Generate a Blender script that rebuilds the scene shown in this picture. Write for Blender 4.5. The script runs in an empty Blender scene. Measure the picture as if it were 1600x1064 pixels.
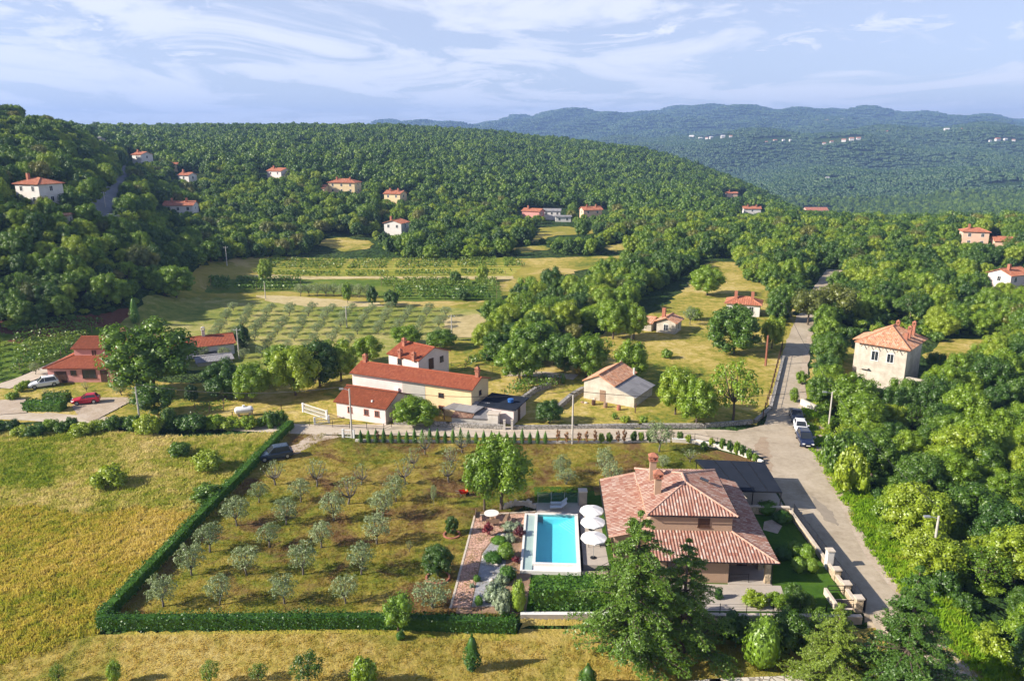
import bpy, bmesh, math, random
import numpy as np
from mathutils import Vector, Matrix
from mathutils.geometry import delaunay_2d_cdt
R_ = math.radians
sc = bpy.context.scene
C = sc.collection

# ---------------------------------------------------------------- camera
CAMH, FPX = 40.0, 1200.0                       # drone height, focal length in photograph pixels
PITCH = math.atan((532 - 215) / FPX)
CP, SP, TP = math.cos(PITCH), math.sin(PITCH), math.tan(PITCH)
cd = bpy.data.cameras.new("camera"); cam = bpy.data.objects.new("camera", cd); C.objects.link(cam)
cam.location = (0, 0, CAMH); cam.rotation_euler = (math.pi / 2 - PITCH, 0, 0)
cd.sensor_width = 36; cd.lens = 36 * FPX / 1600; cd.clip_start = 1; cd.clip_end = 40000
sc.camera = cam

# ---------------------------------------------------------------- sun and sky
SUN_EL, SUN_AZ = R_(29), math.atan2(-0.972, -0.235)   # azimuth measured from +Y clockwise; sun stands on the left, a little behind
sx, sy_, sz_ = math.sin(SUN_AZ) * math.cos(SUN_EL), math.cos(SUN_AZ) * math.cos(SUN_EL), math.sin(SUN_EL)
sl = bpy.data.lights.new("sun", 'SUN'); so = bpy.data.objects.new("sun", sl); C.objects.link(so)
sl.energy = 5.0; sl.angle = R_(0.5); sl.color = (1.0, 0.92, 0.80)
so.rotation_euler = Vector((sx, sy_, sz_)).to_track_quat('Z', 'Y').to_euler()
so.location = (-200, -50, 150)
w = bpy.data.worlds.new("World"); sc.world = w; w.use_nodes = True
nt = w.node_tree; nt.nodes.clear()
def NN(nt, t, **k):
    n = nt.nodes.new(t)
    for a, b in k.items():
        if a == 'inp':
            for i, v in b.items(): n.inputs[i].default_value = v
        else: setattr(n, a, b)
    return n
sky = NN(nt, 'ShaderNodeTexSky', sky_type='NISHITA', sun_disc=False, sun_elevation=SUN_EL, sun_rotation=SUN_AZ, altitude=300, air_density=1.0, dust_density=0.2, ozone_density=3.0)
tc = NN(nt, 'ShaderNodeTexCoord'); sep = NN(nt, 'ShaderNodeSeparateXYZ')
nt.links.new(tc.outputs['Generated'], sep.inputs[0])
mx = NN(nt, 'ShaderNodeMath', operation='ADD', inp={1: 0.10}); nt.links.new(sep.outputs[2], mx.inputs[0])
mm = NN(nt, 'ShaderNodeMath', operation='MAXIMUM', inp={1: 0.05}); nt.links.new(mx.outputs[0], mm.inputs[0])
dv = NN(nt, 'ShaderNodeVectorMath', operation='DIVIDE')
cmb = NN(nt, 'ShaderNodeCombineXYZ'); 
for i in range(3): nt.links.new(mm.outputs[0], cmb.inputs[i])
nt.links.new(tc.outputs['Generated'], dv.inputs[0]); nt.links.new(cmb.outputs[0], dv.inputs[1])
def cloud(sc_, det, rough, dist, lo, hi, off, squash):
    mp = NN(nt, 'ShaderNodeMapping'); mp.inputs['Location'].default_value = off; mp.inputs['Scale'].default_value = squash
    nt.links.new(dv.outputs[0], mp.inputs[0])
    n = NN(nt, 'ShaderNodeTexNoise', inp={'Scale': sc_, 'Detail': det, 'Roughness': rough, 'Distortion': dist}); nt.links.new(mp.outputs[0], n.inputs[0])
    r = NN(nt, 'ShaderNodeMapRange', interpolation_type='SMOOTHSTEP', inp={1: lo, 2: hi}); nt.links.new(n.outputs[0], r.inputs[0])
    return r
c1 = cloud(0.9, 9, 0.60, 0.8, 0.36, 0.58, (3.3, 1.2, 0), (1.0, 0.8, 1))
c2 = cloud(3.0, 9, 0.68, 0.8, 0.44, 0.66, (7.1, 4.4, 0), (1.0, 0.7, 1))
c3 = cloud(0.5, 3, 0.5, 0.2, 0.34, 0.58, (1.0, 9.4, 0), (1, 1, 1))
m1 = NN(nt, 'ShaderNodeMath', operation='MULTIPLY'); nt.links.new(c2.outputs[0], m1.inputs[0]); nt.links.new(c3.outputs[0], m1.inputs[1])
m2 = NN(nt, 'ShaderNodeMath', operation='MULTIPLY', inp={1: 0.9}); nt.links.new(c1.outputs[0], m2.inputs[0])
m3 = NN(nt, 'ShaderNodeMath', operation='MAXIMUM'); nt.links.new(m1.outputs[0], m3.inputs[0]); nt.links.new(m2.outputs[0], m3.inputs[1])
m4 = NN(nt, 'ShaderNodeMath', operation='MULTIPLY', inp={1: 0.92}, use_clamp=True); nt.links.new(m3.outputs[0], m4.inputs[0])
# a thin high veil everywhere
m5 = NN(nt, 'ShaderNodeMath', operation='MAXIMUM', inp={1: 0.38}); nt.links.new(m4.outputs[0], m5.inputs[0])
# cloud thinned on purpose in the unseen sky overhead, to weaken its fill light
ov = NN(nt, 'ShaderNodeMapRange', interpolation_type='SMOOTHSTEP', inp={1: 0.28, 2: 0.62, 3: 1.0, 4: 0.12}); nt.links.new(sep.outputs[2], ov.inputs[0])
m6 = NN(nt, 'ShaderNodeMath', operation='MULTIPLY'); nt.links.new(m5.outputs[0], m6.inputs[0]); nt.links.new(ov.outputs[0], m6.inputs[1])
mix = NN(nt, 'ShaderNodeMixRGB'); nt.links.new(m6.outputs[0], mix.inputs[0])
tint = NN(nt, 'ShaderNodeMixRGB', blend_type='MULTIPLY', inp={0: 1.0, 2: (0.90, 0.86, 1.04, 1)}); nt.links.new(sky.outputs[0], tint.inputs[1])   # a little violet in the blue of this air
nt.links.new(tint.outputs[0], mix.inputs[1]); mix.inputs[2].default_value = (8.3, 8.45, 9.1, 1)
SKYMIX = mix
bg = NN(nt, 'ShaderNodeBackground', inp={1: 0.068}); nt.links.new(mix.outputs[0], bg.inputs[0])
ow = NN(nt, 'ShaderNodeOutputWorld'); nt.links.new(bg.outputs[0], ow.inputs[0])
sc.view_settings.view_transform = 'Standard'; sc.view_settings.look = 'None'
sc.view_settings.exposure = 0.97; sc.view_settings.gamma = 1
cy = sc.cycles
cy.max_bounces = 6; cy.diffuse_bounces = 2; cy.glossy_bounces = 2; cy.transmission_bounces = 3; cy.transparent_max_bounces = 8
cy.volume_bounces = 0; cy.caustics_reflective = False; cy.caustics_refractive = False
cy.use_adaptive_sampling = True; cy.adaptive_threshold = 0.02

# ---------------------------------------------------------------- terrain height
TAN = lambda py: (lambda v: (TP + v) / (1 - v * TP))((py - 532) / FPX)
def zp(y, py): return CAMH - y * TAN(py)       # height of a ground point at distance y seen at photo row py
COLS = {
 -300: [(140,0),(190,25),(350,62),(600,90),(1500,100),(3000,20),(9000,0)],
 0:    [(128,0),(190,23),(260,33),(400,54),(700,50),(1500,30),(3000,0),(9000,0)],
 100:  [(135,0),(195,20),(260,29),(400,46),(650,44),(1500,30),(3000,0),(9000,0)],
 180:  [(150,0),(205,16),(300,24),(400,30),(600,40),(760,45),(1500,40),(3000,0),(9000,0)],
 300:  [(175,0),(250,6),(350,15),(400,20),(600,32),(920,46),(1500,45),(3000,0),(9000,0)],
 450:  [(200,0),(280,1),(400,16),(600,33),(960,zp(960,204)),(1500,50),(3000,0),(9000,0)],
 600:  [(250,0),(330,2),(390,10),(600,26),(1000,zp(1000,204)),(1600,40),(3000,0),(5200,zp(5200,200)),(9000,0)],
 700:  [(270,0),(360,3),(600,20),(1030,zp(1030,210)),(1600,20),(3000,0),(5200,zp(5200,196)),(9000,0)],
 800:  [(300,0),(400,1),(600,13),(1040,zp(1040,218)),(1600,0),(3000,-20),(5200,zp(5200,191)),(9000,0)],
 910:  [(330,0),(400,-1),(600,5),(1000,zp(1000,226)),(1600,-30),(2500,-20),(3400,zp(3400,225)),(5200,zp(5200,179)),(9000,0)],
 1010: [(330,0),(400,-1),(600,0),(950,zp(950,240)),(1600,-50),(2400,zp(2400,232)),(3200,zp(3200,222)),(5200,zp(5200,177)),(9000,0)],
 1100: [(330,0),(400,-2),(600,-3),(900,zp(900,266)),(1500,-70),(1900,-60),(2400,zp(2400,218)),(3200,zp(3200,216)),(5200,zp(5200,174)),(9000,0)],
 1200: [(320,0),(400,-4),(600,-12),(800,zp(800,303)),(1100,-75),(1500,zp(1500,292)),(1800,-50),(2400,zp(2400,216)),(3200,zp(3200,214)),(5200,zp(5200,174)),(9000,0)],
 1270: [(320,0),(400,-5),(600,-22),(800,-50),(1100,-70),(1500,zp(1500,282)),(1800,-45),(2400,zp(2400,214)),(3200,zp(3200,212)),(5200,zp(5200,173)),(9000,0)],
 1400: [(310,0),(420,-7),(700,-40),(1100,-70),(1500,zp(1500,279)),(1800,-40),(2400,zp(2400,212)),(3200,zp(3200,210)),(5200,zp(5200,182)),(9000,0)],
 1500: [(310,0),(430,-8),(700,-40),(1100,-60),(1500,zp(1500,276)),(1800,-35),(2400,zp(2400,208)),(3200,zp(3200,207)),(5200,zp(5200,185)),(9000,0)],
 1600: [(310,0),(430,-9),(700,-40),(1100,-55),(1500,zp(1500,274)),(1800,-30),(2400,zp(2400,206)),(3200,zp(3200,206)),(5200,zp(5200,194)),(9000,0)],
 1900: [(310,0),(430,-10),(700,-40),(1100,-50),(1500,-40),(2400,40),(3200,40),(5200,170),(9000,0)],
}
_us = np.array(sorted(COLS)); _ul = (_us - 800) / FPX
VL = np.linspace(math.log(20), math.log(9500), 420)
def pchip(x, y, xs):
    h = np.diff(x); d = np.diff(y) / h; m = np.zeros(len(x))
    for i in range(1, len(x) - 1):
        if d[i-1] * d[i] > 0:
            w1, w2 = 2*h[i] + h[i-1], h[i] + 2*h[i-1]; m[i] = (w1 + w2) / (w1/d[i-1] + w2/d[i])
    k = np.clip(np.searchsorted(x, xs) - 1, 0, len(x) - 2); t = np.clip((xs - x[k]) / h[k], 0, 1)
    return ((1+2*t)*(1-t)**2)*y[k] + t*(1-t)**2*h[k]*m[k] + t*t*(3-2*t)*y[k+1] + t*t*(t-1)*h[k]*m[k+1]
prof = []
for u_ in _us:
    pts = [(20, 0), (60, 0)] + COLS[u_]
    prof.append(pchip(np.log([p[0] for p in pts]), np.array([float(p[1]) for p in pts]), VL))
prof = np.array(prof)
UG = np.linspace(-1.3, 1.3, 261)
tab = np.array([np.interp(UG, _ul, prof[:, j]) for j in range(len(VL))]).T       # [u, v]
ker = np.exp(-0.5 * (np.arange(-6, 7) / 2.4) ** 2); ker /= ker.sum()
tp = np.pad(tab, ((6, 6), (0, 0)), 'edge'); tab = sum(k * tp[i:i + tab.shape[0]] for i, k in enumerate(ker))
_ker = np.exp(-0.5 * (np.arange(-3, 4) / 1.2) ** 2); _ker /= _ker.sum()
tp = np.pad(tab, ((0, 0), (3, 3)), 'edge'); tab = sum(k * tp[:, i:i + tab.shape[1]] for i, k in enumerate(_ker))
def sstep(a, b, x):
    t = np.clip((x - a) / (b - a), 0, 1); return t * t * (3 - 2 * t)
def T(x, y):
    x = np.asarray(x, float); y = np.asarray(y, float)
    D = CP * np.maximum(y, 0) + SP * CAMH
    u = np.clip((x / D - UG[0]) / (UG[1] - UG[0]), 0, len(UG) - 1.001); v = np.clip((np.log(np.maximum(y, 21)) - VL[0]) / (VL[1] - VL[0]), 0, len(VL) - 1.001)
    i = u.astype(int); j = v.astype(int); fu = u - i; fv = v - j
    z = (tab[i, j]*(1-fu)*(1-fv) + tab[i+1, j]*fu*(1-fv) + tab[i, j+1]*(1-fu)*fv + tab[i+1, j+1]*fu*fv)
    s = sstep(700, 2200, y)
    z = z + s * 2.0 * (9*np.sin(x/210 + np.sin(y/310)*1.7) * np.cos(y/260 + x/700) + 5*np.sin(x/83 + y/140) + 4*np.cos(x/57 - y/95)) + s*sstep(3000, 4500, y)*(12*np.sin(x/150 + y/400) + 7*np.sin(x/61 - y/230))
    z = z + sstep(170, 300, y) * (1 - s) * (0.7*np.sin(x/23 + y/31) + 0.6*np.cos(x/17 - y/43))*np.clip(np.abs(z)/4, 0, 1)
    # the plot with the villa is retained: the meadow in front of it lies lower
    z = z - 0.9 * sstep(-16, 3, x) * (1 - sstep(30, 34, x)) * (1 - sstep(57.6, 58.4, y)) * sstep(20, 30, y)
    z = z - 1.6 * sstep(0.5, 1.6, x) * (1 - sstep(7.4, 8.4, x)) * sstep(63, 65, y) * (1 - sstep(76.6, 78.4, y))
    return z
def W(px, py, z=0.0):
    u = (px - 800) / FPX; v = (py - 532) / FPX
    t = (z - CAMH) / (-SP - v * CP)
    return (u * t, (CP - v * SP) * t)
def G(px, py):
    """the point of the ground seen at a place of the photograph (marching along the line of sight)"""
    u = (px - 800) / FPX; v = (py - 532) / FPX
    d = np.array((u, CP - v * SP, -SP - v * CP)); d /= np.linalg.norm(d)
    ts = np.geomspace(30, 9000, 1400); P = d[None] * ts[:, None]; P[:, 2] += CAMH
    g = T(P[:, 0], P[:, 1]); h = P[:, 2] - g
    k = np.argmax(h < 0)
    if h[k] >= 0: return (float(P[-1][0]), float(P[-1][1]), float(g[-1]))
    a = h[k-1] / (h[k-1] - h[k]); q = P[k-1] * (1 - a) + P[k] * a
    return (float(q[0]), float(q[1]), float(T(q[0], q[1])))
def PX(x, y, z):
    x, y, z = np.asarray(x, float), np.asarray(y, float), np.asarray(z, float)
    d = y * CP - (z - CAMH) * SP; up = y * SP + (z - CAMH) * CP
    return 800 + FPX * x / d, 532 - FPX * up / d
def depth(x, y, z): return y * CP - (z - CAMH) * SP

# ---------------------------------------------------------------- materials
MATS = {}
def hexc(c): return tuple(c) + (1,)
def mat(name, col, rough=0.8, col2=None, scale=3.0, bump=0.0, bscale=20.0, metal=0.0, spec=0.3, stretch=None):
    if name in MATS: return MATS[name]
    m = bpy.data.materials.new(name); m.use_nodes = True; t = m.node_tree; b = t.nodes['Principled BSDF']
    b.inputs['Roughness'].default_value = rough; b.inputs['Metallic'].default_value = metal; b.inputs['Specular IOR Level'].default_value = spec
    tcn = NN(t, 'ShaderNodeTexCoord'); src = tcn.outputs['Object']
    if stretch:
        mp = NN(t, 'ShaderNodeMapping'); mp.inputs['Scale'].default_value = stretch; t.links.new(src, mp.inputs[0]); src = mp.outputs[0]
    if col2 is not None:
        n = NN(t, 'ShaderNodeTexNoise', inp={'Scale': scale, 'Detail': 5, 'Roughness': 0.65}); t.links.new(src, n.inputs[0])
        r = NN(t, 'ShaderNodeValToRGB'); r.color_ramp.elements[0].position = 0.36; r.color_ramp.elements[1].position = 0.64
        r.color_ramp.elements[0].color = hexc(col); r.color_ramp.elements[1].color = hexc(col2)
        t.links.new(n.outputs[0], r.inputs[0]); t.links.new(r.outputs[0], b.inputs['Base Color'])
    else: b.inputs['Base Color'].default_value = hexc(col)
    if bump:
        n = NN(t, 'ShaderNodeTexNoise', inp={'Scale': bscale, 'Detail': 4}); t.links.new(src, n.inputs[0])
        bp = NN(t, 'ShaderNodeBump', inp={0: bump, 1: 0.05}); t.links.new(n.outputs[0], bp.inputs['Height']); t.links.new(bp.outputs[0], b.inputs['Normal'])
    MATS[name] = m; return m
def ramp(t, pts):
    r = NN(t, 'ShaderNodeValToRGB'); e = r.color_ramp.elements
    while len(e) < len(pts): e.new(0.5)
    for i, (p, c) in enumerate(pts): e[i].position = p; e[i].color = hexc(c)
    return r
def ground_mat(name, pts, big=0.05, fine=0.8, fade=0.5, bump=0.6, bscale=2.2, patch=None, pscale=0.15, plo=0.5, phi=0.6, pdet=6, bdist=0.35, row=None):
    """grass or soil: a large noise plus a fine one pick along a ramp; an optional second colour comes in patches; row = (angle, spacing, depth) mowing/tilling lines"""
    m = bpy.data.materials.new(name); m.use_nodes = True; t = m.node_tree; b = t.nodes['Principled BSDF']
    b.inputs['Roughness'].default_value = 0.95; b.inputs['Specular IOR Level'].default_value = 0.1
    g = NN(t, 'ShaderNodeNewGeometry'); pos = g.outputs['Position']
    n1 = NN(t, 'ShaderNodeTexNoise', inp={'Scale': big, 'Detail': 5, 'Roughness': 0.6, 'Distortion': 0.6}); t.links.new(pos, n1.inputs[0])
    n2 = NN(t, 'ShaderNodeTexNoise', inp={'Scale': fine, 'Detail': 6, 'Roughness': 0.75}); t.links.new(pos, n2.inputs[0])
    mxx = NN(t, 'ShaderNodeMixRGB', inp={0: fade}); t.links.new(n1.outputs[0], mxx.inputs[1]); t.links.new(n2.outputs[0], mxx.inputs[2])
    h = mxx.outputs[0]
    if row:
        mp = NN(t, 'ShaderNodeMapping'); mp.inputs['Rotation'].default_value = (0, 0, R_(row[0])); t.links.new(pos, mp.inputs[0])
        wv = NN(t, 'ShaderNodeTexWave', inp={'Scale': 0.314159 / row[1] * 1.0, 'Distortion': 1.5, 'Detail': 2, 'Detail Scale': 0.6}); t.links.new(mp.outputs[0], wv.inputs[0])
        ms = NN(t, 'ShaderNodeMath', operation='MULTIPLY_ADD', inp={1: row[2], 2: -row[2] / 2}); t.links.new(wv.outputs['Fac'], ms.inputs[0])
        ma = NN(t, 'ShaderNodeMath', operation='ADD'); t.links.new(h, ma.inputs[0]); t.links.new(ms.outputs[0], ma.inputs[1]); h = ma.outputs[0]
    r = ramp(t, pts); t.links.new(h, r.inputs[0]); out = r.outputs[0]
    if patch:
        n3 = NN(t, 'ShaderNodeTexNoise', inp={'Scale': pscale, 'Detail': pdet, 'Roughness': 0.7, 'Distortion': 0.8}); t.links.new(pos, n3.inputs[0])
        mr = NN(t, 'ShaderNodeMapRange', inp={1: plo, 2: phi}); t.links.new(n3.outputs[0], mr.inputs[0])
        mp_ = NN(t, 'ShaderNodeMixRGB', inp={2: hexc(patch)}); t.links.new(mr.outputs[0], mp_.inputs[0]); t.links.new(out, mp_.inputs[1]); out = mp_.outputs[0]
    t.links.new(out, b.inputs['Base Color'])
    n4 = NN(t, 'ShaderNodeTexNoise', inp={'Scale': bscale, 'Detail': 5, 'Roughness': 0.7}); t.links.new(pos, n4.inputs[0])
    bp = NN(t, 'ShaderNodeBump', inp={0: bump, 1: bdist}); t.links.new(n4.outputs[0], bp.inputs['Height']); t.links.new(bp.outputs[0], b.inputs['Normal'])
    MATS[name] = m; return m
def leaf_mat(name, cols, trans=0.25, nscale=0.45, gloss=0.04, world=None, ns=0.5):
    """foliage: each tree its own hue (Random), branches a little lighter or darker through noise"""
    m = bpy.data.materials.new(name); m.use_nodes = True; t = m.node_tree; t.nodes.clear()
    oi = NN(t, 'ShaderNodeObjectInfo'); tcn = NN(t, 'ShaderNodeTexCoord')
    n = NN(t, 'ShaderNodeTexNoise', inp={'Scale': nscale, 'Detail': 4, 'Roughness': 0.7})
    t.links.new(tcn.outputs['Object'], n.inputs[0])
    ad = NN(t, 'ShaderNodeMath', operation='MULTIPLY_ADD', inp={1: ns * 2, 2: -ns}); t.links.new(n.outputs[0], ad.inputs[0])
    a2 = NN(t, 'ShaderNodeMath', operation='ADD', use_clamp=True); t.links.new(ad.outputs[0], a2.inputs[0]); t.links.new(oi.outputs['Random'], a2.inputs[1])
    r = ramp(t, [(i / (len(cols) - 1) * 0.8 + 0.1, c) for i, c in enumerate(cols)]); t.links.new(a2.outputs[0], r.inputs[0])
    d = NN(t, 'ShaderNodeBsdfDiffuse'); tr = NN(t, 'ShaderNodeBsdfTranslucent'); t.links.new(r.outputs[0], d.inputs[0])
    hs = NN(t, 'ShaderNodeMixRGB', blend_type='MULTIPLY', inp={0: 1.0, 2: (1.25, 1.2, 0.4, 1)}); t.links.new(r.outputs[0], hs.inputs[1]); t.links.new(hs.outputs[0], tr.inputs[0])
    mx_ = NN(t, 'ShaderNodeMixShader', inp={0: trans}); t.links.new(d.outputs[0], mx_.inputs[1]); t.links.new(tr.outputs[0], mx_.inputs[2])
    gl = NN(t, 'ShaderNodeBsdfGlossy', inp={0: (1, 1, 1, 1), 'Roughness': 0.45}); m2_ = NN(t, 'ShaderNodeMixShader', inp={0: gloss})
    t.links.new(mx_.outputs[0], m2_.inputs[1]); t.links.new(gl.outputs[0], m2_.inputs[2])
    o = NN(t, 'ShaderNodeOutputMaterial'); t.links.new(m2_.outputs[0], o.inputs[0])
    MATS[name] = m; return m
def tile_mat(name, cols, tw=0.28, tl=0.42, dirt=(0.12, 0.09, 0.07), dirt_amt=0.35, channel=None):
    """clay tiles: every tile (a cell of the roof's own across/along coordinates) draws its own fired colour"""
    m = bpy.data.materials.new(name); m.use_nodes = True; t = m.node_tree; b = t.nodes['Principled BSDF']
    b.inputs['Roughness'].default_value = 0.85; b.inputs['Specular IOR Level'].default_value = 0.2
    uv = NN(t, 'ShaderNodeUVMap'); dvn = NN(t, 'ShaderNodeVectorMath', operation='DIVIDE', inp={1: (tw, tl, 1)}); t.links.new(uv.outputs[0], dvn.inputs[0])
    fl = NN(t, 'ShaderNodeVectorMath', operation='FLOOR'); t.links.new(dvn.outputs[0], fl.inputs[0])
    wn = NN(t, 'ShaderNodeTexWhiteNoise', noise_dimensions='2D'); t.links.new(fl.outputs[0], wn.inputs[0])
    r = ramp(t, [(i / (len(cols) - 1), c) for i, c in enumerate(cols)]); t.links.new(wn.outputs[0], r.inputs[0])
    n = NN(t, 'ShaderNodeTexNoise', inp={'Scale': 0.9, 'Detail': 6, 'Roughness': 0.75}); t.links.new(uv.outputs[0], n.inputs[0])
    mr = NN(t, 'ShaderNodeMapRange', inp={1: 0.48, 2: 0.75, 4: dirt_amt}); t.links.new(n.outputs[0], mr.inputs[0])
    mi = NN(t, 'ShaderNodeMixRGB', inp={2: hexc(dirt)}); t.links.new(mr.outputs[0], mi.inputs[0]); t.links.new(r.outputs[0], mi.inputs[1]); t.links.new(mi.outputs[0], b.inputs['Base Color'])
    fr = NN(t, 'ShaderNodeVectorMath', operation='FRACTION'); t.links.new(dvn.outputs[0], fr.inputs[0])
    sp = NN(t, 'ShaderNodeSeparateXYZ'); t.links.new(fr.outputs[0], sp.inputs[0])
    if channel:      # the channel tiles lying between the cover tiles are of a darker clay
        pp = NN(t, 'ShaderNodeMath', operation='PINGPONG', inp={1: 0.5}); t.links.new(sp.outputs[0], pp.inputs[0]); q = NN(t, 'ShaderNodeMapRange', inp={1: 0.17, 2: 0.27, 3: 0.92, 4: 0.0}); t.links.new(pp.outputs[0], q.inputs[0])
        mc = NN(t, 'ShaderNodeMixRGB', inp={2: hexc(channel)}); t.links.new(q.outputs[0], mc.inputs[0]); t.links.new(mi.outputs[0], mc.inputs[1]); t.links.new(mc.outputs[0], b.inputs['Base Color'])
    bp = NN(t, 'ShaderNodeBump', inp={0: 0.9, 1: 0.03}); t.links.new(sp.outputs[1], bp.inputs['Height']); bp.invert = True; t.links.new(bp.outputs[0], b.inputs['Normal'])
    MATS[name] = m; return m
def stone_mat(name, c1_, c2_, mortar, scale=2.2):
    m = bpy.data.materials.new(name); m.use_nodes = True; t = m.node_tree; b = t.nodes['Principled BSDF']; b.inputs['Roughness'].default_value = 0.9
    tcn = NN(t, 'ShaderNodeTexCoord')
    v = NN(t, 'ShaderNodeTexVoronoi', feature='DISTANCE_TO_EDGE', inp={'Scale': scale}); t.links.new(tcn.outputs['Object'], v.inputs['Vector'])
    v2 = NN(t, 'ShaderNodeTexVoronoi', inp={'Scale': scale}); t.links.new(tcn.outputs['Object'], v2.inputs['Vector'])
    sp = NN(t, 'ShaderNodeSeparateXYZ'); t.links.new(v2.outputs['Color'], sp.inputs[0])
    r = ramp(t, [(0, c1_), (1, c2_)]); t.links.new(sp.outputs[0], r.inputs[0])
    mr = NN(t, 'ShaderNodeMapRange', inp={1: 0.03, 2: 0.10}); t.links.new(v.outputs['Distance'], mr.inputs[0])
    mi = NN(t, 'ShaderNodeMixRGB', inp={1: hexc(mortar)}); t.links.new(mr.outputs[0], mi.inputs[0]); t.links.new(r.outputs[0], mi.inputs[2]); t.links.new(mi.outputs[0], b.inputs['Base Color'])
    bp = NN(t, 'ShaderNodeBump', inp={0: 0.8, 1: 0.05}); t.links.new(mr.outputs[0], bp.inputs['Height']); t.links.new(bp.outputs[0], b.inputs['Normal'])
    MATS[name] = m; return m

# ---------------------------------------------------------------- mesh builder
class MB:
    def __init__(s): s.v = []; s.f = []; s.uv = {}
    def add(s, pts, faces, uvs=None):
        o = len(s.v); s.v += [tuple(p) for p in pts]
        for k, f in enumerate(faces):
            if uvs: s.uv[len(s.f)] = [uvs[i] for i in f]
            s.f.append([o + i for i in f])
        return s
    def box(s, x0, y0, z0, x1, y1, z1):
        P = [(x0,y0,z0),(x1,y0,z0),(x1,y1,z0),(x0,y1,z0),(x0,y0,z1),(x1,y0,z1),(x1,y1,z1),(x0,y1,z1)]
        return s.add(P, [(3,2,1,0),(4,5,6,7),(0,1,5,4),(1,2,6,5),(2,3,7,6),(3,0,4,7)])
    def bar(s, a, b, wd, ht=None, up=(0,0,1)):
        a, b = Vector(a), Vector(b); d = (b - a).normalized(); u = Vector(up)
        if abs(d.dot(u)) > 0.98: u = Vector((1,0,0))
        r = d.cross(u).normalized() * wd / 2; q = r.cross(d).normalized() * (ht or wd) / 2
        P = [a-r-q, a+r-q, a+r+q, a-r+q, b-r-q, b+r-q, b+r+q, b-r+q]
        return s.add(P, [(0,1,2,3),(7,6,5,4),(4,5,1,0),(5,6,2,1),(6,7,3,2),(7,4,0,3)])
    def tube(s, pts, rad, n=7, cap=True):
        pts = [Vector(p) for p in pts]; P = []; k = len(pts)
        if not hasattr(rad, '__len__'): rad = [rad] * k
        for i, p in enumerate(pts):
            d = (pts[min(i+1, k-1)] - pts[max(i-1, 0)]).normalized(); u = Vector((0,0,1)) if abs(d.z) < 0.9 else Vector((1,0,0))
            a = d.cross(u).normalized(); b = a.cross(d)
            for j in range(n):
                t = 2*math.pi*j/n; P.append(p + (a*math.cos(t) + b*math.sin(t)) * rad[i])
        F = [(i*n+j, i*n+(j+1)%n, (i+1)*n+(j+1)%n, (i+1)*n+j) for i in range(k-1) for j in range(n)]
        if cap: F += [tuple(range(n))[::-1], tuple((k-1)*n + j for j in range(n))]
        return s.add(P, F)
    def lathe(s, prof_, n=16, c=(0,0,0)):
        P = [(c[0]+r*math.cos(2*math.pi*j/n), c[1]+r*math.sin(2*math.pi*j/n), c[2]+z) for r, z in prof_ for j in range(n)]
        F = [(i*n+j, i*n+(j+1)%n, (i+1)*n+(j+1)%n, (i+1)*n+j) for i in range(len(prof_)-1) for j in range(n)]
        return s.add(P, F)
    def prism(s, poly, z0, z1):
        n = len(poly); P = [(x, y, z0) for x, y in poly] + [(x, y, z1) for x, y in poly]
        return s.add(P, [tuple(range(n))[::-1], tuple(range(n, 2*n))] + [(i, (i+1) % n, n+(i+1) % n, n+i) for i in range(n)])
    def mesh(s, name, m=None, smooth=False):
        me = bpy.data.meshes.new(name); me.from_pydata([tuple(v) for v in s.v], [], s.f)
        if s.uv:
            l = me.uv_layers.new(name='UVMap')
            for fi, uvs in s.uv.items():
                p = me.polygons[fi]
                for li, q in zip(p.loop_indices, uvs): l.data[li].uv = q
        if m: me.materials.append(m)
        if smooth: me.polygons.foreach_set('use_smooth', [True] * len(me.polygons))
        me.update(); return me
    def build(s, name, m, parent=None, smooth=False, **tg):
        o = bpy.data.objects.new(name, s.mesh(name, m, smooth)); C.objects.link(o)
        if parent: o.parent = parent
        for k, v in tg.items(): o[k] = v
        return o
def thing(name, label, cat, loc=(0,0,0), rz=0, group=None, scale=None):
    o = bpy.data.objects.new(name, None); C.objects.link(o); o.location = loc; o.rotation_euler = (0,0,rz); o.empty_display_size = 0.3
    o['label'] = label; o['category'] = cat
    if group: o['group'] = group
    if scale is not None: o.scale = scale
    return o
def link(name, me, parent=None, **tg):
    o = bpy.data.objects.new(name, me); C.objects.link(o)
    if parent: o.parent = parent
    for k, v in tg.items(): o[k] = v
    return o
KIDS = {}
def kids(o): return [c for c in o.children]
def dup(o, loc, rz=0, label=None, scale=None, group=None):
    def rec(a, par):
        c = a.copy(); C.objects.link(c)
        if par is not None: c.parent = par
        for ch in kids(a): rec(ch, c)
        return c
    r = rec(o, None); r.location = loc; r.rotation_euler = (0,0,rz)
    if scale is not None: r.scale = scale
    if label: r['label'] = label
    if group: r['group'] = group
    return r
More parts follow.
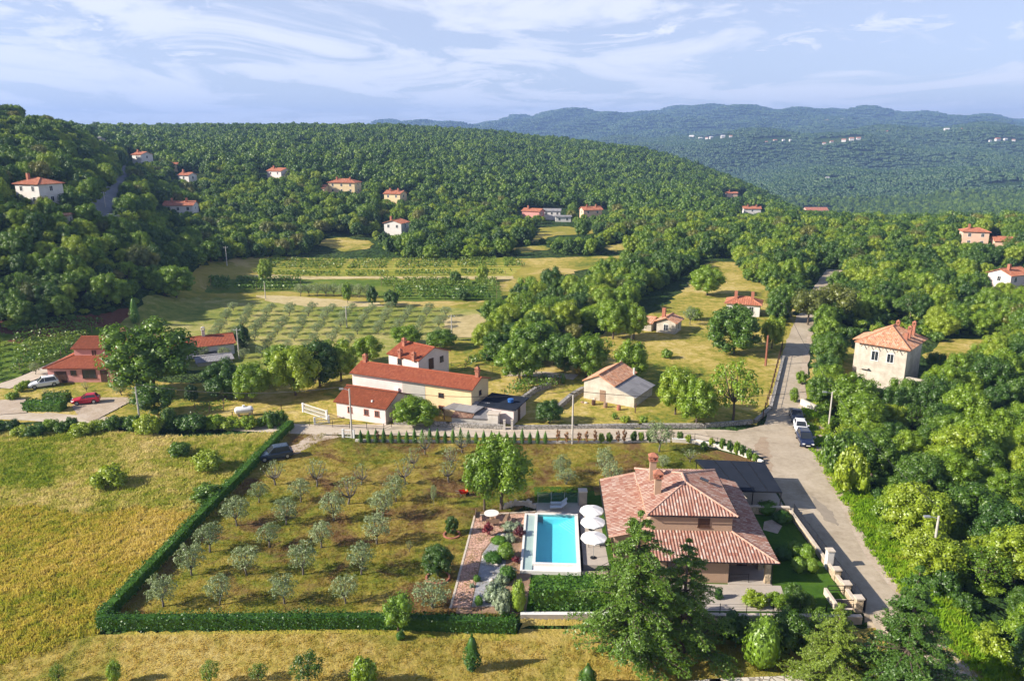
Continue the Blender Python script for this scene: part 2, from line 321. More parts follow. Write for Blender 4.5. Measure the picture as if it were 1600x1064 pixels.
# ---------------------------------------------------------------- ground
def grid_object(name, xs, ys, zs, m, kind='structure'):
    ny, nx = zs.shape; co = np.stack([xs, ys, zs], -1).reshape(-1, 3)
    idx = np.arange(ny * nx).reshape(ny, nx)
    F = np.stack([idx[:-1, :-1], idx[:-1, 1:], idx[1:, 1:], idx[1:, :-1]], -1).reshape(-1, 4)
    me = bpy.data.meshes.new(name); me.vertices.add(len(co)); me.vertices.foreach_set('co', co.ravel())
    me.loops.add(F.size); me.loops.foreach_set('vertex_index', F.ravel().astype(np.int32))
    me.polygons.add(len(F)); me.polygons.foreach_set('loop_start', np.arange(0, F.size, 4, dtype=np.int32))
    me.update(); me.validate(); me.polygons.foreach_set('use_smooth', [True] * len(F)); me.materials.append(m)
    return link(name, me, kind=kind)
wood_floor = ground_mat("wood_floor_undergrowth", [(0.3,(0.015,0.035,0.008)),(0.5,(0.035,0.07,0.014)),(0.7,(0.09,0.11,0.03))], big=0.006, fine=0.05, bump=1.0, bscale=0.12, bdist=6.0)
Yg = np.concatenate([np.linspace(-40, 55, 24), np.linspace(55.5, 60, 10), np.geomspace(60.5, 9000, 330)])
Ug = np.linspace(-1.55, 1.55, 300)
YY, UU = np.meshgrid(Yg, Ug, indexing='ij'); XX = UU * (CP * np.maximum(YY, 0) + SP * CAMH + 20)
grid_object("terrain", XX, YY, T(XX, YY), wood_floor)

def pip(poly, x, y):
    """which of the points lie in the polygon"""
    x = np.asarray(x); y = np.asarray(y); c = np.zeros(x.shape, bool); n = len(poly)
    for i in range(n):
        x0, y0 = poly[i]; x1, y1 = poly[(i+1) % n]
        if y0 == y1: continue
        c ^= ((y0 > y) != (y1 > y)) & (x < (x1 - x0) * (y - y0) / (y1 - y0) + x0)
    return c
LIFT = [0.0]
def sheet(name, world_poly, m, lift, step=None, jitter=0.0, kind='structure', seed=1, **tg):
    """a patch of ground: polygon in world metres, edge roughened, draped on the terrain a few mm or cm above it"""
    rnd = random.Random(seed); pts = []
    xs = [p[0] for p in world_poly]; ys = [p[1] for p in world_poly]; size = max(max(xs)-min(xs), max(ys)-min(ys))
    st = step or max(size / 40, 1.0); es = (jitter * 2.5) if jitter else st
    n = len(world_poly)
    for i in range(n):
        a, b = Vector(world_poly[i][:2]), Vector(world_poly[(i+1) % n][:2]); L = (b-a).length; k = max(1, int(L / es)); nv = Vector((-(b-a).y, (b-a).x)).normalized()
        for j in range(k):
            q = a.lerp(b, j / k)
            if jitter: q = q + nv * rnd.uniform(-jitter, jitter)
            pts.append((q.x, q.y))
    m_ = len(pts); edges = [(i, (i+1) % m_) for i in range(m_)]
    gx = np.arange(min(xs), max(xs), st); gy = np.arange(min(ys), max(ys), st)
    if len(gx) and len(gy):
        A, B = np.meshgrid(gx + 0.37*st, gy + 0.41*st); A = A.ravel(); B = B.ravel(); k = pip(pts, A, B)
        inner = [(float(a), float(b)) for a, b in zip(A[k], B[k])]
    else: inner = []
    vs, es_, fs, *_ = delaunay_2d_cdt([Vector(p) for p in pts + inner], edges, [], 1, 1e-5)
    V = [(v.x, v.y, float(T(v.x, v.y)) + lift) for v in vs]
    mb = MB(); mb.v = V; mb.f = [list(f) for f in fs]
    return mb.build(name, m, kind=kind, **tg)
def GP(pts): return [G(*p)[:2] for p in pts]
def strip(pts, width, lift, name, m, jitter=0.0, seed=3, widths=None):
    """a road: centre line in world metres, given width"""
    P = [Vector(p[:2]) for p in pts]; res = []; ws = widths or [width] * len(P)
    for i in range(len(P) - 1):                         # Catmull-Rom through the points
        p0, p1, p2, p3 = P[max(i-1, 0)], P[i], P[i+1], P[min(i+2, len(P)-1)]; k = max(2, int((p2-p1).length / 2.5))
        for j in range(k):
            t = j / k; q = 0.5 * ((2*p1) + (p2-p0)*t + (2*p0-5*p1+4*p2-p3)*t*t + (3*p1-p0-3*p2+p3)*t**3); res.append((q, ws[i]*(1-t) + ws[i+1]*t))
    res.append((P[-1], ws[-1])); rnd = random.Random(seed); mb = MB(); V = []; n = len(res); N = 5
    for i, (q, wd) in enumerate(res):
        d = (res[min(i+1, n-1)][0] - res[max(i-1, 0)][0]).normalized(); nv = Vector((-d.y, d.x))
        for k in range(N):
            e = wd / 2 * (1 - 2 * k / (N - 1))
            if jitter and k in (0, N-1): e += rnd.uniform(-jitter, jitter)
            r = q + nv * e; V.append((r.x, r.y, float(T(r.x, r.y)) + lift))
    mb.v = V; mb.f = [[i*N+k, (i+1)*N+k, (i+1)*N+k+1, i*N+k+1] for i in range(n-1) for k in range(N-1)]
    return mb.build(name, m, kind='structure')

YEL, YG, GRN = (0.40,0.27,0.055), (0.27,0.25,0.035), (0.13,0.19,0.02)
m_meadow = ground_mat("tall_grass_meadow", [(0.36,(0.13,0.19,0.018)),(0.44,(0.27,0.28,0.03)),(0.51,(0.42,0.35,0.06)),(0.58,(0.50,0.39,0.10)),(0.68,(0.56,0.46,0.20))], big=0.045, fine=0.8, fade=0.5, bump=1.0, bscale=1.6, bdist=0.7)
m_mown = ground_mat("mown_dry_grass", [(0.38,(0.19,0.18,0.03)),(0.46,(0.32,0.26,0.05)),(0.54,(0.43,0.32,0.085)),(0.64,(0.50,0.40,0.16))], big=0.05, fine=0.9, fade=0.4, bump=0.8, bscale=2.6, bdist=0.3, patch=(0.17,0.19,0.025), pscale=0.09, plo=0.52, phi=0.66)
m_lawn_yard = ground_mat("dry_yard_grass", [(0.38,(0.10,0.15,0.02)),(0.46,(0.26,0.24,0.035)),(0.53,(0.43,0.33,0.085)),(0.62,(0.56,0.44,0.19))], big=0.06, fine=0.6, fade=0.5, bump=0.7, bscale=1.2, bdist=0.35)
m_orch = ground_mat("orchard_grass", [(0.37,(0.08,0.12,0.015)),(0.45,(0.17,0.18,0.022)),(0.53,(0.28,0.23,0.04)),(0.63,(0.42,0.31,0.09))], big=0.07, fine=0.8, fade=0.45, bump=0.8, bscale=2.6, bdist=0.3, patch=(0.17,0.10,0.04), pscale=0.16, plo=0.47, phi=0.60, pdet=9)
m_vine_ground = ground_mat("vineyard_soil_grass", [(0.36,(0.13,0.17,0.02)),(0.5,(0.30,0.26,0.04)),(0.66,(0.42,0.32,0.09))], big=0.03, fine=0.4, fade=0.4, bump=0.6, bscale=0.9, bdist=0.4, patch=(0.48,0.36,0.13), pscale=0.05, plo=0.52, phi=0.60)
m_olive_ground = ground_mat("olive_grove_grass", [(0.38,(0.11,0.16,0.025)),(0.5,(0.25,0.26,0.055)),(0.62,(0.44,0.37,0.15))], big=0.04, fine=0.4, fade=0.5, bump=0.5, bscale=1.0, bdist=0.3)
m_red_soil = ground_mat("red_soil", [(0.35,(0.10,0.04,0.025)),(0.65,(0.19,0.085,0.05))], big=0.1, fine=1.2, bump=0.6)
m_lawn = ground_mat("garden_lawn", [(0.35,(0.03,0.075,0.008)),(0.5,(0.05,0.115,0.011)),(0.66,(0.085,0.15,0.018))], big=0.25, fine=3.0, bump=0.5, bscale=6, bdist=0.08)
m_bank = ground_mat("road_verge_weeds", [(0.36,(0.10,0.21,0.012)),(0.5,(0.21,0.33,0.02)),(0.62,(0.40,0.37,0.06))], big=0.12, fine=0.7, bump=1.0, bscale=1.5, bdist=0.5)
m_asph = ground_mat("worn_asphalt", [(0.34,(0.29,0.235,0.165)),(0.5,(0.41,0.34,0.25)),(0.66,(0.51,0.43,0.33))], big=0.16, fine=1.4, fade=0.45, bump=0.25, bscale=12, bdist=0.03, patch=(0.45,0.37,0.27), pscale=0.22, plo=0.56, phi=0.70)
m_gravel = ground_mat("gravel_margin", [(0.34,(0.33,0.25,0.17)),(0.5,(0.45,0.36,0.27)),(0.66,(0.55,0.47,0.38))], big=0.3, fine=3, bump=0.6, bscale=9, bdist=0.06)
m_track = ground_mat("pale_dirt_lane", [(0.34,(0.40,0.31,0.21)),(0.5,(0.50,0.42,0.32)),(0.66,(0.58,0.51,0.42))], big=0.15, fine=1.5, bump=0.3, bscale=6, bdist=0.05)

# broad ground patches (corner points read off the photograph, projected to the ground)
sheet("meadow", [(-160, 30), (-1.0, 30)] + [(1.0, 52.0)] + GP([(808,980),(150,990),(455,674),(300,684),(0,663)]) + [(-190, 104)], m_meadow, 0.02, step=4, jitter=0.25)
m_meadow_up = ground_mat("pale_straw_meadow", [(0.36,(0.12,0.19,0.018)),(0.44,(0.24,0.28,0.03)),(0.50,(0.40,0.37,0.09)),(0.57,(0.54,0.45,0.19)),(0.66,(0.60,0.52,0.30))], big=0.06, fine=0.7, fade=0.45, bump=1.0, bscale=1.2, bdist=0.8)
sheet("upper_meadow", GP([(-200,668),(0,664),(300,684),(450,676),(395,735),(330,806),(220,792),(130,806),(60,790),(-60,800)]), m_meadow_up, 0.035, step=3, jitter=0.9, seed=41)
sheet("mown_field", [(-62, 24)] + GP([(0,1028),(150,992)]) + [(-0.5, 55.8), (0.6, 57.0), (0.7, 58.12), (30, 57.8), (34.5, 57), (38, 47), (30, 24)], m_mown, 0.05, step=1.5, jitter=0.05)
sheet("orchard_ground", GP([(150,985),(808,975)]) + [(0.8, 62), (1.2, 78.5), (10.5, 81.5), (22, 82.5)] + GP([(1190,722),(1060,688),(900,686),(700,684),(480,680),(455,672)]), m_orch, 0.05, step=2, jitter=0)
sheet("yard_grass", GP([(-250,652),(0,658),(200,664),(480,664),(900,668),(1180,664),(1222,600),(1240,540),(1245,500),(1215,415),(1110,408),(1050,470),(1000,500),(830,560),(760,560),(700,520),(430,575),(300,600),(190,590),(60,600),(-250,640)]), m_lawn_yard, 0.05, step=4, jitter=0.8)
sheet("vineyard_ground", GP([(300,432),(330,405),(430,400),(800,404),(985,402),(1000,410),(900,425),(770,470),(740,486),(480,482),(340,470),(260,462)]), m_vine_ground, 0.08, step=4, jitter=1.2, seed=5)
sheet("olive_grove_ground", GP([(190,505),(230,462),(330,464),(480,474),(740,484),(760,500),(745,528),(700,534),(690,560),(560,575),(420,580),(300,580),(230,560),(150,540)]), m_olive_ground, 0.09, step=4, jitter=1.0, seed=6)
m_band = ground_mat("yellow_green_vineyard_band", [(0.36,(0.15,0.20,0.02)),(0.5,(0.30,0.30,0.03)),(0.64,(0.46,0.38,0.10))], big=0.02, fine=0.3, fade=0.45, bump=0.6, bscale=0.9, bdist=0.4, row=(90, 3.2, 0.22))
m_green_band = ground_mat("green_vineyard_floor", [(0.36,(0.05,0.10,0.012)),(0.5,(0.11,0.17,0.02)),(0.64,(0.24,0.24,0.05))], big=0.03, fine=0.3, bump=0.6, bscale=0.9, bdist=0.4)
m_dry = ground_mat("dry_pale_grass", [(0.36,(0.34,0.27,0.11)),(0.5,(0.50,0.40,0.20)),(0.64,(0.60,0.50,0.29))], big=0.05, fine=0.5, bump=0.5, bscale=1.2, bdist=0.3)
sheet("vineyard_band", GP([(425,404),(800,403),(815,416),(800,432),(430,430),(395,420)]), m_band, 0.10, step=4, jitter=0.6, seed=31)
sheet("vineyard_edge_strip", GP([(395,430),(430,430),(800,432),(805,437),(560,436),(400,434)]), m_dry, 0.115, step=4, jitter=0.4, seed=32)
sheet("green_vineyard_floor", GP([(330,436),(470,437),(780,438),(785,470),(600,472),(590,462),(440,456),(320,458)]), m_green_band, 0.125, step=4, jitter=0.6, seed=33)
sheet("dry_strip", GP([(400,462),(470,464),(590,474),(600,480),(480,480),(420,472)]), m_dry, 0.13, step=4, jitter=0.6, seed=34)
sheet("dry_field", GP([(690,500),(745,492),(760,500),(745,528),(705,530)]), m_dry, 0.13, step=3, jitter=0.5, seed=35)
sheet("dry_field", GP([(640,552),(700,533),(750,534),(760,560),(705,576)]), m_lawn_yard, 0.135, step=3, jitter=0.5, seed=36)
sheet("red_field", GP([(-300,560),(-300,520),(60,512),(200,482),(215,500),(60,540)]), m_red_soil, 0.10, step=4, jitter=0.6)
sheet("left_vineyard_ground", GP([(-300,640),(-300,565),(80,528),(200,500),(215,508),(100,560),(0,600)]), m_green_band, 0.11, step=4, jitter=0.5)
for k, poly in enumerate([
    [(500,384),(508,374),(540,372),(582,378),(580,388),(540,394)], [(830,380),(845,356),(880,354),(938,360),(925,366),(870,368)],
    [(800,388),(850,384),(860,390),(810,396)], [(940,386),(985,378),(1000,384),(960,394)], [(800,414),(850,404),(985,400),(975,412),(860,420)]]):
    sheet("clearing_field", GP(poly), m_lawn_yard if k not in (1,) else m_vine_ground, 0.12, step=4, jitter=1.0, seed=20+k)
sheet("right_clearing", GP([(1440,560),(1480,530),(1560,532),(1575,556),(1500,572)]), m_lawn_yard, 0.1, step=3, jitter=0.8)
sheet("ruin_yard", GP([(1262,600),(1275,540),(1330,530),(1345,600),(1300,640)]), m_lawn_yard, 0.1, step=2, jitter=0.5)
# verge, gravel, roads
main_px = [(1545,1180),(1488,1090),(1430,1018),(1392,962),(1345,900),(1313,850),(1289,800),(1263,755),(1243,715),(1226,680),(1224,640),(1230,600),(1240,550),(1251,515),(1262,488),(1276,460),(1292,436),(1302,422)]
main_w = [3.6,3.6,3.6,3.6,3.6,3.8,4.1,4.6,5.4,5.2,4.2,3.8,3.6,3.5,3.4,3.4,3.4,3.4]
MAIN = [G(*p) for p in main_px]
strip([(p[0]+3.2, p[1]) for p in MAIN[:12]], 7.0, 0.03, "road_verge", m_bank, jitter=0.5, seed=7)
strip([(p[0]+0.55, p[1]) for p in MAIN], 0, 0.06, "gravel_shoulder", m_gravel, jitter=0.25, seed=8, widths=[x+1.2 for x in main_w])
sheet("gravel_layby", GP([(1258,765),(1243,700),(1238,668),(1246,655),(1300,668),(1290,700),(1285,730),(1290,765)]), m_gravel, 0.065, step=1.5, jitter=0.25)
strip(MAIN, 0, 0.07, "main_road", m_asph, jitter=0.12, seed=9, widths=main_w)
lane = GP([(1222,690),(1165,684),(1100,680),(1000,680),(900,677),(750,675),(600,672),(480,671),(380,667),(250,661),(100,655),(0,649),(-200,640)])
sheet("roadside_pavement", [(30.5,57.5),(32.4,57.5),(33.2,66),(35.6,80),(39,92),(36,93.5),(31.5,87.5),(30.5,76)], m_asph, 0.055, step=2, jitter=0.05)
strip(lane, 0, 0.074, "side_lane", m_track, jitter=0.15, seed=10, widths=[4.4,4.6,4.2,4.0,4.0,4.0,4.0,3.6,3.2,3,3,3,3])
sheet("junction_apron", GP([(1242,700),(1236,662),(1205,662),(1150,674),(1100,674),(1110,686),(1160,700),(1192,716),(1215,745),(1250,742)]), m_asph, 0.078, step=1.5, jitter=0.1)
m_dirt = ground_mat("brown_dirt_stain", [(0.4,(0.30,0.22,0.15)),(0.6,(0.40,0.31,0.22))], big=0.8, fine=4, bump=0.4, bscale=8, bdist=0.05)
sheet("dirt_patch", GP([(1178,700),(1188,684),(1199,684),(1204,712),(1208,738),(1200,736),(1190,716)]), m_dirt, 0.084, step=0.8, jitter=0.25)
sheet("road_patch", GP([(1268,775),(1300,800),(1310,822),(1290,815),(1272,792)]), ground_mat("dark_asphalt_patch", [(0.4,(0.26,0.22,0.17)),(0.6,(0.32,0.27,0.21))], big=0.4, fine=4, bump=0.2, bscale=10, bdist=0.02), 0.084, step=1.5, jitter=0.15)
strip(GP([(200,664),(110,655),(60,650)]), 3, 0.076, "yard_path", m_track, seed=11)
strip(GP([(0,607),(60,585),(130,553),(180,532)]), 4.0, 0.14, "farm_track", m_track, jitter=0.2, seed=12)
sheet("paved_drive", GP([(-40,652),(0,649),(42,646),(40,624),(0,626),(-40,630)]), m_gravel, 0.15, step=2)
sheet("parking_pad", GP([(125,655),(112,636),(130,622),(200,622),(205,628),(145,660)]), m_gravel, 0.15, step=2, jitter=0.1)
strip(GP([(788,585),(850,585),(900,590)]), 3.0, 0.12, "courtyard_path", m_track, jitter=0.3, seed=13)
hill_road = [G(*p) for p in [(120,352),(150,349),(160,330),(172,312),(186,294),(196,276),(200,262)]]
m_far_asph = ground_mat("far_asphalt", [(0.35,(0.17,0.18,0.19)),(0.65,(0.26,0.26,0.26))], big=0.1, fine=1)
strip(hill_road, 7, 0.4, "hill_road", m_far_asph, seed=14, widths=[9,9,8,7,6,6,6])
strip([G(*p) for p in [(110,352),(188,352)]], 4, 0.45, "hill_road_bend", m_track, seed=15)
sheet("driveway_gate_pad", GP([(430,712),(470,690),(486,678),(540,682),(500,690),(450,716),(420,722)]), m_gravel, 0.062, step=1.5, jitter=0.2)

# ---------------------------------------------------------------- foliage prototypes
def arr_mesh(name, V, F, m, smooth=False):
    me = bpy.data.meshes.new(name); V = np.asarray(V, np.float32); F = np.asarray(F, np.int32); k = F.shape[1]
    me.vertices.add(len(V)); me.vertices.foreach_set('co', V.ravel()); me.loops.add(F.size); me.loops.foreach_set('vertex_index', F.ravel())
    me.polygons.add(len(F)); me.polygons.foreach_set('loop_start', np.arange(0, F.size, k, dtype=np.int32)); me.update(); me.validate()
    if m: me.materials.append(m)
    if smooth: me.polygons.foreach_set('use_smooth', [True]*len(F))
    return me
def leaves(rng, P, Nrm, size, jit=0.55, aspect=0.7):
    """one bent leaf-cluster quad per point, facing roughly along its normal"""
    n = len(P); N = Nrm + rng.normal(0, jit, (n, 3)); N /= np.linalg.norm(N, axis=1)[:, None] + 1e-9
    a = np.cross(N, rng.normal(0, 1, (n, 3))); a /= np.linalg.norm(a, axis=1)[:, None] + 1e-9; b = np.cross(N, a)
    s = size * rng.uniform(0.6, 1.35, n)[:, None]; a = a * s * 0.5; b = b * s * 0.5 * aspect
    k = rng.uniform(-0.3, 0.3, (n, 1))
    V = np.stack([P - a, P - b + a*k, P + a + N*s*0.12, P + b - a*k], 1).reshape(-1, 3)
    return V, np.arange(4*n).reshape(n, 4)
def ico(sub=1):
    bm = bmesh.new(); bmesh.ops.create_icosphere(bm, subdivisions=sub, radius=1); V = np.array([v.co[:] for v in bm.verts]); F = np.array([[v.index for v in f.verts] for f in bm.faces]); bm.free(); return V, F
ICO1, ICO2 = ico(1), ico(2)
def crown_mesh(name, seed, m, R=3.5, Ht=7.0, base=1.6, lumps=16, lr=(0.30, 0.48), n=3000, leaf=0.34, core=0.78, jit=0.55, flat=1.0, spread=0.72, up=0.0):
    rng = np.random.default_rng(seed); cz = (base + Ht) / 2; hz = (Ht - base) / 2; L = []
    for i in range(lumps):
        t = (i + 0.5) / lumps; ph = i * 2.39996 + rng.uniform(-0.4, 0.4); ct = 1 - 1.92 * t; st = math.sqrt(max(0, 1 - ct*ct))
        rr = rng.uniform(0.75, 1.08) * spread; r = R * rng.uniform(*lr)
        L.append((R*rr*st*math.cos(ph), R*rr*st*math.sin(ph), cz + hz*rr*ct + up, r))
    L.append((0, 0, cz, R*0.55)); L = np.array(L); wts = L[:, 3]**2; wts /= wts.sum()
    idx = rng.choice(len(L), n, p=wts); d = rng.normal(0, 1, (n, 3)); d /= np.linalg.norm(d, axis=1)[:, None]
    d[:, 2] = np.where(d[:, 2] < -0.5, -d[:, 2], d[:, 2])
    rad = L[idx, 3] * (rng.uniform(0.72, 1.0, n) ** 0.6) * (1 + 0.18*np.sin(d[:, 0]*7 + idx)*np.cos(d[:, 1]*6 + idx*2)) * rng.choice([1.0, 1.13], n, p=[0.88, 0.12])
    P = L[idx, :3] + d * rad[:, None] * np.array([1, 1, flat])
    V, F = leaves(rng, P, d * 0.9 + np.array([0, 0, 0.25]), leaf, jit)
    Vs = [V]; o = len(V); Fs = [np.concatenate([F[:, [0,1,2]], F[:, [0,2,3]]])]
    if core:
        iv, if_ = ICO1
        for (x, y, z, r) in L:
            q = iv * (r * core * rng.uniform(0.85, 1.05, len(iv)))[:, None] + np.array([x, y, z]); Vs.append(q); Fs.append(if_ + o); o += len(iv)
    return arr_mesh(name, np.concatenate(Vs), np.concatenate(Fs), m), L
def trunk_mesh(name, seed, m, L=None, ht=2.6, r=0.22, Ht=7, nb=6, lean=0.0, n=6):
    rng = random.Random(seed); mb = MB()
    top = (rng.uniform(-.2,.2)+lean, rng.uniform(-.2,.2), ht)
    mb.tube([(0,0,-0.15), (0.03,0,0.12), (lean*0.5+rng.uniform(-.08,.08), 0, ht*0.5), top], [r*1.45, r, r*0.85, r*0.75], n)
    if L is not None:
        for (x, y, z, q) in list(L[:-1])[:nb*2:1][:nb]:
            mid = (top[0]*0.5 + x*0.5 + rng.uniform(-.2,.2), top[1]*0.5 + y*0.5, ht + (z-ht)*0.35)
            mb.tube([top, mid, (x*0.85, y*0.85, z)], [r*0.55, r*0.38, r*0.14], 5)
    return mb.mesh(name, m, True)
m_bark = mat("bark_grey_brown", (0.075,0.055,0.04), 0.95, (0.13,0.10,0.075), 6, 0.6, 14)
m_bark_olive = mat("bark_olive", (0.10,0.085,0.07), 0.95, (0.17,0.15,0.125), 8, 0.6, 16)
m_leaf = leaf_mat("broadleaf_green", [(0.055,0.125,0.010),(0.10,0.19,0.011),(0.155,0.26,0.012),(0.21,0.32,0.014),(0.28,0.36,0.02)], 0.32)
m_leaf_dark = leaf_mat("dark_foliage", [(0.038,0.095,0.010),(0.062,0.135,0.011),(0.10,0.185,0.013)], 0.22)
m_leaf_lime = leaf_mat("lime_foliage", [(0.13,0.24,0.015),(0.18,0.30,0.02),(0.23,0.34,0.03)], 0.3)
m_leaf_olive = leaf_mat("olive_foliage", [(0.19,0.25,0.11),(0.25,0.31,0.145),(0.30,0.36,0.18)], 0.2, gloss=0.03, ns=0.35)
m_leaf_brown = leaf_mat("olive_brown_foliage", [(0.09,0.12,0.018),(0.14,0.16,0.022),(0.19,0.19,0.03)], 0.2)
m_needle = leaf_mat("cedar_needles", [(0.08,0.165,0.014),(0.135,0.235,0.018),(0.20,0.30,0.026)], 0.25, ns=0.35)
m_needle_y = leaf_mat("yellowish_needles", [(0.07,0.15,0.016),(0.13,0.215,0.02),(0.20,0.28,0.03)], 0.25, ns=0.4)
m_hedge = leaf_mat("laurel_hedge", [(0.04,0.11,0.012),(0.065,0.155,0.016),(0.10,0.21,0.02)], 0.2, nscale=1.5, gloss=0.025)
m_red_leaf = leaf_mat("red_foliage", [(0.10,0.012,0.02),(0.18,0.02,0.03),(0.26,0.04,0.05)], 0.25)
m_bronze = leaf_mat("bronze_foliage", [(0.20,0.10,0.045),(0.28,0.13,0.05),(0.33,0.17,0.07)], 0.2)
m_yel_leaf = leaf_mat("yellow_bloom", [(0.50,0.36,0.02),(0.62,0.45,0.03)], 0.2)
m_grey_leaf = leaf_mat("silver_foliage", [(0.20,0.26,0.15),(0.27,0.32,0.20)], 0.15)

class Kind:
    def __init__(s, crown, trunk, R, H): s.crown, s.trunk, s.R, s.H = crown, trunk, R, H
def mk(prefix, seeds, lm, bm_=None, R=3.5, H=7.0, **k):
    out = []; tk = {a: k.pop(a) for a in list(k) if a.startswith('t_')}
    for s in seeds:
        c, L = crown_mesh(prefix + "_crown", s, lm, R=R, Ht=H, **k)
        t = trunk_mesh(prefix + "_trunk", s, bm_ or m_bark, L, ht=tk.get('t_ht', H*0.32), r=tk.get('t_r', 0.2), nb=tk.get('t_nb', 6))
        Rr = float(np.abs(np.hypot(L[:, 0], L[:, 1]) + L[:, 3]*0.85).max()); Hh = float((L[:, 2] + L[:, 3]).max())
        out.append(Kind(c, t, Rr, Hh))
    return out
K_broad = mk("broadleaf", range(1, 6), m_leaf, n=7000, leaf=0.245, lumps=30, lr=(0.19,0.36), base=0.35, spread=0.80, core=0.72, jit=0.42)
K_dark = mk("dense", range(11, 14), m_leaf_dark, n=8500, leaf=0.25, lumps=32, lr=(0.19,0.33), base=0.1, spread=0.82, jit=0.42)
K_walnut = mk("walnut", range(15, 17), m_leaf, n=7500, leaf=0.25, lumps=30, lr=(0.18,0.32), base=1.5, core=0.6, spread=0.8, jit=0.45)
K_brown = mk("oak", range(17, 19), m_leaf_brown, n=5200, leaf=0.26, lumps=18, core=0.7)
K_airy = mk("airy", range(21, 24), m_leaf, n=2600, leaf=0.28, lumps=30, lr=(0.16,0.27), core=0.35, spread=0.9, t_nb=14)
K_lime = mk("lime", range(24, 26), m_leaf_lime, n=2600, leaf=0.28, lumps=16, base=0.3, core=0.7, t_ht=1.0)
K_olive = mk("olive", range(31, 36), m_leaf_olive, m_bark_olive, R=1.9, H=3.7, n=2000, leaf=0.165, lumps=24, lr=(0.15,0.30), core=0, base=0.9, spread=0.85, t_ht=0.95, t_r=0.13, t_nb=9, jit=0.9)
K_pruned = mk("pruned_olive", range(41, 44), m_leaf_olive, m_bark_olive, R=1.9, H=3.3, n=330, leaf=0.17, lumps=13, lr=(0.10,0.19), core=0, base=1.5, spread=0.98, t_ht=0.9, t_r=0.15, t_nb=13, jit=1.0)
K_bush = mk("bush", range(51, 54), m_leaf, R=1.5, H=2.0, n=1500, leaf=0.22, lumps=14, lr=(0.28,0.45), base=-0.1, core=0.8, t_ht=0.4, t_r=0.06)
K_dbush = mk("dark_bush", range(54, 56), m_leaf_dark, R=1.5, H=2.0, n=1500, leaf=0.2, lumps=14, lr=(0.28,0.45), base=-0.1, core=0.8, t_ht=0.4, t_r=0.06)
def simple(prefix, seed, lm, **k): return mk(prefix, [seed], lm, **k)[0]
K_red = simple("red_shrub", 61, m_red_leaf, R=0.8, H=1.5, n=500, leaf=0.17, lumps=10, base=0.3, t_ht=0.6, t_r=0.04)
K_bronze = simple("bronze_shrub", 62, m_bronze, R=0.5, H=1.8, n=260, leaf=0.16, lumps=9, base=0.1, t_ht=0.9, t_r=0.03)
K_silver = simple("silver_shrub", 63, m_grey_leaf, R=0.9, H=0.9, n=900, leaf=0.12, lumps=12, base=-0.1, t_ht=0.2, t_r=0.03, core=0.85)
K_ball = simple("clipped_ball", 64, m_leaf_lime, R=0.9, H=1.3, n=1900, leaf=0.10, lumps=9, lr=(0.5,0.6), base=-0.2, core=0.93, spread=0.4, t_ht=0.3, t_r=0.05, jit=0.35)
K_balld = simple("clipped_mound", 65, m_hedge, R=0.9, H=1.2, n=1700, leaf=0.11, lumps=9, lr=(0.5,0.6), base=-0.2, core=0.93, spread=0.4, t_ht=0.3, t_r=0.05, jit=0.4)
K_yellow = simple("yellow_shrub", 66, m_yel_leaf, R=1.2, H=1.7, n=900, leaf=0.17, lumps=10, base=0, core=0.85, t_ht=0.4, t_r=0.05)
def cypress(name, seed, m, R=0.55, H=4.0, n=1400, leaf=0.16, base=0.15):
    rng = np.random.default_rng(seed); z = rng.uniform(0, 1, n); r = R * np.sin(np.clip(z*1.05+0.12, 0, 1)*math.pi)**0.7 * (1 - 0.35*z) * rng.uniform(0.75, 1.15, n)
    a = rng.uniform(0, 2*math.pi, n); r = r * (1 + 0.18*np.sin(a*3 + z*9)); P = np.stack([r*np.cos(a), r*np.sin(a), base + z*(H-base)], 1)
    N = np.stack([np.cos(a), np.sin(a), np.full(n, 0.7)], 1); V, F = leaves(rng, P, N, leaf, 0.5, 0.5)
    iv, if_ = ICO2; q = iv * np.array([R*0.6, R*0.6, (H-base)*0.46]) + np.array([0, 0, base + (H-base)*0.48])
    F3 = np.concatenate([F[:, [0,1,2]], F[:, [0,2,3]], if_ + len(V)])
    c = arr_mesh(name + "_crown", np.concatenate([V, q]), F3, m); t = MB().tube([(0,0,-0.1),(0,0,H*0.5)], [0.07*R*2, 0.03], 5).mesh(name + "_trunk", m_bark)
    return Kind(c, t, R*0.95, H)
K_cyp = cypress("cypress", 71, m_hedge); K_cypd = cypress("dark_cypress", 72, m_leaf_dark)
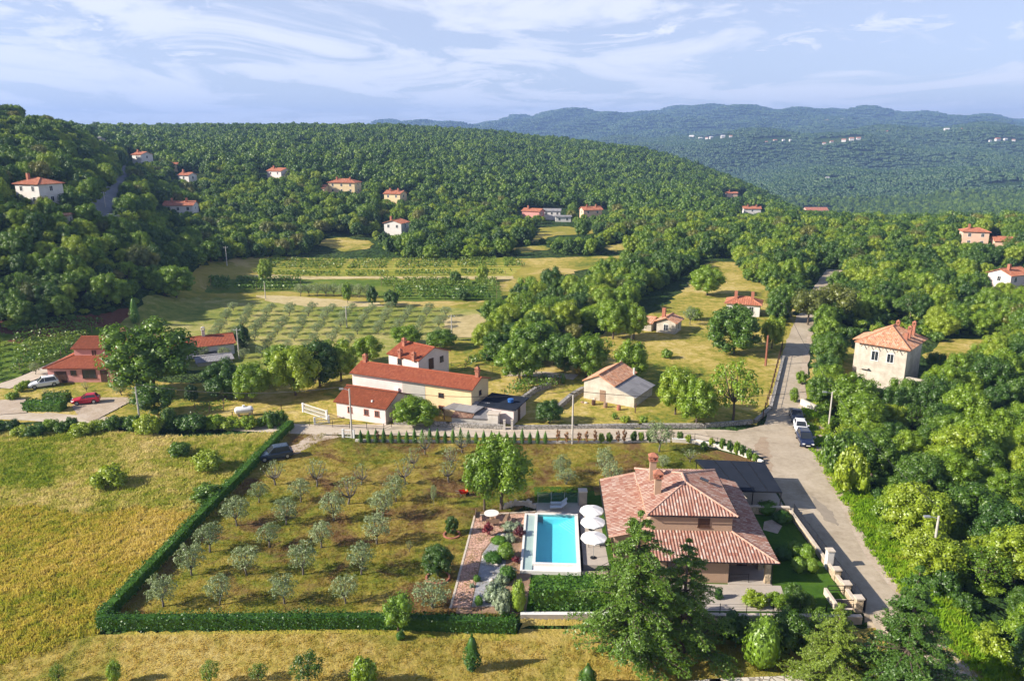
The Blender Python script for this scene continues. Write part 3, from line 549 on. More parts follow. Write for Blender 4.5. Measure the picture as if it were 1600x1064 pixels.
def conifer(name, seed, m, H=13.0, R=4.6, tiers=26, droop=0.22, base=0.9, leaf=0.26, dens=10, bare=0.0, pw=0.66, nb=9):
    """a cedar: tapering trunk, whorls of near-level boughs, each bough a feathered flat spray with drooping tips"""
    rng = np.random.default_rng(seed); Vs, Fs, o = [], [], 0; tb = MB()
    tb.tube([(0,0,-0.3),(0,0,0.3),(0.1,0.05,H*0.5),(0,0,H*0.98)], [0.42,0.3,0.18,0.02], 8)
    P, N = [], []
    for i in range(tiers):
        t = i / (tiers-1); z0 = base + (H-base)*(t**0.92)*0.97 + rng.uniform(-0.1,0.1); prof_ = (1-t)**pw * (0.84 + 0.24*math.sin(i*2.1+seed)) + 0.05
        for j in range(int(nb + 5*(1-t))):
            a = rng.uniform(0, 2*math.pi); L = R*prof_*rng.uniform(0.70, 1.15)
            ca, sa = math.cos(a), math.sin(a); rise = rng.uniform(0.12, 0.28)*(1 - 0.3*t)
            def pt(s): return np.array([ca*L*s, sa*L*s, z0 + L*(rise*s - droop*2.0*s*s*rng.uniform(0.9,1.1))])
            tb.tube([tuple(pt(0)), tuple(pt(0.5)), tuple(pt(0.92))], [0.055*(1-t)+0.02, 0.035*(1-t)+0.012, 0.008], 4, cap=False)
            k = int(dens * L + 6)
            for q in range(k):
                s = rng.uniform(0.12 + bare, 1.0)**0.8; c = pt(s); wid = 0.25*L*(1 - s*0.55)*(0.4+s*0.6); off = rng.uniform(-1, 1)
                for _ in range(4):
                    P.append(c + np.array([-sa, ca, 0])*off*wid + np.array([ca, sa, 0])*abs(off)*-0.18*L*s + rng.normal(0, 0.06, 3) + np.array([0,0,-0.16*abs(off)*wid - rng.uniform(0, 0.10)])); N.append((ca*0.35, sa*0.35, 0.9))
                    off = off + rng.uniform(-0.1, 0.1)
    P = np.array(P); N = np.array(N); V, F = leaves(rng, P, N, leaf, 0.45, 0.45)
    c = arr_mesh(name + "_crown", V, np.concatenate([F[:, [0,1,2]], F[:, [0,2,3]]]), m)
    return Kind(c, tb.mesh(name + "_trunk", m_bark, True), R, H)
K_cedar = conifer("cedar", 3, m_needle, tiers=16, R=5.0, dens=22, leaf=0.21, droop=0.13, base=1.4)
K_cedar2 = conifer("cedar", 8, m_needle, tiers=13, R=5.0, dens=22, leaf=0.21, droop=0.13)
K_conif = conifer("conifer", 5, m_needle_y, tiers=19, R=4.8, H=12.5, dens=26, droop=0.07, leaf=0.20, pw=0.95)

RND = random.Random(77)
TREES = []
def plant(kind, px, py, top, wpx, label, cat='tree', name='tree', group=None, z=None, rz=None, minsq=None):
    """put one plant where the photograph shows its foot (px, py), tall up to row top and wpx pixels wide"""
    if isinstance(kind, list): kind = RND.choice(kind)
    g = G(px, py) if z is None else (*W(px, py, z), z)
    d = depth(*g); v = (top - 532) / FPX; H = (CAMH - g[2] - 0) ; # solve height on the vertical line through the foot
    tt = TAN(top); H = (CAMH - g[1]*tt) - g[2]
    return plant_at(kind, g, max(H, 0.25), max(wpx/2*d/FPX, 0.12), label, cat, name, group, rz)
def plant_at(kind, g, H, Rr, label, cat='tree', name='tree', group=None, rz=None):
    if isinstance(kind, list): kind = RND.choice(kind)
    o = thing(name, label, cat, g, RND.uniform(0, 6.28) if rz is None else rz, group, (Rr/kind.R, Rr/kind.R, H/kind.H))
    link('crown', kind.crown, o); link('trunk' if cat == 'tree' else 'stem', kind.trunk, o)
    TREES.append((g[0], g[1], Rr)); return o
# ---------------------------------------------------------------- buildings: helpers
m_tile_villa = tile_mat("mottled_clay_tiles", [(0.52,0.35,0.26),(0.44,0.24,0.17),(0.60,0.45,0.36),(0.36,0.17,0.12),(0.50,0.30,0.22),(0.64,0.51,0.42),(0.40,0.19,0.13)], 0.30, 0.42, dirt_amt=0.1, channel=(0.16,0.055,0.04))
m_tile_red = tile_mat("red_clay_tiles", [(0.33,0.088,0.04),(0.28,0.072,0.033),(0.38,0.115,0.055),(0.25,0.063,0.03)], 0.26, 0.4, dirt=(0.20,0.07,0.04), dirt_amt=0.5)
m_tile_dark = tile_mat("dark_red_tiles", [(0.25,0.068,0.028),(0.21,0.055,0.023),(0.28,0.08,0.036)], 0.26, 0.4, dirt=(0.15,0.06,0.03), dirt_amt=0.5)
m_tile_old = tile_mat("weathered_orange_tiles", [(0.62,0.33,0.19),(0.50,0.22,0.11),(0.68,0.43,0.29),(0.38,0.15,0.08),(0.57,0.29,0.16)], 0.24, 0.38, dirt=(0.33,0.26,0.20), dirt_amt=0.7)
m_tile_brown = tile_mat("old_brown_tiles", [(0.26,0.15,0.10),(0.36,0.22,0.15),(0.18,0.10,0.07),(0.31,0.17,0.11)], 0.22, 0.36, dirt=(0.12,0.11,0.09), dirt_amt=0.7)
m_slate = tile_mat("grey_corrugated_sheets", [(0.24,0.235,0.24),(0.30,0.29,0.29),(0.20,0.195,0.20)], 1.0, 1.8, dirt=(0.15,0.12,0.10), dirt_amt=0.5)
m_tile_far = tile_mat("orange_red_tiles", [(0.44,0.16,0.085),(0.36,0.12,0.065),(0.50,0.22,0.13)], 0.3, 0.5, dirt=(0.26,0.12,0.08), dirt_amt=0.4)
def plaster(name, c, c2=None, **k): return mat(name, c, 0.9, c2 or tuple(x*0.88 for x in c), 0.8, 0.15, 10, spec=0.15, **k)
m_tan = plaster("tan_render", (0.43,0.29,0.20)); m_white = plaster("white_render", (0.70,0.66,0.62)); m_cream = plaster("cream_yellow_render", (0.74,0.58,0.34), (0.66,0.50,0.29)); m_greyr = plaster("grey_render", (0.44,0.42,0.37))
m_pinkw = plaster("pink_render", (0.66,0.30,0.26)); m_palepink = plaster("pale_pink_render", (0.74,0.62,0.58)); m_oldw = mat("stained_old_render", (0.58,0.52,0.43), 0.95, (0.40,0.35,0.28), 0.7, 0.5, 6); m_peach = plaster("peach_render", (0.74,0.50,0.36))
m_brickc = mat("chimney_brick", (0.42,0.17,0.10), 0.9, (0.30,0.12,0.08), 5, 0.4, 10)
m_glass = mat("dark_window_glass", (0.025,0.03,0.035), 0.12, spec=0.6); m_brownwood = mat("brown_shutter_wood", (0.07,0.032,0.018), 0.6, (0.10,0.05,0.03), 4); m_frame_w = mat("white_frame_paint", (0.75,0.74,0.72), 0.5)
m_black = mat("black_metal", (0.018,0.018,0.02), 0.45, metal=0.3); m_stone = stone_mat("rubble_stone", (0.42,0.31,0.19), (0.56,0.45,0.31), (0.36,0.30,0.22), 2.6); m_cap = mat("pale_stone_cap", (0.60,0.52,0.42), 0.85, (0.52,0.44,0.35), 2, 0.2, 8)
m_conc = mat("pale_concrete", (0.46,0.43,0.39), 0.9, (0.38,0.35,0.31), 1.5, 0.2, 9); m_whitewall = mat("whitewashed_wall", (0.66,0.61,0.54), 0.9, (0.50,0.45,0.38), 1.0, 0.3, 5); m_greystone = stone_mat("grey_drystone", (0.30,0.28,0.25), (0.44,0.41,0.37), (0.16,0.145,0.12), 2.0)
m_canopy = mat("charcoal_canopy", (0.018,0.023,0.034), 0.9, (0.024,0.029,0.041), 0.8, spec=0.05); m_steel = mat("galvanised_steel", (0.45,0.46,0.46), 0.5, metal=0.6)
m_deck = mat("pale_stone_deck", (0.46,0.40,0.34), 0.8, (0.40,0.35,0.30), 1.2, 0.1, 6); m_white_st = mat("white_pool_stone", (0.78,0.75,0.70), 0.6, (0.70,0.67,0.62), 2); m_poolin = mat("turquoise_pool_tiles", (0.30,0.76,0.84), 0.4, (0.27,0.72,0.81), 3)
def roof_face(mb, poly, rib=0.30, amp=0.06, seg=6):
    """a tiled slope: polygon whose first edge is the eave; barrel ribs run up the slope as real relief"""
    P = [Vector(p) for p in poly]; u = (P[1]-P[0]).normalized(); n = None
    for q in P[2:]:
        c = (P[1]-P[0]).cross(q-P[0])
        if c.length > 1e-6: n = c.normalized(); break
    if n.z < 0: n = -n
    v = n.cross(u).normalized()
    if v.dot(P[2]-P[0]) < 0: v = -v
    Q = [((p-P[0]).dot(u), (p-P[0]).dot(v)) for p in P]; us = [q[0] for q in Q]; u0, u1 = min(us), max(us)
    step = rib / seg; xs = sorted(set([u0 + i*step for i in range(int((u1-u0)/step)+1)] + us)); rows = []
    for x in xs:
        vs = []
        for i in range(len(Q)):
            a, b = Q[i], Q[(i+1) % len(Q)]
            if abs(a[0]-b[0]) < 1e-9:
                if abs(x-a[0]) < 1e-9: vs += [a[1], b[1]]
            elif min(a[0], b[0]) - 1e-9 <= x <= max(a[0], b[0]) + 1e-9: vs.append(a[1] + (b[1]-a[1])*(x-a[0])/(b[0]-a[0]))
        if vs: rows.append((x, min(vs), max(vs)))
    pts, uvs = [], []
    for x, a, b in rows:
        h = n * (amp * abs(math.sin(math.pi * x / rib)) * (1 if x not in us else 0.5))
        for vv in (a, b): pts.append(P[0] + u*x + v*vv + h); uvs.append((x, vv))
    F = [(2*i, 2*i+2, 2*i+3, 2*i+1) for i in range(len(rows)-1)]
    if (Vector(pts[2])-Vector(pts[0])).cross(Vector(pts[1])-Vector(pts[0])).dot(n) < 0: F = [f[::-1] for f in F]
    mb.add(pts, F, uvs)
    # eave thickness and underside
    o = [p - n*0.10 for p in P]; k = len(P)
    mb.add(list(P)+o, [tuple(range(k, 2*k))[::-1]] + [(i, (i+1) % k, k+(i+1) % k, k+i) for i in range(k)], [(0.05, 0.05)]*(2*k))
def ridge(mb, a, b, r=0.13):
    mb.tube([Vector(a)+Vector((0,0,0.02)), Vector(b)+Vector((0,0,0.02))], r, 6)
def window(parent, c, nrm, wd, ht, frame=None, pane=None, sill=True, shutter=False):
    """c = centre on the wall, nrm = outward (local); frame ring proud of the wall, pane set back inside it"""
    frame = frame or m_frame_w; pane = pane or m_glass; c = Vector(c); n = Vector(nrm).normalized(); r = Vector((0,0,1)).cross(n).normalized(); z = Vector((0,0,1)); f = MB(); t = 0.09
    def bx(mb, a0, a1, b0, b1, d0, d1):
        P = [c + r*a + z*b + n*d for d in (d0, d1) for a, b in ((a0,b0),(a1,b0),(a1,b1),(a0,b1))]
        mb.add(P, [(3,2,1,0),(4,5,6,7),(0,1,5,4),(1,2,6,5),(2,3,7,6),(3,0,4,7)])
    h, q = wd/2, ht/2
    bx(f, -h-t, -h, -q, q, -0.05, 0.06); bx(f, h, h+t, -q, q, -0.05, 0.06); bx(f, -h-t, h+t, q, q+t, -0.05, 0.062); bx(f, -h-t-0.05, h+t+0.05, -q-t, -q, -0.05, 0.11 if sill else 0.06)
    if not shutter and wd > 0.5: bx(f, -0.025, 0.025, -q, q, -0.02, 0.035)
    w_ = f.build('window', frame, parent); p = MB(); bx(p, -h, h, -q, q, -0.04, 0.02)
    if shutter:
        for k in range(int(ht/0.12)): bx(p, -h+0.02, h-0.02, -q + 0.12*k + 0.02, -q + 0.12*k + 0.09, 0.02, 0.035)
    p.build('pane' if not shutter else 'shutter', pane, w_); return w_
def door(parent, c, nrm, wd, ht, m=None):
    c = Vector(c); n = Vector(nrm).normalized(); r = Vector((0,0,1)).cross(n).normalized(); d = MB()
    P = [c + r*a + Vector((0,0,b)) + n*e for e in (-0.03, 0.04) for a, b in ((-wd/2,0),(wd/2,0),(wd/2,ht),(-wd/2,ht))]
    d.add(P, [(3,2,1,0),(4,5,6,7),(0,1,5,4),(1,2,6,5),(2,3,7,6),(3,0,4,7)]); o = d.build('door', m or m_brownwood, parent)
    MB().tube([c + r*(wd/2-0.12) + Vector((0,0,1.0)) + n*0.06, c + r*(wd/2-0.12) + Vector((0,0,1.15)) + n*0.06], 0.025, 5).build('handle', m_steel, o); return o
def chimney(parent, x, y, z0, h=1.5, s=0.55, m=None, cap=True, name='chimney'):
    m = m or m_brickc; b = MB().box(x-s/2, y-s/2, z0, x+s/2, y+s/2, z0+h)
    c = b.build(name, m, parent)
    if cap:
        k = MB(); k.box(x-s*0.68, y-s*0.68, z0+h+0.002, x+s*0.68, y+s*0.68, z0+h+0.10)
        for a, e in ((-1,-1),(1,-1),(1,1),(-1,1)): k.box(x+a*s*0.42-0.06, y+e*s*0.42-0.06, z0+h+0.10, x+a*s*0.42+0.06, y+e*s*0.42+0.06, z0+h+0.40)
        k.box(x-s*0.62, y-s*0.62, z0+h+0.40, x+s*0.62, y+s*0.62, z0+h+0.50); k.add([(x-s*.6,y-s*.6,z0+h+.502),(x+s*.6,y-s*.6,z0+h+.502),(x+s*.6,y+s*.6,z0+h+.502),(x-s*.6,y+s*.6,z0+h+.502),(x,y,z0+h+.78)], [(0,1,4),(1,2,4),(2,3,4),(3,0,4)])
        k.build('chimney_cap', m, c)
    return c
def block(t, x0, y0, x1, y1, eave, pitch, kind, wm, rm, over=0.4, rib=0.26, z0=0.0, amp=0.045, wname='wall', seg=4):
    """one wing of a house in the local frame of t: walls with gables and a tiled roof; kind: gable_x / gable_y (ridge direction), hip, mono_back (rises to the back), mono_left, mono_right"""
    w_, d = x1-x0, y1-y0; wb = MB(); tn = math.tan(R_(pitch)); rb = MB(); e = over; g = 0.06
    if kind in ('gable_x', 'gable_y', 'hip'):
        wb.box(x0, y0, z0-0.3, x1, y1, eave)
    if kind == 'gable_x':
        H = eave + d/2*tn; ym = (y0+y1)/2
        for x in (x0, x1): s = 0.0; wb.add([(x, y0, eave), (x, y1, eave), (x, ym, H)], [(0,1,2) if x == x1 else (2,1,0)])
        le, H2 = eave - e*tn + g, H + g
        roof_face(rb, [(x0-e, y0-e, le), (x1+e, y0-e, le), (x1+e, ym, H2), (x0-e, ym, H2)], rib, amp, seg); roof_face(rb, [(x1+e, y1+e, le), (x0-e, y1+e, le), (x0-e, ym, H2), (x1+e, ym, H2)], rib, amp, seg)
        rr = (x0-e, ym, H2), (x1+e, ym, H2); rl = [rr]
    elif kind == 'gable_y':
        H = eave + w_/2*tn; xm = (x0+x1)/2
        for y in (y0, y1): wb.add([(x0, y, eave), (x1, y, eave), (xm, y, H)], [(0,1,2) if y == y0 else (2,1,0)])
        le, H2 = eave - e*tn + g, H + g
        roof_face(rb, [(x0-e, y1+e, le), (x0-e, y0-e, le), (xm, y0-e, H2), (xm, y1+e, H2)], rib, amp, seg); roof_face(rb, [(x1+e, y0-e, le), (x1+e, y1+e, le), (xm, y1+e, H2), (xm, y0-e, H2)], rib, amp, seg)
        rl = [((xm, y0-e, H2), (xm, y1+e, H2))]
    elif kind == 'hip':
        k = min(w_, d)/2 + e; le = eave - e*tn + g; H2 = le + k*tn; A, B, Cc, D = (x0-e,y0-e,le), (x1+e,y0-e,le), (x1+e,y1+e,le), (x0-e,y1+e,le)
        if d > w_: p, q = ((x0+x1)/2, y0-e+k, H2), ((x0+x1)/2, y1+e-k, H2)
        else: p, q = (x0-e+k, (y0+y1)/2, H2), (x1+e-k, (y0+y1)/2, H2)
        if d > w_:
            roof_face(rb, [A, B, p], rib, amp, seg); roof_face(rb, [B, Cc, q, p], rib, amp, seg); roof_face(rb, [Cc, D, q], rib, amp, seg); roof_face(rb, [D, A, p, q], rib, amp, seg)
            rl = [(p, q), (A, p), (B, p), (Cc, q), (D, q)]
        else:
            roof_face(rb, [A, B, q, p], rib, amp, seg); roof_face(rb, [B, Cc, q], rib, amp, seg); roof_face(rb, [Cc, D, p, q], rib, amp, seg); roof_face(rb, [D, A, p], rib, amp, seg)
            rl = [(p, q), (A, p), (D, p), (B, q), (Cc, q)]
    else:
        rise = {'mono_back': d*tn, 'mono_left': w_*tn, 'mono_right': w_*tn}[kind]; rl = []
        if kind == 'mono_back':
            P = [(x0,y0,z0-0.3),(x1,y0,z0-0.3),(x1,y1,z0-0.3),(x0,y1,z0-0.3),(x0,y0,eave),(x1,y0,eave),(x1,y1,eave+rise),(x0,y1,eave+rise)]
            F = [(x0-e,y0-e,eave-e*tn+g),(x1+e,y0-e,eave-e*tn+g),(x1+e,y1,eave+rise+g),(x0-e,y1,eave+rise+g)]
        elif kind == 'mono_left':   # high side left, falls to the right
            P = [(x0,y0,z0-0.3),(x1,y0,z0-0.3),(x1,y1,z0-0.3),(x0,y1,z0-0.3),(x0,y0,eave+rise),(x1,y0,eave),(x1,y1,eave),(x0,y1,eave+rise)]
            F = [(x1+e,y0-e,eave-e*tn+g),(x1+e,y1+e,eave-e*tn+g),(x0,y1+e,eave+rise+g),(x0,y0-e,eave+rise+g)]
        else:
            P = [(x0,y0,z0-0.3),(x1,y0,z0-0.3),(x1,y1,z0-0.3),(x0,y1,z0-0.3),(x0,y0,eave),(x1,y0,eave+rise),(x1,y1,eave+rise),(x0,y1,eave)]
            F = [(x0-e,y1+e,eave-e*tn+g),(x0-e,y0-e,eave-e*tn+g),(x1,y0-e,eave+rise+g),(x1,y1+e,eave+rise+g)]
        wb.add(P, [(3,2,1,0),(4,5,6,7),(0,1,5,4),(1,2,6,5),(2,3,7,6),(3,0,4,7)]); roof_face(rb, F, rib, amp, seg)
    wo = wb.build(wname, wm, t); ro = rb.build('roof', rm, t)
    if rl:
        for a, b in rl: r_ = MB(); ridge(r_, a, b); r_.build('ridge', rm, ro)
    return ro
def px_frame(A, B, z=0.0):
    """local frame whose x axis runs from the ground point seen at A to the one seen at B: location, angle, length"""
    a, b = W(*A, z), W(*B, z); return (a[0], a[1], z), math.atan2(b[1]-a[1], b[0]-a[0]), math.hypot(b[0]-a[0], b[1]-a[1])

# ---------------------------------------------------------------- the villa
V0 = (9.8, 63.0, 0.0); VA = R_(-2.5)
def VL_(u, v): return (V0[0] + u*math.cos(VA) - v*math.sin(VA), V0[1] + u*math.sin(VA) + v*math.cos(VA))
villa = thing("villa", "tan two storey villa with mottled pink clay tile roofs beside the swimming pool", "house", V0, VA)
wb = MB(); wb.box(3.3, 4.0, -0.3, 11.1, 13.9, 5.32); wb.box(0.0, 4.6, -0.28, 3.298, 16.4, 2.6); wb.box(3.6, 0.6, -0.29, 10.2, 3.998, 2.6); wb.box(11.102, 3.6, -0.29, 14.0, 16.4, 2.6); wb.box(3.3, 13.902, -0.285, 11.1, 16.4, 2.6)
wb.box(10.2, 0.6, 2.4, 14.0, 0.9, 2.58); wb.box(13.72, 0.9, 2.4, 14.0, 3.6, 2.58)
wb.build('wall', m_tan, villa)
for v0 in (0.55, 2.9): MB().box(13.55, v0, 0, 14.05, v0+0.5, 2.45).build('stone_pillar', m_stone, villa)
fl = MB().box(10.2, 0.35, -0.2, 14.2, 3.6, 0.12); fl.build('porch_floor', m_deck, villa)
rf = MB(); tn = math.tan(R_(19)); le, hi = 5.25, 5.25 + (8.6/2)*tn
A, B, C_, D = (2.9,3.6,le), (11.5,3.6,le), (11.5,14.3,le), (2.9,14.3,le); p, q = (7.2,7.9,hi), (7.2,10.0,hi)
roof_face(rf, [A,B,p]); roof_face(rf, [B,C_,q,p]); roof_face(rf, [C_,D,q]); roof_face(rf, [D,A,p,q])
ur = rf.build('upper_roof', m_tile_villa, villa); rd_ = MB(); m_ridge = mat("ridge_tile_clay", (0.56,0.36,0.27), 0.85, (0.45,0.24,0.17), 3)
for a, b in ((p,q),(A,p),(B,p),(C_,q),(D,q)): rd_ = MB(); ridge(rd_, a, b, 0.12); rd_.build('ridge', m_ridge, ur)
ll = 2.55; lh = 3.5; lf = MB()
roof_face(lf, [(3.0,-0.05,ll),(14.55,-0.05,ll),(11.1,3.98,lh),(3.0,3.98,lh)])                       # front slope
roof_face(lf, [(14.55,-0.05,ll),(14.75,16.9,ll),(11.1,16.9,lh),(11.1,3.98,lh)])                      # right slope
roof_face(lf, [(-0.6,16.9,ll),(-0.6,4.1,ll),(3.3,4.1,lh),(3.3,16.9,lh)])                            # left wing
roof_face(lf, [(11.1,17.6,ll),(3.3,17.6,ll),(3.3,13.92,lh-0.1),(11.1,13.92,lh-0.1)])
lr_ = lf.build('lower_roof', m_tile_villa, villa); r2 = MB()
for a, b in (((14.55,-0.05,ll),(11.1,3.98,lh)), ((11.1,13.9,lh),(11.1,16.9,lh)), ((3.3,13.9,lh),(3.3,16.9,lh)), ((-0.6,16.9,ll+.03),(3.3,16.9,lh+.03)), ((3.3,4.1,lh),(-0.6,4.1,ll))): r2 = MB(); ridge(r2, a, b, 0.11); r2.build('ridge', m_ridge, lr_)
gut = MB(); gut.tube([(2.85,3.5,5.22),(11.55,3.5,5.22)], 0.05, 6); gut.tube([(11.58,3.5,5.22),(11.58,14.3,5.22)], 0.05, 6); gut.tube([(3.0,-0.14,2.6),(14.6,-0.14,2.6)], 0.05, 6); gut.tube([(-0.7,4.1,2.6),(-0.7,16.9,2.6)], 0.05, 6); gut.tube([(14.12,0.45,2.6),(14.12,0.45,0)], 0.04, 6); gut.build('gutter', m_black, villa)
window(villa, (8.4, 4.0, 4.35), (0,-1,0), 0.95, 0.8, m_brownwood, m_brownwood, shutter=True)
window(villa, (5.2, 0.6, 1.5), (0,-1,0), 1.2, 1.2, m_brownwood, m_glass)
for vv in (6.5, 10.5, 14): window(villa, (0, vv, 1.25), (-1,0,0), 1.8, 2.1, m_brownwood, m_glass, sill=False)
door(villa, (12.2, 3.6, 0.12), (0,-1,0), 1.0, 2.1)
rl_ = MB()
for k in range(5): rl_.bar((10.25,0.7,0.35+0.15*k), (12.1,0.7,0.35+0.15*k), 0.025)
for x in (10.3, 12.1): rl_.bar((x,0.7,0.1), (x,0.7,1.05), 0.035)
rl_.build('porch_railing', m_black, villa)
# two tall chimneys, one wearing a tiled hat
for (x, y, h) in ((4.35, 7.2, 1.75), (4.3, 10.6, 2.1)):
    c = MB().box(x-0.32, y-0.28, 5.2, x+0.32, y+0.28, 5.75+h).build('chimney', m_tan, villa); k = MB()
    k.box(x-0.46, y-0.40, 5.752+h, x+0.46, y+0.40, 5.86+h)
    for a, e in ((-1,-1),(1,-1),(1,1),(-1,1),(0,1),(0,-1)): k.box(x+a*0.36-0.07, y+e*0.3-0.07, 5.86+h, x+a*0.36+0.07, y+e*0.3+0.07, 6.2+h)
    k.box(x-0.5, y-0.44, 6.2+h, x+0.5, y+0.44, 6.28+h); k.add([(x-.5,y-.44,6.282+h),(x+.5,y-.44,6.282+h),(x+.5,y+.44,6.282+h),(x-.5,y+.44,6.282+h),(x-.1,y,6.62+h),(x+.1,y,6.62+h)], [(0,1,5,4),(1,2,5),(2,3,4,5),(3,0,4)]); k.build('chimney_cap', m_brickc, c)
b_ = MB().bar((9.0,9.6,6.45),(9.8,9.3,6.2),0.5,0.08); b_.build('skylight', m_glass, villa)

# ---------------------------------------------------------------- the plot of the villa
def plot_poly(pts): return [VL_(*p) for p in pts]
sheet("terrace_floor", plot_poly([(-2.95,3.3),(-0.3,3.3),(3.4,3.3),(3.4,0.5),(3.2,0.5),(3.2,16.5),(-2.95,16.5)]), m_deck, 0.045, step=20) if False else None
mb = MB(); mb.box(-3.0,3.25,-1.7,4.0,16.8,0.02); mb.build('terrace', m_deck, None, kind='structure'); bpy.data.objects['terrace'].location = V0; bpy.data.objects['terrace'].rotation_euler = (0,0,VA)
# retained ground: solid slabs so that the step to the meadow is real
def slab(name, poly, z0, z1, m, **k): return MB().prism(poly, z0, z1).build(name, m, None, kind='structure', **k)
slab("villa_lawn", [(9.0,58.5),(29.7,58.5),(30.1,66),(30.2,76.6),(24.0,77.2),(23.2,81),(9.6,82),(9.4,66.2)], -1.6, 0.03, m_lawn)
slab("shade_lawn", [(2.6,76.9),(9.6,76.9),(9.6,83.5),(2.6,83.5)], -1.6, 0.055, m_lawn)
slab("garden_bed_soil", [(-4.9,58.5),(1.2,58.5),(1.75,64.0),(2.6,77.2),(-3.6,77.2)], -1.6, 0.062, ground_mat("planted_soil", [(0.35,(0.22,0.13,0.08)),(0.6,(0.36,0.24,0.16))], big=0.5, fine=4, bump=0.8, bscale=6, bdist=0.08))
slab("pool_front_bed", [(1.2,58.5),(9.0,58.5),(9.0,64.6),(1.2,64.6)], -1.6, 0.025, m_lawn)
# pergola court and its low wall
court = MB(); court.prism([(20.5,77.6),(30.2,77.0),(30.8,86),(22,86.2)], -0.5, 0.35); o = court.build("carport_floor", m_deck, None, kind='structure')
def wall_run(name, label, pts, h, th, m, cap=None, caph=0.08, z0=-0.2, cat='wall', group=None, zt=None):
    """a wall following points on the ground, one thing with an optional coping"""
    c = pts[0]; t = thing(name, label, cat, (c[0], c[1], 0), 0, group); wb, cb = MB(), MB()
    for a, b in zip(pts[:-1], pts[1:]):
        A, B = Vector((a[0]-c[0], a[1]-c[1], 0)), Vector((b[0]-c[0], b[1]-c[1], 0)); z_a = float(T(*a[:2])) if zt is None else zt
        d = (B-A).normalized(); r = Vector((-d.y, d.x, 0))*th/2
        def pr(mb, off, za, zb, ex=0):
            P = []
            for zz in (za, zb): P += [A - r*off - d*ex + Vector((0,0,zz)), B - r*off + d*ex + Vector((0,0,zz)), B + r*off + d*ex + Vector((0,0,zz)), A + r*off - d*ex + Vector((0,0,zz))]
            mb.add(P, [(3,2,1,0),(4,5,6,7),(0,1,5,4),(1,2,6,5),(2,3,7,6),(3,0,4,7)])
        pr(wb, 1, z_a+z0, z_a+h, th/2*0.98)
        if cap: pr(cb, 1.2, z_a+h+0.002, z_a+h+caph, th/2)
    wb.build('wall_body', m, t)
    if cap: cb.build('coping', cap, t)
    return t
m_retain = mat("smooth_grey_render", (0.40,0.34,0.28), 0.9, (0.34,0.29,0.24), 1.2)
wall_run("retaining_wall", "low rendered retaining wall with white top under the laurel block", [(0.9,58.3),(12.4,58.25)], 0.16, 0.35, m_retain, m_frame_w, 0.05, z0=-1.3, zt=0)
rw = wall_run("retaining_wall", "long low retaining wall with black fence posts in front of the villa lawn", [(12.8,58.3),(30.0,58.0)], 0.12, 0.35, m_retain, m_cap, 0.05, z0=-1.3, zt=0)
pb = MB()
for i in range(8): MB().bar((0.6+i*2.3, 0, 0.17), (0.6+i*2.3, 0, 1.15), 0.05).build('post', m_black, rw)
for zz in (0.35,0.6,0.85,1.1): pb.bar((0.6, -0.01, zz), (0.6+7*2.3, -0.12, zz), 0.015)
pb.build('fence_rail', m_black, rw)
wall_run("garden_wall", "stone wall with flat coping below the dark carport canopy", [(24.3,77.1),(30.2,76.6)], 0.9, 0.4, m_stone, m_cap, zt=-0.02)
rdw = wall_run("boundary_wall", "stone boundary wall with pale piers between the villa lawn and the road", [(30.45,76.4),(30.35,66.2)], 0.6, 0.28, m_stone, m_cap, zt=0)
wall_run("boundary_wall", "stone boundary wall with black fence panels running down to the letterbox pier", [(30.3,65.4),(30.2,59.2)], 0.6, 0.28, m_stone, m_cap, zt=0)
for i, (x, y, h) in enumerate([(30.4,65.8,1.9),(30.35,63.9,1.05),(30.3,61.6,1.0),(30.2,58.9,1.3)]):
    t = thing("gate_pier", ["tall white pier at the bend of the boundary wall","pale capped pier, second along the lower boundary wall","pale capped pier, third along the lower boundary wall","pale capped pier at the front corner of the villa plot"][i], "pier", (x,y,0)); MB().box(-0.3,-0.3,-0.3,0.3,0.3,h).build('shaft', m_white if i == 0 else m_stone, t); MB().box(-0.37,-0.37,h+.002,0.37,0.37,h+0.12).build('cap', m_cap, t)
t = thing("entrance_steps", "black framed entrance with pale steps by the front corner pier", "steps", (28.2,59.0,0))
s_ = MB(); s_.box(0,0,-0.2,1.8,1.6,0.06); s_.box(0,0,0.062,0.25,2.4,0.7); s_.build('step_block', m_cap, t); MB().box(0.3,0.3,0.07,1.7,1.4,0.12).build('dark_mat', m_black, t); s_ = MB()
for x0_, y0_, x1_, y1_ in ((0.3,0.1,1.8,0.1),(0.3,2.3,1.8,2.3)):
    s_ = MB().bar((x0_,y0_,0.95),(x1_,y1_,0.95),0.05).bar((x0_,y0_,0),(x0_,y0_,0.95),0.05).bar((x1_,y1_,0),(x1_,y1_,0.95),0.05).bar((x0_,y0_,0.5),(x1_,y1_,0.5),0.04).build('railing', m_black, t)
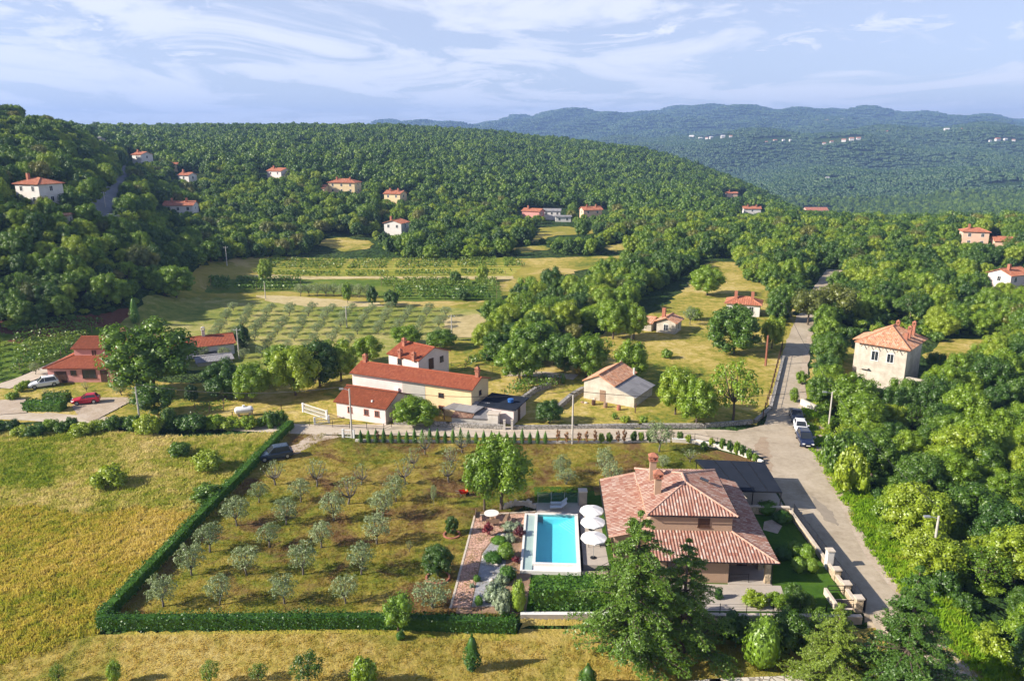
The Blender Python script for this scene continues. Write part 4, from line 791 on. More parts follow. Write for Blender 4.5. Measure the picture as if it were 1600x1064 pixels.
# steel fence with screening on the road side of the wall
def fence(name, label, pts, h, post=2.4, m=None, panel=None, rails=(0.1,0.95), pw=0.06, group=None, cat='fence', pickets=0):
    m = m or m_black; c = pts[0]; t = thing(name, label, cat, (c[0], c[1], float(T(*c[:2]))), 0, group); rl = MB(); z0 = float(T(*c[:2])); pmesh = MB().bar((0,0,-0.2),(0,0,h),pw).mesh('post', m)
    for a, b in zip(pts[:-1], pts[1:]):
        A, B = Vector((a[0]-c[0], a[1]-c[1], float(T(*a[:2]))-z0)), Vector((b[0]-c[0], b[1]-c[1], float(T(*b[:2]))-z0)); n = max(1, int((B-A).length/post))
        for i in range(n + (b is pts[-1])): q = A.lerp(B, i/n); link('post', pmesh, t).location = q
        for r in rails: rl.bar(A + Vector((0,0,h*r)), B + Vector((0,0,h*r)), 0.035)
        if pickets:
            k = int((B-A).length/pickets)
            for i in range(k): q = A.lerp(B, (i+.5)/k); rl.bar(q + Vector((0,0,h*rails[0])), q + Vector((0,0,h*rails[-1])), 0.03)
    rl.build('rail', m, t)
    if panel:
        pn = MB()
        for a, b in zip(pts[:-1], pts[1:]): pn.bar((a[0]-c[0], a[1]-c[1], h*0.52), (b[0]-c[0], b[1]-c[1], h*0.52), 0.025, h*0.85)
        pn.build('panel', panel, t)
    return t
fence("steel_fence", "dark steel fence standing outside the boundary wall along the road", [(30.75,76.3),(30.7,58.6)], 1.45, 2.2, m_black, m_canopy, (0.08,0.3,0.52,0.75,0.97), pickets=0.25)
m_pale = mat("pale_wood", (0.55,0.45,0.33), 0.8)
# carport
t = thing("carport", "flat charcoal canopy on thin black posts behind the villa", "carport", (0,0,0)); cv = MB(); Pc = [(22.0,85.4),(30.0,84.6),(29.5,76.9),(23.4,77.3)]
cv.add([(x,y,2.62+ (0.1 if i in (0,1) else 0)) for i,(x,y) in enumerate(Pc)] + [(x,y,2.54+(0.1 if i in (0,1) else 0)) for i,(x,y) in enumerate(Pc)], [(3,2,1,0),(4,5,6,7),(0,1,5,4),(1,2,6,5),(2,3,7,6),(3,0,4,7)]); cv.build('canopy', m_canopy, t)
pf = MB(); 
for i in range(4): a, b = Pc[i], Pc[(i+1)%4]; pf.bar((*a,2.5+(0.1 if i<2 else 0)),(*b,2.5+(0.1 if i in(0,) else 0)),0.09)
for k in range(1,4):
    a = Vector(Pc[0]).lerp(Vector(Pc[1]),k/4); b = Vector(Pc[3]).lerp(Vector(Pc[2]),k/4); pf.bar((a.x,a.y,2.75),(b.x,b.y,2.64),0.05)
pf.build('frame', m_black, t)
for x, y in ((22.1,85.2),(26,84.9),(29.9,84.5),(29.45,77.0),(26.4,77.1),(23.5,77.4)): MB().bar((x,y,0.3),(x,y,2.55),0.09).build('post', m_black, t)
MB().box(26,84.9,0.35,29.5,85.1,1.6).build('back_screen', m_canopy, t)

# ---------------------------------------------------------------- pool
PO, PA = (2.25,66.2,0), R_(-3.2)
pool = thing("swimming_pool", "rectangular turquoise swimming pool with white stone rim and overflow trough", "pool", PO, PA)
pw_, pl_, zr = 4.0, 9.8, 0.42; rim = MB()
rim.box(-0.28,-0.28,0.0,0,pl_+0.3,zr); rim.box(pw_,-1.5,-1.0,pw_+0.35,pl_+0.3,zr+.001); rim.box(0,-0.28,-1.0,pw_,0,zr+.002); rim.box(0,pl_,-1.0,pw_,pl_+0.3,zr+.003)
rim.build('coping', m_white_st, pool)
tr = MB(); tr.box(-1.42,-1.5,-1.2,-1.2,pl_+0.25,0.36); tr.box(-1.2,-1.5,-1.2,pw_,-1.3,0.361); tr.box(-1.2,pl_+0.0,-1.0,-0.28,pl_+0.25,0.362); tr.box(-1.2,-1.3,-1.2,pw_,-0.28,0.16); tr.box(-1.2,-0.28,-1.2,-0.28,pl_,0.1); tr.build('overflow_trough', m_white_st, pool)
m_troughw = mat("pale_green_trough_water", (0.34,0.45,0.42), 0.08, (0.38,0.49,0.45), 1, spec=0.6); MB().box(-1.198,-1.298,0.165,-0.29,pl_-0.01,0.24).build('trough_water', m_troughw, pool)
bs = MB(); dz = -0.52; ins = [(0,0,dz),(pw_,0,dz),(pw_,pl_,dz),(0,pl_,dz),(0,0,zr-.05),(pw_,0,zr-.05),(pw_,pl_,zr-.05),(0,pl_,zr-.05)]
bs.add(ins, [(0,1,2,3),(0,4,5,1),(1,5,6,2),(2,6,7,3),(3,7,4,0)]); bs.build('basin', m_poolin, pool)
st = MB(); st.box(0.6,pl_-0.5,dz,pw_,pl_-0.01,0.12)
for k in range(5): st.add([(pw_-0.01-1.7+0.25*k,pl_-.5,dz),(pw_-0.01,pl_-.5,dz),(pw_-.01,pl_-2.9+0.4*k,dz),(pw_-0.01-1.7+0.25*k,pl_-.5,dz+0.14*(k+1)),(pw_-.01,pl_-.5,dz+.14*(k+1)),(pw_-.01,pl_-2.9+.4*k,dz+.14*(k+1))],[(2,1,0),(3,4,5),(0,1,4,3),(1,2,5,4),(2,0,3,5)])
st.build('pool_steps', m_poolin, pool)
mw = bpy.data.materials.new("pool_water"); mw.use_nodes = True; t_ = mw.node_tree; t_.nodes.clear(); tr_ = NN(t_, 'ShaderNodeBsdfTransparent', inp={0: (0.62,0.96,0.98,1)}); gl_ = NN(t_, 'ShaderNodeBsdfGlossy', inp={'Roughness': 0.05}); fr_ = NN(t_, 'ShaderNodeFresnel', inp={0: 1.33}); ms_ = NN(t_, 'ShaderNodeMixShader'); oo = NN(t_, 'ShaderNodeOutputMaterial')
nz = NN(t_, 'ShaderNodeTexNoise', inp={'Scale': 2.5, 'Detail': 3}); bp_ = NN(t_, 'ShaderNodeBump', inp={0: 0.15, 1: 0.05}); tc_ = NN(t_, 'ShaderNodeTexCoord'); t_.links.new(tc_.outputs['Object'], nz.inputs[0]); t_.links.new(nz.outputs[0], bp_.inputs['Height']); t_.links.new(bp_.outputs[0], gl_.inputs['Normal'])
ms_.inputs[0].default_value = 0.07; t_.links.new(tr_.outputs[0], ms_.inputs[1]); t_.links.new(gl_.outputs[0], ms_.inputs[2]); t_.links.new(ms_.outputs[0], oo.inputs[0])
MB().add([(0,0,0.33),(pw_,0,0.33),(pw_,pl_,0.33),(0,pl_,0.33)], [(0,1,2,3)]).build('water', mw, pool)
# glass screen, pier and loungers behind the pool
mg = bpy.data.materials.new("green_glass_panel"); mg.use_nodes = True; t_ = mg.node_tree; t_.nodes.clear(); tr_ = NN(t_, 'ShaderNodeBsdfTransparent', inp={0: (0.62,0.85,0.78,1)}); gl_ = NN(t_, 'ShaderNodeBsdfGlossy', inp={'Roughness': 0.03}); ms_ = NN(t_, 'ShaderNodeMixShader', inp={0: 0.10}); oo = NN(t_, 'ShaderNodeOutputMaterial'); t_.links.new(tr_.outputs[0], ms_.inputs[1]); t_.links.new(gl_.outputs[0], ms_.inputs[2]); t_.links.new(ms_.outputs[0], oo.inputs[0])
MB().box(2.7,76.4,-1,7.6,78.9,0.30).build('pool_deck_step', m_deck, None, kind='structure')
t = thing("glass_screen", "greenish glass wind screen behind the pool loungers", "screen", (2.9,78.8,0.3)); 
for i in range(3): MB().box(0.06+i*1.5,-0.01,0.05,1.5+i*1.5-0.04,0.01,1.3).build('glass_pane', mg, t)
f = MB(); 
for i in range(4): f.bar((i*1.5,0,0),(i*1.5,0,1.35),0.05)
f.bar((0,0,0.03),(4.5,0,0.03),0.05); f.build('frame', m_steel, t)
t = thing("pool_pier", "tall rendered pier with flat stone top beside the parasols", "pier", (7.9,78.6,0)); MB().box(-0.45,-0.45,-0.3,0.45,0.45,1.9).build('shaft', m_retain, t); MB().box(-0.5,-0.5,1.902,0.5,0.5,2.0).build('cap', m_cap, t)
m_sling = mat("grey_white_sling", (0.55,0.56,0.60), 0.7)
def lounger(loc, rz, label):
    t = thing("sun_lounger", label, "sun lounger", loc, rz, "sun loungers behind the pool"); MB().add([(0,0,0.34),(1.25,0,0.34),(1.25,0.62,0.34),(0,0.62,0.34),(0,0,0.30),(1.25,0,0.30),(1.25,0.62,0.30),(0,0.62,0.30)], [(3,2,1,0),(4,5,6,7),(0,1,5,4),(1,2,6,5),(2,3,7,6),(3,0,4,7)]).build('seat', m_sling, t)
    MB().bar((1.25,0.31,0.34),(1.85,0.31,0.85),0.62,0.04,(0,0,1)).build('backrest', m_sling, t)
    for x in (0.1,1.5):
        for y in (0.03,0.59): MB().bar((x,y,0),(x,y,0.33 if x < 1 else 0.45),0.04).build('leg', m_steel, t)
lounger((4.2,77.0,0.3), 0.02, "grey sun lounger with raised back directly behind the pool"); lounger((4.3,77.9,0.3), 0.02, "second grey sun lounger, the one against the glass screen")
fence("pool_railing", "thin steel railing between the pool and the parasol terrace", [(6.9,75.9),(6.5,65.6)], 1.0, 1.7, m_steel, None, (0.5,0.98), 0.04)
fence("pool_railing", "short black railing at the front edge of the parasol terrace", [(6.7,65.6),(9.4,65.4)], 1.0, 1.2, m_black, None, (0.2,0.45,0.7,0.98), 0.04)
MB().box(6.7,62.6,-1,10.6,65.3,0.0).build('terrace_front_wall', m_stone, None, kind='structure')
m_parasol = mat("white_parasol_cloth", (0.82,0.80,0.77), 0.8)
for i, (px, py) in enumerate([(925,793),(927,811),(928,835)]):
    x, y = W(px, py, 2.55); t = thing("parasol", ["round white parasol farthest from the cedar in the poolside row","round white parasol between the other two by the pool","round white parasol nearest the cedar by the pool"][i], "parasol", (x,y,0.02), 0, "white parasols by the pool")
    n = 8; P = [(0,0,2.62)]; F = []; Rp = 1.28
    for k in range(n*3):
        a = 2*math.pi*k/(n*3); r = Rp*(1.0 if k % 3 == 0 else 0.965); P.append((r*math.cos(a), r*math.sin(a), 2.20 + (0 if k % 3 == 0 else 0.05)))
    m_ = n*3; F = [(0, 1+k, 1+(k+1)%m_) for k in range(m_)]; P2 = [(p_[0], p_[1], p_[2]-0.14) for p_ in P[1:]]; P += P2; F += [(1+k, 1+m_+k, 1+m_+(k+1)%m_, 1+(k+1)%m_) for k in range(m_)]
    MB().add(P, F).build('canopy', m_parasol, t); MB().tube([(0,0,0),(0,0,2.68)], 0.03, 7).build('pole', m_steel, t); MB().lathe([(0.001,0),(0.3,0),(0.3,0.06),(0.05,0.1),(0.001,0.1)], 14).build('base', m_black, t)
    rb = MB()
    for k in range(n): a = 2*math.pi*k/n; rb.bar((0,0,2.5),(Rp*0.97*math.cos(a),Rp*0.97*math.sin(a),2.12),0.02)
    rb.build('rib', m_steel, t)
t = thing("terrace_table", "dark outdoor table under the white parasols", "table", (8.35,70.0,0.02)); MB().box(-0.7,-0.45,0.70,0.7,0.45,0.74).build('table_top', m_black, t)
for x in (-0.6,0.6):
    for y in (-0.35,0.35): MB().bar((x,y,0),(x,y,0.70),0.05).build('leg', m_black, t)

# ---------------------------------------------------------------- gravel garden beside the pool
m_pave = stone_mat("salmon_paving", (0.55,0.30,0.21), (0.66,0.42,0.31), (0.34,0.21,0.15), 3.2)
path = [W(*p) for p in [(704,950),(735,950),(752,865),(778,832),(828,822),(838,803),(742,806)]]
slab("paved_path", [(x,y) for x, y in path], -0.3, 0.085, m_pave)
slab("slate_gravel", [W(*p) for p in [(737,948),(776,948),(790,880),(800,835),(778,834),(754,866)]], -0.3, 0.095, ground_mat("slate_chippings", [(0.35,(0.20,0.20,0.21)),(0.6,(0.44,0.43,0.43))], big=1.5, fine=7, bump=0.8, bscale=14, bdist=0.05))
wall_run("garden_curb", "thin pale stone curb around the salmon paved path", [W(704,950),W(742,806),W(836,800)], 0.12, 0.2, m_cap, None, zt=0)
GARD = [(K_red,762,838,816,18,"crimson leaved shrub in a round bed near the wooden table","red_shrub"),(K_red,812,842,822,20,"dark red shrub against the pool trough","red_shrub"),(K_red,806,880,870,14,"low reddish shrub in the salmon gravel","red_shrub"),
 (K_ball,790,872,848,30,"rounded bright green bush, largest in the gravel garden","bush"),(K_balld,793,905,884,28,"dark green rounded bush in the lower gravel garden","bush"),(K_balld,772,876,863,34,"low spreading green bush beside the slate gravel","bush"),(K_balld,780,848,838,26,"low green shrub below the crimson one","bush"),
 (K_silver,800,826,816,34,"feathery pale green grass clump beside the pool corner","grass_clump"),(K_silver,797,846,834,20,"silver green shrub between the red shrub and the bright bush","bush"),(K_silver,785,912,896,26,"silver leaved shrub at the lower end of the garden","bush"),(K_silver,776,940,908,42,"large silvery shrub at the hedge end of the garden","bush"),(K_silver,786,955,920,30,"pale grey green shrub touching the front hedge","bush"),
 (K_balld,745,908,898,12,"small round shrub on the slate gravel, the upper one","bush"),(K_balld,748,945,930,14,"small round shrub on the slate gravel by the hedge","bush"),(K_silver,738,918,911,9,"tiny grey tuft on the slate gravel","bush"),(K_ball,810,955,905,26,"bright green bush behind the front hedge beside the laurel block","bush")]
for k, px, py, top, w_, lab, nm in GARD: plant(k, px, py, top, w_, lab, 'shrub' if nm != 'grass_clump' else 'plant', nm)
def rock(x, y, r, seed): 
    rg = np.random.default_rng(seed); v = ICO1[0]*rg.uniform(0.75,1.2,(len(ICO1[0]),1))*np.array([r, r*rg.uniform(.6,1), r*0.6]); return v, ICO1[1]
m_rock = mat("pale_rock", (0.60,0.54,0.46), 0.9, (0.48,0.42,0.34), 3, 0.4, 8)
for i, (px, py, r) in enumerate([(786,838,.35),(782,868,.4),(798,890,.35),(776,885,.3),(803,893,.28),(768,908,.3),(812,878,.35),(757,872,.3)]):
    x, y = W(px, py); v, f = rock(x, y, r, i); o = link('rock', arr_mesh('rock', v, f, m_rock, True)); o.location = (x, y, 0.15); o['label'] = "pale boulder edging the planting of the gravel garden"; o['category'] = "rock"; o['group'] = "pale boulders in the gravel garden"
m_teak = mat("weathered_teak", (0.30,0.20,0.13), 0.8, (0.24,0.15,0.10), 4)
tx, ty = W(768, 812); t = thing("garden_table", "white topped round table on the salmon paving under the walnut trees", "table", (tx, ty, 0.085)); MB().lathe([(0.001,0.70),(0.8,0.70),(0.8,0.75),(0.001,0.75)], 24).build('table_top', m_white_st, t); MB().lathe([(0.25,0),(0.09,0.08),(0.07,0.7)], 10).build('pedestal', m_teak, t)
for i, (dx, dy, rz) in enumerate([(-1.5,0.1,1.57),(0.2,-1.4,3.14),(1.6,-0.6,-1.8)]):
    b = thing("garden_bench", ["wooden bench on the far side of the white round table","wooden bench in front of the white round table","wooden chair to the pool side of the white round table"][i], "bench", (tx+dx, ty+dy, 0.085), rz); MB().box(-0.7,-0.25,0.40,0.7,0.25,0.45).build('seat', m_teak, b); MB().box(-0.7,0.21,0.46,0.7,0.26,0.85).build('backrest', m_teak, b)
    for x in (-0.62,0.62):
        for y in (-0.2,0.2): MB().bar((x,y,0),(x,y,0.4),0.06).build('leg', m_teak, b)
t = thing("stone_bench", "pale curved rockery wall behind the glass screen", "wall", (0.6,77.8,0))
r_ = MB(); rg = random.Random(4)
for k in range(26): a = k/26; x = -1.6+3.6*a; y = 0.9*math.sin(a*3)+rg.uniform(-.1,.1); r_.box(x,y,0,x+rg.uniform(.2,.35),y+rg.uniform(.25,.4),rg.uniform(.35,.7))
r_.build('wall_body', m_rock, t)
t = thing("garden_ring", "low brick ring around the small standard tree", "edging", (*W(706,836),0.05)); MB().lathe([(0.75,0),(0.75,0.12),(0.93,0.12),(0.93,-0.05)], 20).build('brick_ring', m_brickc, t)
t = thing("garden_ring", "low brick ring around the broad citrus shaped tree", "edging", (*W(684,903),0.05)); MB().lathe([(1.0,0),(1.0,0.12),(1.18,0.12),(1.18,-0.05)], 20).build('brick_ring', m_brickc, t)
m_redp = mat("red_plastic", (0.6,0.03,0.01), 0.4)
t = thing("wheelbarrow", "small red wheelbarrow on the grass left of the walnut trees", "wheelbarrow", (*W(724,775),0.05), 0.3)
MB().add([(-.35,-.25,.35),(.35,-.25,.35),(.35,.25,.35),(-.35,.25,.35),(-.5,-.35,.65),(.5,-.35,.65),(.5,.35,.65),(-.5,.35,.65)], [(0,3,2,1),(0,1,5,4),(1,2,6,5),(2,3,7,6),(3,0,4,7)]).build('tray', m_redp, t); MB().tube([(.5,-.04,.2),(.5,.04,.2)], .2, 12).build('wheel', m_black, t)
MB().bar((-.9,-.3,.6),(.4,-.1,.3),.04).bar((-.9,.3,.6),(.4,.1,.3),.04).bar((-.3,-.25,.35),(-.35,-.25,0),.04).bar((-.3,.25,.35),(-.35,.25,0),.04).build('handle', m_steel, t)

# ---------------------------------------------------------------- hedges
def hedge(name, label, pts, h, wd, m, leaf=0.17, dens=55, z0=None, rough=0.08, seed=1):
    rng = np.random.default_rng(seed); c = pts[0]; zz = float(T(*c)) if z0 is None else z0; o = thing(name, label, 'hedge', (c[0], c[1], zz)); P, N = [], []; core = MB()
    for a, b in zip(pts[:-1], pts[1:]):
        A = np.array([a[0]-c[0], a[1]-c[1]]); B = np.array([b[0]-c[0], b[1]-c[1]]); L = np.linalg.norm(B-A); d = (B-A)/L; r = np.array([-d[1], d[0]])
        for side, area in ((1, L*h), (-1, L*h), (0, L*wd), (2, wd*h), (3, wd*h)):
            n = int(area*dens); s = rng.uniform(0, L, n); q = rng.uniform(0, 1, n)
            bump_ = 0.10*np.sin(s*0.7+seed) + 0.08*np.sin(s*2.7) + 0.06*np.sin(s*6.1+1) + rng.choice([0, 0.22], n, p=[0.96, 0.04])
            if side in (1, -1): off = side*(wd/2 + rng.normal(0, rough, n)); z = q*(h + bump_); nn = np.stack([r[0]*side+0*s, r[1]*side+0*s, 0.25+0*s], 1)
            elif side == 0: off = (q-0.5)*wd; z = h + bump_ + rng.normal(0, rough, n); nn = np.tile([0,0,1.0], (n,1))
            else: s = (0 if side == 2 else L) + rng.normal(0, rough, n); off = (q-0.5)*wd; z = rng.uniform(0, 1, n)*h; nn = np.tile([d[0]*(1 if side == 3 else -1), d[1]*(1 if side == 3 else -1), 0.2], (n,1))
            P.append(np.stack([A[0]+d[0]*s+r[0]*off, A[1]+d[1]*s+r[1]*off, z], 1)); N.append(nn)
        for k_ in range(6):
            p_, q_ = A+(B-A)*k_/6, A+(B-A)*(k_+1)/6; f_ = (lambda s: 0.0) if z0 is not None else (lambda s: float(T(s[0]+c[0], s[1]+c[1]))-zz)
            core.bar((p_[0],p_[1],h*0.42+f_(p_)), (q_[0],q_[1],h*0.42+f_(q_)), wd*0.82, h*0.9)
    PP = np.concatenate(P)
    if z0 is None: PP[:, 2] += T(PP[:, 0]+c[0], PP[:, 1]+c[1]) - zz
    V, F = leaves(rng, PP, np.concatenate(N), leaf, 0.55)
    core.build('stems', m, o); link('foliage', arr_mesh('hedge_foliage', V, F, m), o); return o
hedge("laurel_hedge", "clipped dark green hedge along the front of the olive orchard", [W(156,981),W(480,979),W(806,972)], 1.25, 0.95, m_hedge, seed=2)
hedge("laurel_hedge", "clipped dark green hedge running away along the meadow side of the orchard", [W(160,974),W(300,828),W(455,668)], 1.25, 0.95, m_hedge, seed=3)
hedge("laurel_hedge", "tall glossy green laurel block in front of the pool", [(1.9,59.7),(10.4,59.9)], 2.3, 2.0, m_hedge, leaf=0.24, dens=38, z0=0.0, rough=0.16, seed=4)
hedge("garden_hedge", "clipped hedge block beside the pink house drive", [W(42,640),W(100,641)], 1.5, 2.0, m_hedge, seed=5, leaf=.25, dens=25)
hedge("garden_hedge", "darker hedge behind the clipped block by the red car", [W(72,627),W(108,627)], 1.4, 1.8, m_leaf_dark, seed=6, leaf=.25, dens=25)

# ---------------------------------------------------------------- orchard
ROWS = [('nearest', [(255,948,0),(344,945,0),(444,943,0),(540,943,0)]), ('second', [(300,899,0),(385,899,0),(474,898,0),(565,898,0)]), ('third', [(328,863,0),(421,856,0),(502,856,0),(589,850,0)]),
 ('fourth', [(370,822,0),(448,820,0),(521,814,0),(598,812,0)]), ('fifth', [(405,786,0),(470,785,0),(545,788,1),(619,784,0)]), ('sixth', [(430,758,1),(496,760,1),(565,758,1),(633,757,1),(701,754,1)]), ('seventh', [(647,732,1),(705,730,1)]), ('farthest', [(664,710,1),(722,708,1)])]
ORD = ['leftmost', 'second from the left', 'third from the left', 'fourth from the left', 'fifth from the left']
for r, (rn, row) in enumerate(ROWS):
    for c_, (px, py, pr) in enumerate(row):
        big = RND.uniform(0.86, 1.12); x, y, z = G(px, py)
        plant_at(K_pruned if pr else K_olive, (x, y, z), (3.1 if pr else 3.1)*big, (1.7 if pr else 1.48)*big, ("hard pruned olive with bare limbs, " if pr else "silvery olive tree, ") + ORD[c_] + " in the " + rn + " orchard row", 'tree', 'olive_tree', 'olive trees of the hedged orchard')
for k, px, py, top, w_, lab in [(K_olive,944,745,698,34,"tall silvery olive left of the villa chimney, farther of the pair"),(K_olive,956,762,722,36,"tall silvery olive just behind the villa roof ridge"),(K_olive,1030,706,657,46,"large silvery olive behind the villa near the lane"),(K_olive,878,745,712,34,"silvery olive between the walnut trees and the villa"),
  (K_pruned,1078,722,702,30,"small dark pruned tree near the carport"),(K_olive,1035,730,712,30,"low silvery olive beside the villa chimney"),(K_olive,676,950,910,66,"broad pale olive at the hedge end beside the salmon path"),(K_broad,684,900,852,58,"bright green broad tree in a brick ring"),(K_dark,706,835,806,24,"small standard tree with round crown in a brick ring"),
  (K_lime,622,985,930,56,"bright lime shrub growing through the front hedge"),(K_olive,678,790,757,12,"thin young olive on the grass left of the red wheelbarrow"),(K_pruned,640,862,845,16,"little pale sapling in the orchard grass"),(K_olive,885,757,735,44,"grey green bush on the lawn right of the walnut trees")]:
    plant(k, px, py, top, w_, lab, 'tree', 'olive_tree' if k in (K_olive, K_pruned) else 'garden_tree')
plant(K_walnut, 757, 797, 698, 74, "full green walnut tree, the left of the poolside pair", 'tree', 'walnut_tree'); plant(K_walnut, 783, 796, 684, 112, "large green walnut tree, the right of the poolside pair", 'tree', 'walnut_tree')
# cedars
g = G(990, 1031); plant_at(K_cedar, g, 13.4, 5.5, "tall cedar with drooping boughs standing in front of the villa", 'tree', 'cedar', rz=0.6)
g = G(1066, 1018); plant_at(K_cedar2, g, 10.4, 4.3, "shorter cedar merging with the tall one in front of the villa", 'tree', 'cedar', rz=2.0)
g = (28.3, 47.4, float(T(28.3,47.4))); plant_at(K_conif, g, 12.4, 5.3, "broad yellow green conifer cut by the lower edge of the photo", 'tree', 'conifer', rz=1.0)
g = (23.9, 48.9, float(T(23.9,48.9))); plant_at(K_conif, g, 8.4, 4.0, "smaller yellow green conifer left of the broad one", 'tree', 'conifer', rz=3.0)
for k, px, py, top, w_, lab, nm, ct in [(K_cyp,738,1045,990,26,"upright dense green young tree alone on the mown strip","young_tree","tree"),(K_bush,570,1076,1026,48,"round green bush at the bottom edge of the mown strip","bush","shrub"),(K_airy,93,1070,1036,26,"leafy young shrub nearest the left end of the bottom edge","bush","shrub"),(K_lime,180,1070,1032,26,"bushy young tree, second along the bottom edge from the left","young_tree","tree"),
  (K_airy,330,1072,1032,36,"loose light green sapling, third along the bottom edge","young_tree","tree"),(K_airy,405,1064,1038,34,"low bright shrub, fourth along the bottom edge","bush","shrub"),(K_airy,482,1072,1020,60,"spreading loose shrub left of the round bush","bush","shrub"),(K_balld,626,998,986,16,"small round shrub just below the front hedge","bush","shrub"),(K_cypd,918,1078,1036,30,"dark clipped topiary at the bottom near the cedar","topiary","shrub"),
  (K_ball,1188,1040,962,62,"bright lime bush in the shade between cedar and conifer","bush","shrub"),(K_broad,1232,1022,955,80,"dark leafy garden tree behind the lime bush","garden_tree","tree"),(K_airy,1275,1010,950,60,"small loose tree beside the broad conifer","garden_tree","tree"),(K_dbush,1150,1000,955,60,"dark bush between the cedar and the lime bush","bush","shrub"),
  (K_ball,1241,866,845,24,"clipped bright green ball, rear left of the four on the villa lawn","clipped_ball","shrub"),(K_ball,1260,872,850,26,"clipped bright green ball, rear right of the four on the villa lawn","clipped_ball","shrub"),(K_ball,1247,892,870,24,"clipped bright green ball, front left of the four on the villa lawn","clipped_ball","shrub"),(K_ball,1267,893,872,22,"clipped bright green ball, front right of the four on the villa lawn","clipped_ball","shrub"),
  (K_balld,1222,872,855,30,"grey green clipped mound in the roof shade by the bright balls","clipped_mound","shrub"),(K_balld,1198,800,784,36,"dark mound at the top of the shaded villa lawn","clipped_mound","shrub"),(K_balld,1222,815,798,30,"dark mound lower on the shaded villa lawn","clipped_mound","shrub"),(K_broad,1240,950,912,40,"small leafy tree on the sunny front lawn","garden_tree","tree"),(K_bush,1180,945,928,44,"low green shrub below the porch","bush","shrub"),(K_bush,1262,948,930,26,"round shrub near the entrance steps","bush","shrub"),(K_balld,1122,935,918,14,"small clipped ball on the villa forecourt","clipped_ball","shrub"),(K_bush,1215,945,930,40,"low bush left of the small front lawn tree","bush","shrub")]:
    plant(k, px, py, top, w_, lab, ct, nm)
sheet("pebble_patch", [W(*p) for p in [(1192,828),(1215,834),(1222,822),(1206,812),(1194,815)]], m_gravel, 0.04, step=5)
sheet("forecourt", [VL_(*p) for p in [(9.2,0.4),(15.0,0.4),(14.6,-3.6),(4.6,-3.9),(4.5,0.4)]], m_deck, 0.05, step=10)
wall_run("rubble_wall", "low pale rubble wall across the bottom by the conifer", [W(1040,1066),W(1120,1058),W(1265,1052)], 0.45, 0.9, stone_mat("pale_rubble", (0.50,0.45,0.37),(0.64,0.58,0.49),(0.26,0.22,0.17),1.8))
# ---------------------------------------------------------------- the farm group across the lane
loc, a, L = px_frame((553,627),(737,656))
t = thing("long_farmhouse", "long farmhouse with a red tiled gable roof and white, grey and cream walls", "house", loc, a)
block(t, 0, 0, L, 5.8, 4.75, 18, 'gable_x', m_cream, m_tile_red, over=0.35)
MB().box(-0.03,-0.035,-0.3,9.0,-0.001,4.7).build('white_wall_section', m_palepink, t); MB().box(9.004,-0.03,-0.3,12.9,-0.001,4.7).build('grey_wall_section', m_greyr, t); MB().tube([(-0.3,-0.42,4.6),(L+0.3,-0.42,4.6)],0.06,6).build('gutter', m_black, t)
window(t, (15.6,0,3.1), (0,-1,0), 0.7,0.6, m_brownwood, m_glass, sill=False); window(t, (15.6,0,1.0), (0,-1,0), 0.8,0.9, m_brickc, m_brownwood); window(t, (L,2.9,3.3), (1,0,0), 0.6,0.6, m_brownwood, m_glass)
ac = MB().box(7.7,-0.35,2.7,8.4,-0.04,3.35); ac.build('air_conditioner', m_frame_w, t)
chimney(t, 0.5, 2.9, 5.4, 1.0); chimney(t, L-0.4, 2.9, 5.3, 1.3)
loc, a, L = px_frame((527,652),(603,664))
t = thing("front_cottage", "low single storey cottage with dark red roof beside the white gate", "house", loc, a)
block(t, 0, 0, L, 6.6, 2.6, 22, 'gable_x', m_palepink, m_tile_dark, over=0.35)
for x in (2.3, 5.1, 6.9): window(t, (x,0,1.5), (0,-1,0), 0.6,0.8, m_brickc, m_glass)
chimney(t, 5.7, 0.7, 2.7, 0.5, 0.22, m_frame_w, cap=False, name='flue')
b3 = W(607,552,4.9); t = thing("back_house", "square two storey house with red roof behind the long farmhouse", "house", (b3[0],b3[1],0), R_(-37))
block(t, 0, 0, 6.9, 7.4, 4.9, 20, 'gable_x', m_palepink, m_tile_red, over=0.3); window(t, (6.9,3.0,3.6), (1,0,0), 1.0,1.7, m_brownwood, m_brownwood, sill=False); window(t, (2.6,0,3.9), (0,-1,0), 0.8,0.9, m_brownwood, m_glass); window(t, (6.9,5.6,3.8),(1,0,0),0.7,0.9, m_brownwood, m_glass)
chimney(t, 1.2, 2.6, 5.6, 1.0); chimney(t, 2.9,-0.1,4.6,0.9); chimney(t, 6.0,-0.1,4.6,0.9)
t = thing("flat_annex", "low annex with nearly black flat roof at the gable of the long farmhouse", "shed", (*W(737,655),0), R_(-23)); MB().box(1.2,0.2,-0.3,6.6,4.9,2.3).build('wall', m_palepink, t); MB().add([(0.9,-0.1,2.302),(7.0,-0.1,2.302),(7.0,5.2,2.5),(0.9,5.2,2.5),(0.9,-0.1,2.45),(7.0,-0.1,2.45),(7.0,5.2,2.65),(0.9,5.2,2.65)], [(3,2,1,0),(4,5,6,7),(0,1,5,4),(1,2,6,5),(2,3,7,6),(3,0,4,7)]).build('roof', m_canopy, t)
door(t, (6.6,2.2,0), (1,0,0), 0.9, 2.0); MB().lathe([(0.001,2.62),(0.4,2.62),(0.45,3.1),(0.001,3.15)],12,(5.2,2.4,0)).build('water_barrel', mat("blue_plastic",(0.03,0.12,0.38),0.4), t)
t = thing("lean_to", "grey board lean-to roof against the cream wall", "shed", (*W(705,652),0), R_(-23))
lf = MB(); roof_face(lf, [(-0.6,-1.6,1.9),(4.6,-1.6,1.9),(5.6,1.6,2.5),(1.0,1.6,2.5)], 0.3, 0.03); lf.build('roof', m_tile_brown if False else m_slate, t); 
